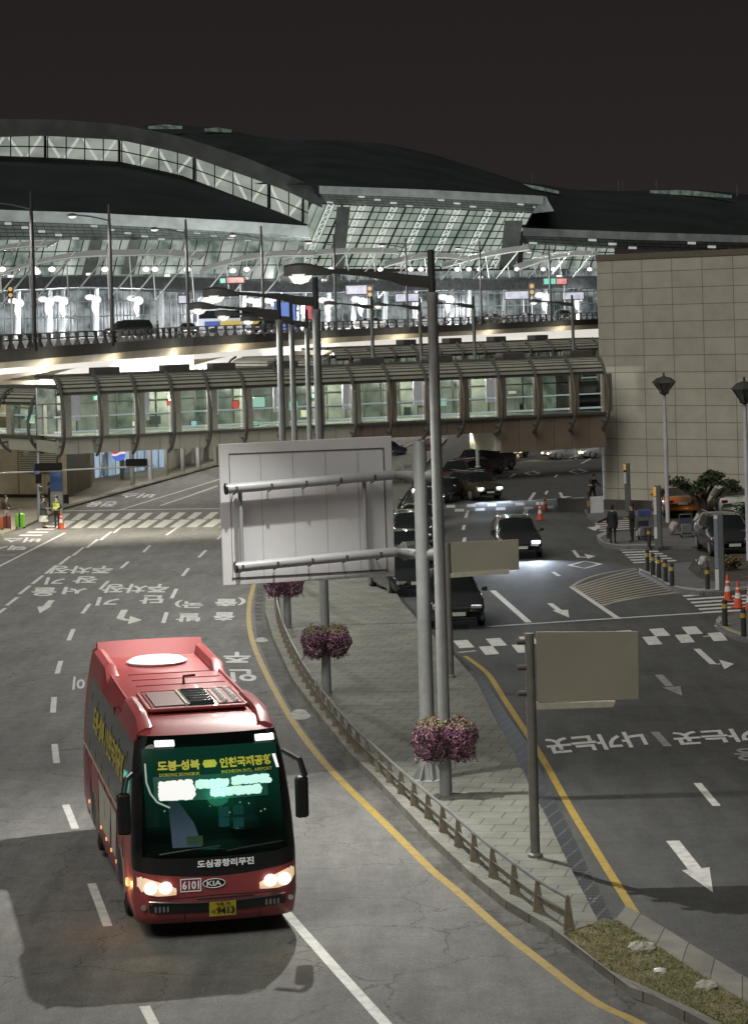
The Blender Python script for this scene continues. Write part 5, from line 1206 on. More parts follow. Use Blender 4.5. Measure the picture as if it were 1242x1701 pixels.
t2 = MB(); curved_text(t2, '도심공항리무진', -.30, .55, 1.135, 1.25, .035, .016); t2.build('company_lettering', mat('white_decal', (.62, .62, .62), .5, emit=(1, 1, 1), es=.12), fp)
led = MB()
def ledblock(x0, x1, z0, z1, n, mi, rnd):
    k = n
    for i in range(k):
        a, b = lerp(x0, x1, i / k), lerp(x0, x1, (i + 1) / k); j0, j1 = rnd.uniform(-.012, .012), rnd.uniform(-.014, .014)
        led.slab([FS(a, z0 + j0, .03), FS(b, z0 + j0, .03), FS(b, z1 + j1, .03), FS(a, z1 + j1, .03)], (0, -1, 0), .012, mi)
rnd = random.Random(4)
def leddots(x0, x1, z0, z1, mi, r0, step):
    z = z0
    while z <= z1:
        x = x0 + rnd.uniform(0, step * .4)
        while x <= x1:
            r = r0 * rnd.uniform(.75, 1.2); c = FS(x, z + rnd.uniform(-.006, .006), .032 + rnd.uniform(0, .004))
            led.add([c + Vector((r * math.cos(q_ * 1.0472), 0, r * math.sin(q_ * 1.0472))) for q_ in range(6)], [(0, 1, 2, 3, 4, 5)], mi); x += step * rnd.uniform(.8, 1.25)
        z += step * .8
leddots(-.78, -.30, 2.205, 2.445, 0, .050, .045)
for x0, x1, z0, z1 in ((-.24, .24, 2.35, 2.445), (.31, .86, 2.375, 2.47), (-.02, .30, 2.225, 2.315), (.32, .71, 2.225, 2.32)): leddots(x0, x1, z0, z1, 1, .041, .040)
led.build('lit_route_board', [glow('led_white', (1, 1, .94), .95), glow('led_green', (.62, 1.0, .86), .95)], bus)
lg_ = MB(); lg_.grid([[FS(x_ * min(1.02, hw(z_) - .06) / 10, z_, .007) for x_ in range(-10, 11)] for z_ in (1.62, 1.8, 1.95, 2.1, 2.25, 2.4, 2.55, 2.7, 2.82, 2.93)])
def halo_strip(name):  # green emission stands for the display's glare halo across the glass
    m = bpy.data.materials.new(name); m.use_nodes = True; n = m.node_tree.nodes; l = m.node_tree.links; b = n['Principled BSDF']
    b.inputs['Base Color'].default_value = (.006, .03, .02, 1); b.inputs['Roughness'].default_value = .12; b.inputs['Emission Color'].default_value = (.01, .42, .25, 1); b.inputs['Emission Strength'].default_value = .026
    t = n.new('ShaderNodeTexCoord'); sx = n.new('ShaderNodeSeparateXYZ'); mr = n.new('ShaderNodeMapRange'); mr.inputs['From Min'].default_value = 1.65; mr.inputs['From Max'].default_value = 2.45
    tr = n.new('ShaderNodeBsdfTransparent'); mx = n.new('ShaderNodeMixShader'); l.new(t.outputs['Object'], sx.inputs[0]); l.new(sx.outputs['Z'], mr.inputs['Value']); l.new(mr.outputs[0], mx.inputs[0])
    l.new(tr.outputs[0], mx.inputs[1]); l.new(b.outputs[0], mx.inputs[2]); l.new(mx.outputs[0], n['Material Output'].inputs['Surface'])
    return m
lg_.build('windscreen_halo_strip', halo_strip('green_halo_strip'), bus, True)
bb2 = MB(); bb2.grid([[FS(-.88 + .19 * i_, z_, .018) for i_ in range(10)] for z_ in (2.15, 2.25, 2.35, 2.45, 2.52)]); bb2.build('board_halo', mat('green_board_halo', (.01, .05, .035), .4, emit=(.02, .46, .28), es=.06), bus, True)  # green glow painted around the lit board as part of its halo
lamp('POINT', (.1, .05, 2.3), 9, (.15, 1, .62), .25, bus); lamp('POINT', (.2, 1.2, 2.25), 10, (.2, 1, .65), .1, bus)
for x, z in ((-.82, 3.0), (.70, 3.0)):
    MB().slab([FS(x, z - .045, .03), FS(x + .30, z - .045, .03), FS(x + .30, z + .045, .03), FS(x, z + .045, .03)], (0, -1, 0), .04).build('marker_lamp', mat('lavender_lamp', (.5, .5, .5), .3, emit=(1, .93, 1), es=.95), bus, bevel=.035)
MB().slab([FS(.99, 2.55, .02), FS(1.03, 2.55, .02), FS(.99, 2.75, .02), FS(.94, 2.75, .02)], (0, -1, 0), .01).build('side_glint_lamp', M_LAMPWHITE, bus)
rnd = random.Random(9)
for k in range(9):  # tiny glowing balls stand for reflections in the windscreen
    x, z = rnd.uniform(-.9, 1.0), rnd.uniform(1.85, 2.2); MB().ball((x, yf(z) + .35, z), rnd.uniform(.010, .017)).build('reflection_speck', mat('warm_speck', (.5, .5, .4), .3, emit=(1, .9, .7), es=1.0), bus)
# wipers
for x0, x1 in ((-.85, .05), (.15, 1.0)): MB().tube([FS(x0, 1.37, .03), FS((x0 + x1) / 2, 1.42, .035), FS(x1, 1.45, .03)], .012, 5).build('wiper', M_BLACK, bus)
# curved trim on the left of the windscreen
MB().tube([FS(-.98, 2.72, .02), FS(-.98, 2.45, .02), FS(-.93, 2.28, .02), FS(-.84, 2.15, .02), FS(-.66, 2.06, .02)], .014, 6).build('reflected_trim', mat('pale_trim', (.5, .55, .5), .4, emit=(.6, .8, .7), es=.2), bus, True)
# headlamps
def FB(x, z, d=.0): return Vector((x, yf(z) + .10 * (x / 1.24) ** 2 + (0 if abs(x) < .9 else .34 - math.sqrt(max(0, .34 ** 2 - (abs(x) - .9) ** 2))) - d, z))
for sx in (-1, 1):
    hb = MB(); xs_ = [.62, .75, .9, 1.02, 1.12, 1.18]; lo_ = [.74, .73, .73, .75, .79, .84]; hi_ = [.84, .90, .96, 1.00, 1.03, 1.04]
    hb.grid([[FB(sx * x, z, .02) for x, z in zip(xs_, lo_)], [FB(sx * x, (z + z2) / 2, .05) for x, z, z2 in zip(xs_, lo_, hi_)], [FB(sx * x, z, .02) for x, z in zip(xs_, hi_)]])
    if sx < 0: hb.f = [f[::-1] for f in hb.f]
    ho = hb.build('headlight', mat('warm_headlamp', (.5, .45, .4), .3, emit=(1.0, .66, .38), es=.62), bus, True)
    for x_ in (.78, 1.0):
        hl = MB(); c = FB(sx * x_, .87, .075); hl.lathe([(.10, 0), (.085, -.02), (.02, -.03)], c, 14, axis='Y'); hl.build('bulb', mat('hot_bulb', (.6, .6, .5), .3, emit=(1.0, .95, .85), es=1.4), ho)
    lamp('SPOT', FB(sx * 1.02, .87, .16), 18, (1.0, .72, .42), .06, bus, (sx * .12, -1, -.22), 95, .8, 'headlamp')
    MB().lathe([(.045, 0), (.04, -.03)], FB(sx * 1.10, .55, .03), 10, axis='Y').build('fog_lamp', M_CLEARLENS, bus)
lamp('POINT', (-1.42, 1.0, .72), 7, (1.0, .5, .15), .05, bus)
MB().box((-1.25, .95, .78), (.05, .16, .12)).build('turn_signal', mat('amber_lit', (.5, .2, .02), .3, emit=(1, .6, .22), es=1.0), bus, bevel=.02)
# lower grille, number, badge, plate
gl = MB(); xs_ = [-1.02 + 2.04 * i / 12 for i in range(13)]
gl.grid([[FB(x, .43 + .05 * (x / 1.1) ** 2, .012) for x in xs_], [FB(x, .60 + .05 * (x / 1.1) ** 2, .012) for x in xs_]]); go = gl.build('bumper_grille', M_BLACK, bus)
MB().tube([FB(x, .60 + .05 * (x / 1.1) ** 2, .02) for x in xs_], .012, 5).build('grille_trim', M_CHROME, go, True)
for x0 in (-.93, .72):
    gg = MB()
    for q_ in range(4): gg.box(FB(x0 + .06 * q_, .52, .02), (.03, .02, .08))
    gg.build('grille_fin', M_STEEL, go)
MB().tube([FB(x * .42 + .1, .66, .012) for x in xs_], .010, 5).build('chrome_strip', M_CHROME, bus, True)
nb = MB()
for (x0, x1, z0, z1) in ((-.56, -.25, .775, .79), (-.56, -.25, .965, .98), (-.56, -.545, .775, .98), (-.265, -.25, .775, .98)): nb.slab([FB(x0, z0, .014), FB(x1, z0, .014), FB(x1, z1, .014), FB(x0, z1, .014)], (0, -1, 0), .004)
curved_text(nb, '6101', -.53, -.28, .81, .945, .03, .016, 0, 0, FB); nb.build('route_number', MATS['white_decal'], bus)
kb = MB(); kb.add([FB(-.06 + .165 * math.cos(i * 6.283 / 20), .885 + .07 * math.sin(i * 6.283 / 20), .014) for i in range(20)], [tuple(range(20))]); bo = kb.build('badge', M_BLACK, bus)
kt = MB(); curved_text(kt, 'KIA', -.17, .05, .845, .925, .02, .019, 0, 0, FB); kt.tube([FB(-.06 + .165 * math.cos(i * 6.283 / 20), .885 + .07 * math.sin(i * 6.283 / 20), .016) for i in range(21)], .006, 4); kt.build('badge_lettering', MATS['white_decal'], bo)
pl = MB(); pl.slab([FB(-.14, .36, .02), FB(.26, .36, .02), FB(.26, .60, .02), FB(-.14, .60, .02)], (0, -1, 0), .012); po = pl.build('number_plate', mat('yellow_plate', (0.50, 0.42, 0.04), .45, var=.05), bus)
pt = MB(); curved_text(pt, '서울 70', -.05, .17, .535, .585, .02, .036, 0, 0, FB); curved_text(pt, '사', -.115, -.05, .405, .475, .03, .036, 0, 0, FB); curved_text(pt, '9413', -.035, .235, .39, .51, .035, .036, 0, 0, FB); pt.build('plate_lettering', M_BLACK, po)
# mirrors
for sx, zt_ in ((-1, 2.42), (1, 2.55)):
    mo = MB(); mo.box((sx * (1.36 if sx < 0 else 1.31), .02 if sx < 0 else .1, 2.05 if sx < 0 else 2.12), (.20, .14, .66)); mm_ = mo.build('mirror', M_BLACK, bus, bevel=.05)
    MB().tube([(sx * 1.10, .45, zt_ + .25), (sx * 1.3, .15, zt_ + .15), (sx * 1.36, .05, zt_ - .1)], .045, 8).build('mirror_arm', M_BLACK, mm_, True)
# wheels
for x in (-1, 1):
    for y in (2.1, 6.9):
        wo = MB().lathe([(.30, -.14), (.48, -.13), (.50, -.08), (.50, .08), (.48, .13), (.30, .14)], (x * 1.06, y, .50), 24, axis='X').build('wheel', M_RUBBER, bus, True)
        MB().lathe([(.29, -.02), (.22, .02), (.08, .05), (.07, .02)], (x * 1.19, y, .50), 18, axis='X').build('rim', M_STEEL, wo, True)
        ar = MB(); ar.tube([(x * (hw(.5 + .60 * math.sin(a)) + .004), y + .60 * math.cos(a), .50 + .60 * math.sin(a)) for a in [math.pi * i / 14 for i in range(15)]], .022, 5); ar.build('wheel_arch', M_STEEL, bus, True)
        dk = MB(); dk.add([(x * 1.242, y + .59 * math.cos(math.pi * i / 14), .50 + .59 * math.sin(math.pi * i / 14)) for i in range(15)] , [tuple(range(15)) if x < 0 else tuple(range(15))[::-1]]); dk.build('wheel_well', M_BLACK, bus)
# side: pale panels, seams, lettering, marker lamps, side board
def SD(y, z, d=.008): return Vector((-(hw(z) + d), y, z))
for y0, y1 in ((2.75, 3.75), (3.78, 6.0)): MB().add([SD(y0 + .25, .72), SD(y0, 1.50), SD(y1, 1.50), SD(y1 - .1, .72)], [(0, 1, 2, 3)]).build('side_panel', mat('silver_panel', (.46, .44, .38), .45), bus)
for y0 in (1.6, 2.9, 4.2, 5.5, 6.8, 8.0): MB().add([SD(y0, 1.67, .006), SD(y0, 2.74, .006), SD(y0 + .06, 2.74, .006), SD(y0 + .06, 1.67, .006)], [(0, 1, 2, 3)]).build('window_bar', M_BLACK, wl)
MB().tube([SD(.9 + i * .75, 1.63, .01) for i in range(12)], .014, 5).build('waist_trim', mat('cream_trim', (.4, .38, .3), .4), bus)
st = MB(); uv, fs = text_mesh('도봉·성북 | 인천국제공항', .045, 2); st.add([SD(lerp(7.4, 1.9, a), lerp(2.08, 2.62, b), .012) for a, b in uv], fs); st.build('side_lettering', mat('dull_yellow_decal', (.42, .36, .07), .6), wl)
MB().slab([SD(1.15, 2.10), SD(1.75, 2.10), SD(1.75, 2.42), SD(1.15, 2.42)], (-1, 0, 0), .01).build('side_route_board', glow('side_led', (.2, .9, .7), .7, (.05, .4, .3), 12), bus)
for y in (2.8, 3.7, 4.6, 5.6, 8.0): MB().box((-1.25, y, .70), (.02, .09, .05)).build('side_marker_lamp', mat('orange_marker', (.5, .15, .02), .3, emit=(1, .5, .15), es=1.0), bus)
sw = MB(); sw.add([SD(7.7, .8), SD(8.3, .75), SD(8.9, 1.45), SD(8.1, 1.5)], [(0, 1, 2, 3)]); sw.build('side_graphic', M_REDD, bus)
for y in (1.75, 2.72, 3.77, 4.9, 6.05, 7.6, 8.6): MB().tube([SD(y, .34, .002), SD(y, 1.05, .003), SD(y, 1.60, .002)], .008, 4).build('panel_seam', M_BLACK, bus)
MB().tube([FB(x * 1.12, .70 - .03 * abs(x), .004) for x in xs_], .006, 4).build('bumper_seam', M_BLACK, bus)
for x_ in (-.5, .62): MB().tube([FB(x_, .30, .004), FB(x_, .42, .004)], .006, 4).build('bumper_seam', M_BLACK, bus)
# roof: fairings, air conditioner, hatch dome, rear spoiler
for sx in (-1, 1):
    for y0, y1, hgt in ((1.0, 3.5, .20), (6.3, 9.2, .24)):
        rows = []
        for i in range(9):
            t = i / 8; y = lerp(y0, y1, t); k = math.sin(min(1, t * 4 if y0 < 5 else t * 8) * math.pi / 2) * (1 if t < .86 or y0 > 5 else (1 - t) / .14)
            rows.append([Vector((sx * 1.10, y, 2.98)), Vector((sx * (1.02), y, 3.14 + hgt * k)), Vector((sx * .92, y, 3.20 + hgt * k)), Vector((sx * .84, y, 3.2 + hgt * k * .9)), Vector((sx * .80, y, 3.22))])
        f = MB(); f.grid(rows); f.add(rows[0], [tuple(range(5))]); f.add(rows[-1], [tuple(range(5))[::-1]])
        f.build('roof_fairing', M_RED, bus, True)
    MB().tube([(sx * .94, 3.4, 3.27), (sx * .94, 6.4, 3.27)], .03, 6).build('roof_rail', M_RED, bus, True)
f = MB(); rows = []
for i in range(11):
    x = -.95 + 1.9 * i / 10; rows.append([Vector((x, 9.35 - .12 * abs(x) ** 2, 3.24)), Vector((x, 9.28 - .12 * abs(x) ** 2, 3.52)), Vector((x, 9.08 - .12 * abs(x) ** 2, 3.55)), Vector((x, 8.75, 3.26))])
f.grid(rows); f.build('rear_spoiler', M_RED, bus, True)
ac = MB(); ac.box((0, 2.75, 3.30), (1.50, 1.7, .12)); aco = ac.build('air_conditioner', M_REDD, bus, bevel=.05)
fr = MB(); fr.box((0, 1.86, 3.335), (1.5, .08, .06)); fr.box((0, 3.62, 3.33), (1.5, .08, .06)); fr.box((-.76, 2.75, 3.33), (.06, 1.7, .07)); fr.box((.76, 2.75, 3.33), (.06, 1.7, .07)); fr.build('frame', M_RED, aco, bevel=.02)
MB().box((-.42, 2.72, 3.365), (.46, 1.45, .03)).build('louvre', mat('brown_louvre', (.09, .022, .022), .5), aco)
MB().box((.08, 2.72, 3.365), (.42, 1.5, .03)).build('coil_bed', mat('teal_coil', (.02, .05, .045), .4), aco); MB().box((.53, 2.72, 3.365), (.36, 1.5, .03)).build('coil_frame', mat('pink_coil_plate', (.26, .09, .08), .35), aco)
for k in range(6):
    MB().tube([(-.10, 2.05 + .26 * k, 3.40), (.27, 2.05 + .26 * k, 3.40)], .035, 6).build('coil', M_CHROME, aco, True)
    MB().ball((.45, 2.05 + .26 * k, 3.39), .05).build('fan_cap', M_WHITEMETAL, aco, True); MB().ball((.62, 2.05 + .26 * k, 3.39), .045).build('fan_cap', M_WHITEMETAL, aco, True)
MB().box((-.16, 2.72, 3.38), (.03, 1.5, .05)).build('divider', mat('cream_strip', (.5, .42, .3), .4), aco)
MB().lathe([(.52, 0), (.54, .04), (.44, .10), (.2, .13), (.01, .135)], (.0, 7.75, 3.27), 28).build('roof_dome', M_WHITEMETAL, bus, True)
for y in (4.3, 5.0, 5.7, 6.4): MB().box((.1, y, 3.265), (1.5, .02, .012)).build('roof_seam', M_REDD, bus)
MB().tube([(.15, 5.0, 3.26), (.15, 5.0, 3.40), (.33, 4.9, 3.42)], .025, 6).build('antenna', M_BLACK, bus)
bus.scale = (1.045, 1.0, 0.99)

# ================================================================== CARS
PROF = {  # t, ztop, zbelt, half width factor
 'sedan': (4.6, 1.80, [(0, .52, .50, .78), (.015, .64, .60, .88), (.07, .76, .72, .96), (.18, .86, .82, 1), (.27, .92, .88, 1), (.34, 1.16, .91, 1), (.43, 1.40, .93, 1), (.55, 1.44, .95, 1), (.68, 1.40, .97, 1), (.77, 1.19, .98, 1), (.85, 1.03, .97, .98), (.96, .98, .93, .94), (1, .70, .66, .86)]),
 'suv': (4.7, 1.88, [(0, .58, .56, .80), (.012, .84, .80, .90), (.06, .98, .93, .97), (.18, 1.06, 1.01, 1), (.25, 1.10, 1.05, 1), (.32, 1.38, 1.07, 1), (.39, 1.62, 1.08, 1), (.52, 1.68, 1.09, 1), (.70, 1.67, 1.11, 1), (.87, 1.60, 1.13, .99), (.95, 1.28, 1.13, .97), (.985, 1.08, 1.04, .94), (1, .80, .76, .90)]),
 'van': (5.1, 1.95, [(0, .62, .60, .82), (.012, .90, .86, .92), (.05, 1.04, 1.00, .98), (.13, 1.14, 1.10, 1), (.17, 1.22, 1.13, 1), (.24, 1.60, 1.14, 1), (.31, 1.86, 1.15, 1), (.45, 1.92, 1.15, 1), (.70, 1.92, 1.16, 1), (.93, 1.88, 1.17, .99), (.975, 1.55, 1.17, .98), (.99, 1.15, 1.10, .96), (1, .75, .7, .93)]),
}
def car_paint(name, col): return mat('car_paint_' + name, col, .22, .1, coat=.8, var=.05, scale=2)
CP = {'black': car_paint('black', (.024, .025, .028)), 'orange': car_paint('orange', (.42, .13, .012)), 'white': car_paint('white', (.55, .57, .54)), 'darkred': car_paint('darkred', (.09, .02, .02)), 'grey': car_paint('grey', (.08, .085, .09)), 'olive': car_paint('olive', (.05, .045, .025)), 'silver': car_paint('silver', (.28, .29, .30)), 'blue': car_paint('blue', (.05, .07, .14))}
def make_car(label, kind, col, loc, rz=0.0, lit=False, tail=False, group=None, roof_sign=False, lit_col=None, power=0, plate=True):
    L, W, pr = PROF[kind]; w_ = W / 2
    t = thing('parked_car' if not (lit or tail) else 'car', label, 'van' if kind == 'van' else 'taxi' if roof_sign else 'car', loc, rz, group)
    body, win = MB(), MB(); secs = []
    for tt, zt_, zb, k in pr:
        y = tt * L; w1 = w_ * k; gl_ = zt_ - zb > .12; wt = w1 * (.80 if gl_ else .90); lo = .22 if .04 < tt < .97 else .32
        if zt_ - zb > .3: wt = w1 * .74
        secs.append([Vector((w1 * .90, y, lo)), Vector((w1 * .98, y, lo + .12)), Vector((w1, y, zb * .74)), Vector((w1 * .965, y, zb)), Vector((wt, y, zt_ - (.07 if gl_ else .02))), Vector((wt - .13, y, zt_)), Vector((0, y, zt_ + .025))])
    for sx in (1, -1):
        for i in range(len(secs) - 1):
            for j in range(6):
                q = [secs[i][j], secs[i + 1][j], secs[i + 1][j + 1], secs[i][j + 1]]; q = [Vector((p.x * sx, p.y, p.z)) for p in q]
                if sx < 0: q = q[::-1]
                d0, d1 = pr[i][1] - pr[i][2], pr[i + 1][1] - pr[i + 1][2]
                slope = abs(pr[i + 1][1] - pr[i][1]) / max(.01, (pr[i + 1][0] - pr[i][0]) * L)
                g_ = (j == 3 and d0 + d1 > .42) or (j >= 4 and max(d0, d1) > .2 and slope > .33 and .1 < pr[i][0])
                (win if g_ else body).add(q, [(0, 1, 2, 3)])
    for s_, fl in ((secs[0], 1), (secs[-1], 0)):
        pts = s_ + [Vector((-p.x, p.y, p.z)) for p in s_[::-1][1:]]; body.add(pts, [tuple(range(len(pts)))[::-1] if fl else tuple(range(len(pts)))])
    body.add([secs[0][0], secs[-1][0], Vector((-secs[-1][0].x, secs[-1][0].y, secs[-1][0].z)), Vector((-secs[0][0].x, secs[0][0].y, secs[0][0].z))], [(0, 1, 2, 3)])
    weld(body.build('body', CP[col], t, True)); weld(win.build('window', M_CARGLASS, t, True))
    rw = .33 if kind == 'sedan' else .37
    for sx in (-1, 1):
        for y in (L * .185, L * .80):
            wo = MB().lathe([(rw * .6, -.09), (rw * .96, -.09), (rw, -.05), (rw, .05), (rw * .96, .09), (rw * .6, .09)], (sx * (w_ - .10), y, rw), 18, axis='X').build('wheel', M_RUBBER, t, True)
            MB().lathe([(rw * .62, -.01), (rw * .5, .01), (rw * .2, .03)], (sx * (w_ + .0), y, rw), 14, axis='X').build('rim', M_STEEL, wo, True)
        zf = pr[1][1] - .10; hl = MB(); hl.box((sx * w_ * .66, .06, zf), (w_ * .40, .16, .13), -sx * .25); hl.build('headlight', (glow('headlamp_%s' % (lit_col and 'warm' or 'cold'), lit_col or (.93, .95, 1.0), 4.0) if lit else M_CLEARLENS), t, bevel=.03)
        zr = pr[-2][2] - .12; tl = MB(); tl.box((sx * w_ * .70, L - .05, zr), (w_ * .36, .12, .14), sx * .2); tl.build('tail_light', M_LAMPRED if tail else M_REDLENS, t, bevel=.03)
        ym = L * (.30 if kind != 'van' else .2); MB().box((sx * (w_ + .10), ym, pr[4][2] + .10), (.2, .10, .14)).build('mirror', CP[col] if col not in ('white',) else M_BLACK, t, bevel=.04)
        if lit and power: lamp('SPOT', (sx * w_ * .66, -.08, zf), power, lit_col or (.72, .82, 1.0), .05, t, (0, -1, -.10), 120, 1.0, 'headlamp')
    zf = pr[1][1]; MB().box((0, -.005, zf - .20), (w_ * .8, .05, .14)).build('grille', M_BLACK, t, bevel=.02); MB().box((0, .0, .36), (w_ * 1.3, .05, .10)).build('lower_grille', M_BLACK, t, bevel=.02)
    MB().tube([(-w_ * .42, -.03, zf - .12), (w_ * .42, -.03, zf - .12)], .012, 5).build('grille_trim', M_CHROME, t)
    if plate:
        MB().box((0, -.035, .52), (.50, .02, .12)).build('number_plate', mat('plate_pale', (.42, .44, .40), .5), t); MB().box((0, L + .012, .70), (.50, .02, .12)).build('number_plate', MATS['plate_pale'], t)
    if kind != 'sedan':
        for sx in (-1, 1): MB().tube([(sx * w_ * .66, L * .42, pr[7][1] + .05), (sx * w_ * .66, L * .85, pr[7][1] + .04)], .02, 5).build('roof_rail', M_STEEL, t, True)
    if roof_sign: MB().box((0, L * .5, 1.52), (.62, .24, .14), taper=.85).build('roof_sign', M_CLEARLENS, t, bevel=.03)
    return t
make_car('nearest dark suv facing the camera just behind the tall grey lamp post', 'suv', 'black', G(761, 1047), R(4))
make_car('black car behind the first khaki sign with one headlight shining on the road', 'suv', 'black', G(867, 930), R(3), lit=True, power=650)
make_car('dark suv with both headlights lit and a white plate, turning out past the crosswalk', 'suv', 'olive', G(815, 832), R(24), lit=True, power=420)
q = 'cars queued at the kerb behind the sign post'
for (u, v, k, c, rz, lb) in ((694, 992, 'sedan', 'black', 14, 'black car seen between the sign post and its panel, lowest of the queue'), (690, 945, 'sedan', 'grey', 10, 'grey car just above the lowest black one in the queue by the sign post'), (688, 917, 'suv', 'black', 2, 'black suv in the middle of the queue behind the sign post'), (690, 892, 'sedan', 'black', -4, 'black sedan second from the top of the queue behind the sign post'), (694, 868, 'suv', 'black', -8, 'black suv at the top of the queue behind the sign post')):
    make_car(lb, k, c, G(u, v), R(rz), group=q, lit=False)
q2 = 'cars waiting under the footbridge'
for (u, v, k, c, rz, lb, li, ta) in ((741, 817, 'van', 'darkred', -28, 'dark red van beside the lit suv, behind the tall lamp post', False, True), (768, 793, 'van', 'black', -30, 'black van behind the dark red one under the footbridge', False, False), (793, 786, 'suv', 'black', -30, 'black suv with small red lamp under the footbridge', False, True), (803, 771, 'van', 'black', -30, 'black van farther up the waiting row under the footbridge', False, True), (824, 764, 'sedan', 'grey', -30, 'grey car with lit lamps at the back of the waiting row', True, False), (718, 838, 'sedan', 'black', -18, 'black car half hidden by the tall lamp post above the small cone', False, False)):
    make_car(lb, k, c, G(u, v), R(rz), lit=li, tail=ta, group=q2)
make_car('silver blue car with red tail light far along the left road beside the sign', 'sedan', 'blue', G(664, 757), R(150), tail=True)
make_car('pale taxi with warm headlights crossing under the brown bridge girder, left one', 'sedan', 'silver', G(905, 764), R(-75), lit=True, lit_col=(1, .82, .5), power=120, roof_sign=True)
make_car('pale taxi with warm headlights crossing under the brown bridge girder, right one', 'sedan', 'silver', G(962, 762), R(-75), lit=True, lit_col=(1, .85, .55), power=120, roof_sign=True)
make_car('orange taxi parked tail to the camera beside the white park lamp', 'sedan', 'orange', G(1134, 862) + Vector((-.3, 4.6, .10)), R(184), roof_sign=True)
make_car('white car parked by the pine at the right edge', 'sedan', 'white', G(1226, 862) + Vector((-.2, 4.6, .10)), R(182))
make_car('large black suv facing the camera behind the grey info pillar at the right edge', 'suv', 'black', G(1221, 926), R(3))
# cars on the elevated road
for (u, bk, k, c, rz, lb, li, ta) in ((-14, 9, 'sedan', 'black', 88, 'black car at the far left of the elevated road', False, True), (176, 10, 'van', 'black', -62, 'black van with roof box on the elevated road, amber lamp lit', True, True), (316, 9, 'sedan', 'grey', 12, 'car with bright headlights facing the camera on the elevated road', True, False), (462, 9, 'sedan', 'black', 150, 'black car with red tail lights behind the lamp pole row on the elevated road', False, True), (848, 6, 'sedan', 'black', 80, 'dark low car on the elevated road right of the tall lamp post', False, False), (903, 6, 'sedan', 'grey', 75, 'grey car on the elevated road next to the glaring headlights', False, True), (942, 6, 'suv', 'black', 8, 'car with glaring headlights on the elevated road by the beige building', True, False), (745, 7, 'sedan', 'silver', 78, 'silver car on the elevated road just right of the tall lamp post', False, True), (650, 7, 'sedan', 'white', 80, 'white car on the elevated road left of the tall lamp post', False, False)):
    make_car(lb, k, c, D(u, bk, ZD + .01), R(rz), lit=li, tail=ta, group='cars on the elevated road', lit_col=(1, .93, .9) if li else None)
cb_ = thing('coach', 'white blue and yellow coach standing on the elevated road behind the railing', 'bus', D(325, 14, ZD), R(-80))
b_ = MB(); b_.box((0, 5, 1.85), (2.5, 10, 2.7)); b_.build('body', mat('coach_white', (.5, .52, .56), .3, coat=.4), cb_, bevel=.2)
for sx in (-1, 1): MB().box((sx * 1.255, 5, 2.35), (.03, 9.4, 1.0)).build('side_window', M_CARGLASS, cb_, bevel=.01); MB().box((sx * 1.26, 6, 1.2), (.03, 6, .55)).build('yellow_stripe', mat('coach_yellow', (.5, .36, .05), .4, emit=(.5, .4, .08), es=.15), cb_); MB().box((sx * 1.262, 2, 1.2), (.03, 2, .6)).build('blue_stripe', mat('coach_blue', (.04, .08, .3), .4), cb_)
MB().box((0, -.01, 2.2), (2.3, .03, 1.4)).build('windscreen', M_CARGLASS, cb_)
for sx in (-1, 1):
    for y in (2.2, 7.6): MB().lathe([(.3, -.13), (.48, -.12), (.5, 0), (.48, .12), (.3, .13)], (sx * 1.1, y, .5), 16, axis='X').build('wheel', M_RUBBER, cb_, True)

# ================================================================== CONES, BOLLARDS, PILLARS
M_ORG = mat('orange_cone_plastic', (.52, .075, .03), .5, var=.12); M_REFL = mat('white_reflective_band', (.6, .58, .56), .5)
cone0 = thing('traffic_cone', '', 'traffic cone', (0, 0, 0), 0, 'orange traffic cones')
MB().box((0, 0, .02), (.38, .38, .04)).build('base', M_ORG, cone0, bevel=.01)
cr = lambda z: lerp(.155, .035, z / .92)
for z0, z1, m_ in ((.04, .34, M_ORG), (.34, .52, M_REFL), (.52, .64, M_ORG), (.64, .70, M_REFL), (.70, .92, M_ORG)):
    MB().lathe([(cr(z0), z0), (cr(z1), z1)], (0, 0, 0), 16).build('sleeve' if m_ is M_ORG else 'reflective_band', m_, cone0, True)
first = True
for u, v, lb in ((1209, 999, 'orange cone nearest the info pillar at right, tallest of the three'), (1226, 1011, 'orange cone in the middle of the three at the right edge'), (1245, 1018, 'orange cone cut by the right frame edge'), (897, 864, 'orange cone, left and nearer of the pair by the far crosswalk'), (905, 848, 'orange cone, right and farther of the pair by the far crosswalk'), (739, 833, 'orange cone beside the dark red van and the lit suv'), (102, 879, 'orange cone in front of the guard with the yellow vest')):
    off = Vector((0, 0, .02))
    if first: cone0.location = G(u, v) + off; cone0['label'] = lb; first = False
    else: dup(cone0, lb, G(u, v) + off, .5)
bo0 = thing('bollard', '', 'bollard', (0, 0, 0), 0, 'dark bollards with yellow tops')
M_BOL = mat('dark_bollard', (.03, .03, .028), .5); M_BOLY = mat('yellow_band', (.38, .25, .03), .5)
MB().lathe([(.085, 0), (.085, .58)], (0, 0, 0), 12).build('post', M_BOL, bo0, True); MB().lathe([(.087, .58), (.087, .72)], (0, 0, 0), 12).build('band', M_BOLY, bo0, True); MB().lathe([(.085, .72), (.08, .82), (.03, .86)], (0, 0, 0), 12).build('cap', M_BOL, bo0, True)
first = True
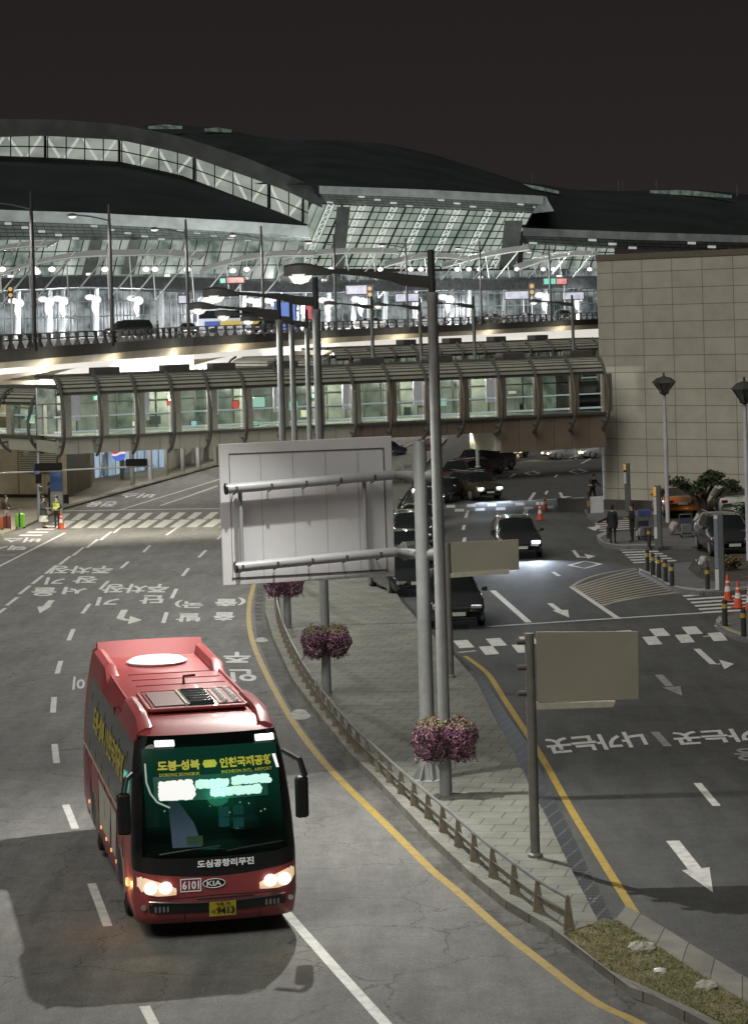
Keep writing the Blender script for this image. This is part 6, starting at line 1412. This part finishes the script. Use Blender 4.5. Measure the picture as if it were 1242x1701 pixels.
for k, (u, v, lb) in enumerate(((1075, 949, 'first from left of the five dark bollards along the island kerb'), (1084, 956, 'second from left of the five dark bollards along the island kerb'), (1094, 961, 'third from left of the five dark bollards along the island kerb'), (1105, 967, 'fourth from left of the five dark bollards along the island kerb'), (1116, 974, 'fifth from left of the five dark bollards along the island kerb'), (1175, 980, 'single dark bollard left of the grey info pillar'), (1204, 1041, 'dark bollard below the three orange cones, left one'), (1235, 1058, 'dark bollard on the corner island at the right edge'), (1078, 909, 'dark bollard beside the tall info pillar on the upper island'), (1010, 895, 'dark bollard left of the two standing men'))):
    sc_ = 1.0
    if first: bo0.location = G(u, v, .12); bo0['label'] = lb; first = False
    else: dup(bo0, lb, G(u, v, .12))
def info_pillar(label, base, topv, wd, face_mats):
    p = G(*base, .12); hz = P(base[0], topv, p.y).z - p.z
    t = thing('information_pillar', label, 'pillar sign', p, R(-14), 'slim information pillars')
    MB().box((0, 0, hz / 2), (wd, .22, hz)).build('body', mat('pillar_grey', (.085, .09, .09), .5), t, bevel=.03)
    z = hz * .985
    for frac, m_ in face_mats:
        MB().box((-wd / 2 + wd * .15, -.115, z - hz * frac / 2), (wd * .42, .02, hz * frac - .03)).build('sign_face', m_, t); z -= hz * frac
    return t
W1 = mat('pillar_white', (.5, .5, .5), .5); Y1 = mat('pillar_amber', (.5, .28, .04), .5, emit=(1, .6, .15), es=.2); B1 = mat('pillar_bluegrey', (.16, .19, .24), .5)
info_pillar('slim dark pillar sign with amber and white face standing closest to the beige wall', (1043, 850), 769, .30, [(.13, Y1), (.04, M_BLACK), (.24, W1)])
info_pillar('slim dark pillar sign with amber top and white lettered face by the men', (1094, 910), 806, .30, [(.16, Y1), (.30, W1), (.18, B1), (.2, W1)])
info_pillar('grey info pillar with bluish face left of the black suv at right', (1197, 981), 853, .32, [(.06, W1), (.64, B1), (.28, W1)])

# park lamps with pagoda heads
pk = thing('park_lamp', 'white park lamp with dark pagoda head in front of the beige wall', 'street lamp', G(1109, 868, .12), 0, 'park lamps with pagoda heads')
hp = P(1102, 656, pk.location.y).z - pk.location.z
M_WP = mat('white_lamp_pole', (.48, .47, .52), .45, var=.08)
MB().lathe([(.11, 0), (.10, hp * .55), (.115, hp * .56), (.115, hp * .60), (.07, hp)], (0, 0, 0), 12).build('pole', M_WP, pk, True)
MB().lathe([(.62, hp + .62), (.60, hp + .66), (.36, hp + .86), (.10, hp + .93), (.05, hp + .98), (.05, hp + 1.1), (.01, hp + 1.12)], (0, 0, 0), 6).build('hood', M_STEEL_D, pk)
MB().lathe([(.16, hp + .18), (.5, hp + .6)], (0, 0, 0), 6).build('glass', mat('frosted_glass', (.22, .23, .2), .3, var=.3), pk)
MB().lathe([(.08, hp), (.24, hp + .08), (.24, hp + .16), (.12, hp + .2)], (0, 0, 0), 6).build('collar', M_STEEL_D, pk)
m = MB()
for k in range(6): a = k * math.pi / 3; m.tube([(.2 * math.cos(a), .2 * math.sin(a), hp + .16), (.55 * math.cos(a), .55 * math.sin(a), hp + .64)], .025, 4)
m.build('cage', M_STEEL_D, pk)
dup(pk, 'white park lamp with dark pagoda head cut by the right frame edge', G(1244, 932, .12), .3)

# ================================================================== TREES AND PLANTS
def leaf_pad(mb, c, rx, ry, rz_, n, rnd, s=.11):
    for _ in range(n):
        while True:
            p = Vector((rnd.uniform(-1, 1), rnd.uniform(-1, 1), rnd.uniform(-1, 1)))
            if p.length < 1: break
        lump = .75 + .25 * math.sin(p.x * 7 + c[0] * 3) * math.cos(p.y * 6 + c[2] * 5)
        q_ = Vector(c) + Vector((p.x * rx, p.y * ry, p.z * rz_)) * lump
        d = Vector((rnd.uniform(-1, 1), rnd.uniform(-1, 1), rnd.uniform(.1, 1))).normalized(); e1 = d.orthogonal().normalized(); e1.rotate(Matrix.Rotation(rnd.uniform(0, 6.28), 3, d)); e2 = d.cross(e1); k = s * rnd.uniform(.6, 1.2)
        mb.add([q_ - e1 * k, q_ - e2 * k * .45, q_ + e1 * k, q_ + e2 * k * .45], [(0, 1, 2, 3)], rnd.choices((0, 1, 2), (4, 4, 2))[0])
M_LEAF = [mat('pine_green', (.035, .06, .022), .7, var=.3), mat('pine_light', (.06, .095, .035), .7, var=.3), mat('pine_dark', (.015, .03, .012), .8)]
M_BARK = mat('pine_bark', (.07, .05, .038), .9, var=.4, scale=12)
tree = thing('pine_tree', 'spreading many-stemmed pine with flat dark pads in front of the beige wall', 'tree', G(1171, 858, .13))
To = tree.location; sc_ = tree.location.y / F
def TP(u, v, dy=0): return P(u, v, To.y + dy) - To
rnd = random.Random(3); cr_ = MB(); tk = MB()
pads = [(1124, 800, .75, .34), (1148, 812, .6, .28), (1136, 806, .5, .3), (1173, 792, .55, .28), (1183, 800, .7, .38), (1165, 803, .6, .35), (1193, 790, .5, .25), (1206, 803, .6, .25), (1222, 811, .42, .28), (1180, 786, .45, .2), (1160, 815, .5, .22), (1215, 801, .45, .2)]
for u, v, rx, rz_ in pads:
    dy = rnd.uniform(-.5, .5); leaf_pad(cr_, TP(u, v, dy), rx, rx * .9, rz_, int(430 * rx), rnd, .10)
    tip = TP(u, v + 2, dy); b = Vector((rnd.uniform(-.12, .12), rnd.uniform(-.1, .1), .05)); mid = b.lerp(tip, .5) + Vector((-.12 * (1 if tip.x > 0 else -1), 0, .12))
    tk.tube([b, b.lerp(mid, .5) + Vector((rnd.uniform(-.08, .08), 0, .05)), mid, mid.lerp(tip, .6) + Vector((rnd.uniform(-.05, .05), 0, .04)), tip], [.10, .08, .065, .045, .02], 6)
tk.tube([(0, 0, -.1), (.02, 0, .2)], [.22, .16], 8); tk.build('trunk', M_BARK, tree, True); cr_.build('crown', M_LEAF, tree)
bsh = thing('shrub', 'round dark shrub at the right edge in front of the white car', 'shrub', G(1242, 880, .13)); c_ = MB(); leaf_pad(c_, (0, 0, .9), .75, .7, .6, 900, rnd, .09); c_.build('foliage', M_LEAF, bsh); MB().tube([(0, 0, -.1), (.05, 0, .7)], [.06, .04], 6).build('stem', M_BARK, bsh)
sh2 = thing('dry_shrub', 'low brown dry shrub in the bed before the black suv', 'shrub', G(1212, 948, .13)); c_ = MB(); leaf_pad(c_, (0, 0, .3), .65, .5, .32, 700, rnd, .09); c_.build('foliage', [mat('dry_brown', (.13, .08, .04), .8, var=.3), mat('dry_tan', (.18, .12, .06), .8), MATS['pine_dark']], sh2); MB().tube([(0, 0, -.1), (0, 0, .3)], .03, 5).build('stem', M_BARK, sh2)

# ================================================================== PEOPLE
def person(label, loc, rz, top, legs, hair=(.012, .01, .009), pose='stand', skirt=None, vest=None, coat=False, height=1.72, bag=None, mask=None, shoes=(.02, .02, .02)):
    t = thing('person', label, 'person', loc, rz)
    ax = {'stand': ((.24, .02, 1.14), (.25, -.06, .90)), 'hold': ((.25, .02, 1.14), (.16, -.26, 1.10)), 'down': ((.22, .03, 1.13), (.22, -.02, .87)), 'push': ((.24, -.12, 1.16), (.20, -.40, 1.06)), 'walk': ((.23, .08, 1.14), (.24, -.02, .90))}[pose]
    lean = {'push': -.16}.get(pose, 0)
    V, E_, RR, MT = [], [], [], []   # verts, edges, radii, material of the edge
    def v(p, r): V.append(Vector(p)); RR.append(r); return len(V) - 1
    def e(a, b, m): E_.append((a, b)); MT.append(m)
    pel = v((0, 0, .96), (.155, .115)); wst = v((0, lean * .3, 1.10), (.135, .10)); che = v((0, lean * .8, 1.30), (.175, .12)); nb_ = v((0, lean, 1.45), (.075, .065)); nk = v((0, lean - .01, 1.52), (.052, .052)); h1 = v((0, lean - .02, 1.60), (.075, .088)); h2 = v((0, lean - .015, 1.70), (.07, .082))
    e(pel, wst, 1); e(wst, che, 1); e(che, nb_, 1); e(nb_, nk, 0); e(nk, h1, 0); e(h1, h2, 0)
    nose = v((0, lean - .115, 1.605), (.014, .014)); e(h1, nose, 0)
    for sx in (-1, 1):
        sh_ = v((sx * .17, lean * .9, 1.41), (.065, .06)); el = v((sx * ax[0][0], lean * .9 + ax[0][1], ax[0][2]), (.048, .048)); wr = v((sx * ax[1][0], lean * .9 + ax[1][1], ax[1][2]), (.032, .03))
        e(che, sh_, 1); e(sh_, el, 1); e(el, wr, 1)
        d = (V[wr] - V[el]).normalized(); s1 = Vector((0, 1, 0)) if abs(d.y) < .8 else Vector((0, 0, -1)); pa = v(V[wr] + d * .07, (.036, .020)); e(wr, pa, 0)
        for f_ in range(4):
            o_ = s1 * (.018 * (f_ - 1.5)); ln = (.075, .085, .08, .065)[f_]; a1 = v(V[pa] + o_ + d * .03, (.009, .009)); a2 = v(V[pa] + o_ + d * ln + Vector((-sx * .02, 0, 0)), (.008, .008)); e(pa, a1, 0); e(a1, a2, 0)
        th = v(V[wr] + d * .035 - s1 * .035, (.011, .011)); th2 = v(V[wr] + d * .075 - s1 * .05, (.009, .009)); e(wr, th, 0); e(th, th2, 0)
        st_ = {'walk': .16 * sx, 'push': .20 * sx}.get(pose, .02 * sx)
        hp_ = v((sx * .095, 0, .90), (.10, .10)); kn = v((sx * .10, -st_ * .6 - .01, .50), (.062, .065)); an = v((sx * .10, -st_ + .02, .09), (.042, .046)); to = v((sx * .115, -st_ - .15, .035), (.042, .032))
        e(pel, hp_, 2); e(hp_, kn, 2); e(kn, an, 2); e(an, to, 3)
    me = bpy.data.meshes.new('figure'); me.from_pydata([tuple(p) for p in V], E_, []); o = bpy.data.objects.new('figure', me); COL.objects.link(o)
    o.modifiers.new('skin', 'SKIN'); sd_ = o.modifiers.new('sub', 'SUBSURF'); sd_.levels = 1
    for i, sv in enumerate(me.skin_vertices[0].data): sv.radius = RR[i]; sv.use_root = (i == 0)
    bpy.context.view_layer.update(); nm = bpy.data.meshes.new_from_object(o.evaluated_get(bpy.context.evaluated_depsgraph_get())); bpy.data.objects.remove(o)
    k = height / 1.72
    for vv in nm.vertices: vv.co *= k
    skin = mat('skin', (.38, .235, .165), .6, var=.08)
    cm = lambda c: mat('cloth_%d_%d_%d' % tuple(int(x * 1000) for x in c), c, .85, var=.2, scale=9)
    nm.materials.clear()
    for m_ in (skin, cm(top), cm(legs), cm(shoes)): nm.materials.append(m_)
    segs = [(V[a] * k, V[b] * k, m_) for (a, b), m_ in zip(E_, MT)]
    for p in nm.polygons:
        c = p.center; bd = 9
        for a, b, m_ in segs:
            d = b - a; tt = max(0, min(1, (c - a).dot(d) / max(d.length_squared, 1e-9))); q_ = (c - a - d * tt).length
            if q_ < bd: bd = q_; p.material_index = m_
        p.use_smooth = True
    bo_ = bpy.data.objects.new('body', nm); COL.objects.link(bo_); bo_.parent = t
    hm_ = MB(); hm_.ball((0, (lean + .012) * k, 1.685 * k), .105 * k, 0, 12, (.86, 1.0, .9)); hm_.ball((0, (lean + .055) * k, 1.63 * k), .085 * k, 0, 10, (.95, .7, 1.1)); hm_.build('hair', mat('dark_hair', hair, .6), t, True)
    for sx in (-1, 1): MB().ball((sx * .032 * k, (lean - .098) * k, 1.635 * k), .011 * k, 0, 8).build('eye', M_BLACK, t, True); MB().ball((sx * .078 * k, (lean) * k, 1.62 * k), .022 * k, 0, 8, (.4, .8, 1.2)).build('ear', skin, t, True)
    MB().box((0, (lean - .098) * k, 1.565 * k), (.045, .012, .008)).build('mouth', mat('lips', (.22, .08, .07), .6), t)
    if mask: MB().ball((0, (lean - .055) * k, 1.575 * k), .062 * k, 0, 10, (1, .9, .7)).build('face_mask', M_WHITEMETAL, t, True)
    if skirt: MB().lathe([(.15 * k, .98 * k), (.19 * k, .8 * k), (.27 * k, .38 * k)], (0, 0, 0), 16).build('skirt', cm(skirt), t, True)
    if coat: MB().lathe([(.195 * k, 1.36 * k), (.185 * k, 1.1 * k), (.205 * k, .92 * k), (.23 * k, .72 * k)], (0, lean * .4, 0), 16).build('coat', cm(top), t, True)
    if vest:
        MB().lathe([(.205 * k, 1.40 * k), (.20 * k, 1.15 * k), (.19 * k, .98 * k)], (0, 0, 0), 16).build('vest', cm(vest), t, True)
        MB().lathe([(.204 * k, 1.16 * k), (.202 * k, 1.10 * k)], (0, 0, 0), 16).build('reflective_band', M_REFL, t, True)
    if bag: MB().box((0, (lean + .20) * k, 1.22 * k), (.28, .16, .38)).build('rucksack', cm(bag), t, bevel=.05)
    return t
person('man in dark jacket seen from behind, left of two men on the upper island', G(1018, 903, .13), R(160), (.012, .013, .016), (.03, .03, .03), pose='down', coat=True)
p2_ = person('man in black holding white papers, right of two men on the upper island', G(1050, 901, .13), R(-70), (.010, .010, .012), (.012, .012, .013), pose='hold')
person('worker in dark clothes with orange marks by the corner of the beige building', G(984, 838, .0), R(40), (.02, .02, .024), (.03, .03, .034), pose='push', vest=(.10, .06, .02))
person('traveller in black top and rucksack behind a red suitcase at the left edge', G(11, 877, .12), R(60), (.010, .010, .011), (.25, .2, .17), pose='hold', bag=(.12, .05, .02))
person('woman in dark grey coat and white skirt at the left crosswalk', G(73, 878, .02), R(70), (.035, .045, .042), (.32, .24, .19), pose='hold', skirt=(.55, .54, .5), coat=True)
person('guard in yellow reflective vest and white mask by the orange cone', G(95, 878, .02), R(-15), (.016, .016, .02), (.02, .018, .02), pose='hold', vest=(.32, .42, .06), mask=True)
person('person in black with a white cap standing behind the guard by the blue totem', G(83, 850, .14), R(100), (.012, .012, .013), (.02, .02, .02), pose='stand')
for u, bk, rz, lb in ((262, 8, 80, 'dark figure on the elevated road behind the railing, left'), (815, 7, 30, 'figure in pale top, left of three on the elevated road'), (826, 7, -60, 'figure in dark top, middle of three on the elevated road'), (836, 7.5, 90, 'figure in grey, right of three on the elevated road')):
    person(lb, D(u, bk, ZD + .01), R(rz), (.3, .3, .3) if 'pale' in lb else (.03, .03, .035) if 'grey' not in lb else (.12, .12, .13), (.03, .03, .035), pose='walk')
def suitcase(label, loc, col, rz=0.0, s=1.0):
    t = thing('suitcase', label, 'suitcase', loc, rz); t.scale = (s,) * 3
    m_ = mat('suitcase_%d_%d' % (col[0] * 1000, col[1] * 1000), col, .4, var=.1)
    MB().box((0, 0, .42), (.50, .28, .70)).build('shell', m_, t, bevel=.06)
    r = MB()
    for x in (-.12, .0, .12): r.box((x, -.145, .42), (.02, .02, .60))
    r.build('ribs', m_, t)
    for x in (-.2, .2):
        for y in (-.09, .09): MB().lathe([(.045, -.02), (.045, .02)], (x, y, .045), 10, axis='X').build('wheel', M_RUBBER, t)
    MB().tube([(-.11, .08, .76), (-.11, .08, 1.02), (.11, .08, 1.02), (.11, .08, .76)], .014, 6).build('handle', M_STEEL, t)
    MB().box((0, -.152, .45), (.07, .012, .70)).build('strap', M_BLACK, t)
    return t
suitcase('dark red hard suitcase in front of the traveller in black at the left edge', G(11, 880, .12), (.14, .035, .03), .2)
suitcase('bright green suitcase with dark strap standing alone on the left pavement', G(34, 878, .12), (.14, .36, .04), -.1, 1.05)
suitcase('orange brown suitcase cut by the left frame edge', G(-3, 881, .12), (.30, .08, .03), .1)
suitcase('black suitcase lying beside the blue totem', G(109, 838, .14), (.015, .015, .016), .5, .8)
# luggage trolleys and bags on the right
def trolley(label, loc, rz, load):
    t = thing('luggage_trolley', label, 'trolley', loc, rz, 'luggage trolleys')
    f = MB()
    for x in (-.28, .28): f.tube([(x, .0, 1.05), (x, .12, .9), (x, .15, .22), (x, -.75, .16)], .02, 6)
    f.tube([(-.28, 0, 1.05), (.28, 0, 1.05)], .024, 6); f.tube([(-.28, .15, .55), (.28, .15, .55)], .015, 6); f.tube([(-.28, -.75, .16), (.28, -.75, .16)], .018, 6)
    for y in (-.6, -.4, -.2, 0): f.tube([(-.28, y, .17), (.28, y, .17)], .012, 5)
    f.build('frame', M_CHROME, t, True); MB().box((0, .14, .74), (.5, .03, .26)).build('back_board', mat('dull_blue_board', (.05, .06, .09), .5), t, bevel=.01)
    MB().box((0, -.2, .42), (.46, .34, .40)).build('basket', mat('wire_basket', (.16, .17, .17), .5, .4), t, bevel=.02)
    for x in (-.26, .26):
        for y in (.1, -.65): MB().lathe([(.09, -.02), (.09, .02)], (x, y, .09), 12, axis='X').build('wheel', M_RUBBER, t, True)
    return t
trolley('luggage trolley with dark blue back board behind the planter, near the taxi', G(1139, 892, .13), R(0), None)
trolley('trolley loaded with white bundles and a blue box beside the two men', G(1071, 897, .13), R(20), None)
def bagobj(label, loc, s, col, seed):
    m = MB(); m.ball((0, 0, s * .5), s * .5, 0, 14, (.85, .75, 1.15)); r_ = random.Random(seed)
    for j in range(len(m.v)): p = m.v[j]; k = 1 + .30 * math.sin(p.x * 9 / s + seed) * math.cos(p.z * 7 / s + seed) + r_.uniform(-.14, .14); m.v[j] = Vector((p.x * k, p.y * k, max(0, p.z * (1 + r_.uniform(-.05, .05)))))
    m.lathe([(s * .12, s * .86), (s * .07, s * .95), (s * .16, s * 1.08)], (0, 0, 0), 9)
    o = m.build('rubbish_bag', mat('bag_%d' % int(col[0] * 100), col, .5, var=.25, scale=5), None, True); o.location = loc; tag(o, label, 'bag', 'stuffed bags by the planter'); return o
bagobj('pale stuffed bag on the planter edge right of the taxi, left one', G(1160, 872, .13), .54, (.24, .25, .24), 1); bagobj('pale stuffed bag on the planter edge below the pine trunk', G(1175, 876, .13), .52, (.22, .22, .22), 2)
bagobj('pinkish white stuffed bag leaning left of the luggage trolley', G(1119, 889, .13), .61, (.26, .23, .23), 3); bagobj('white bundle on the ground at the foot of the trolley by the men', G(1064, 896, .13), .5, (.25, .24, .22), 4); bagobj('white crumpled sack draped over a stand on the lower island', G(1168, 944, .55), .45, (.27, .26, .25), 5)
bx_ = MB().box((0, 0, .14), (.62, .4, .28)).build('crate', mat('blue_crate', (.04, .06, .16), .5), None, bevel=.03); bx_.location = G(1071, 897, .13) + Vector((0, .1, 1.1)); tag(bx_, 'blue crate on top of the trolley beside the two men', 'crate')
stn = thing('folding_stand', 'small folding stand under the white sack on the lower island', 'stand', G(1168, 957, .13)); MB().tube([(-.2, 0, 0), (.2, .2, .62)], .02, 6).build('leg', M_CHROME, stn); MB().tube([(.2, 0, 0), (-.2, .2, .62)], .02, 6).build('leg', M_CHROME, stn); MB().box((0, .12, .6), (.5, .36, .04)).build('top', M_STEEL, stn)
plt = thing('planter', 'low dark stone planter wall between the taxi and the upper island', 'planter', G(1160, 884, .13)); MB().box((1.0, .9, .22), (4.4, .25, .44)).build('wall', mat('dark_stone', (.06, .055, .05), .8, var=.3), plt, bevel=.02); MB().box((1.0, 1.5, .2), (4.2, 1.0, .36)).build('soil', MATS['bare_soil'], plt)
bar_ = thing('barrier_board', 'white leaning board with a striped post at the beige building corner', 'barrier', G(985, 856, .0)); MB().box((.15, 0, .5), (.9, .06, 1.0), .3).build('board', M_WHITEMETAL, bar_, bevel=.01); MB().lathe([(.05, 0), (.05, 1.3)], (-.25, -.2, 0), 8).build('post', M_BOL, bar_, True); MB().lathe([(.052, .5), (.052, .8)], (-.25, -.2, 0), 8).build('band', M_BOLY, bar_, True)
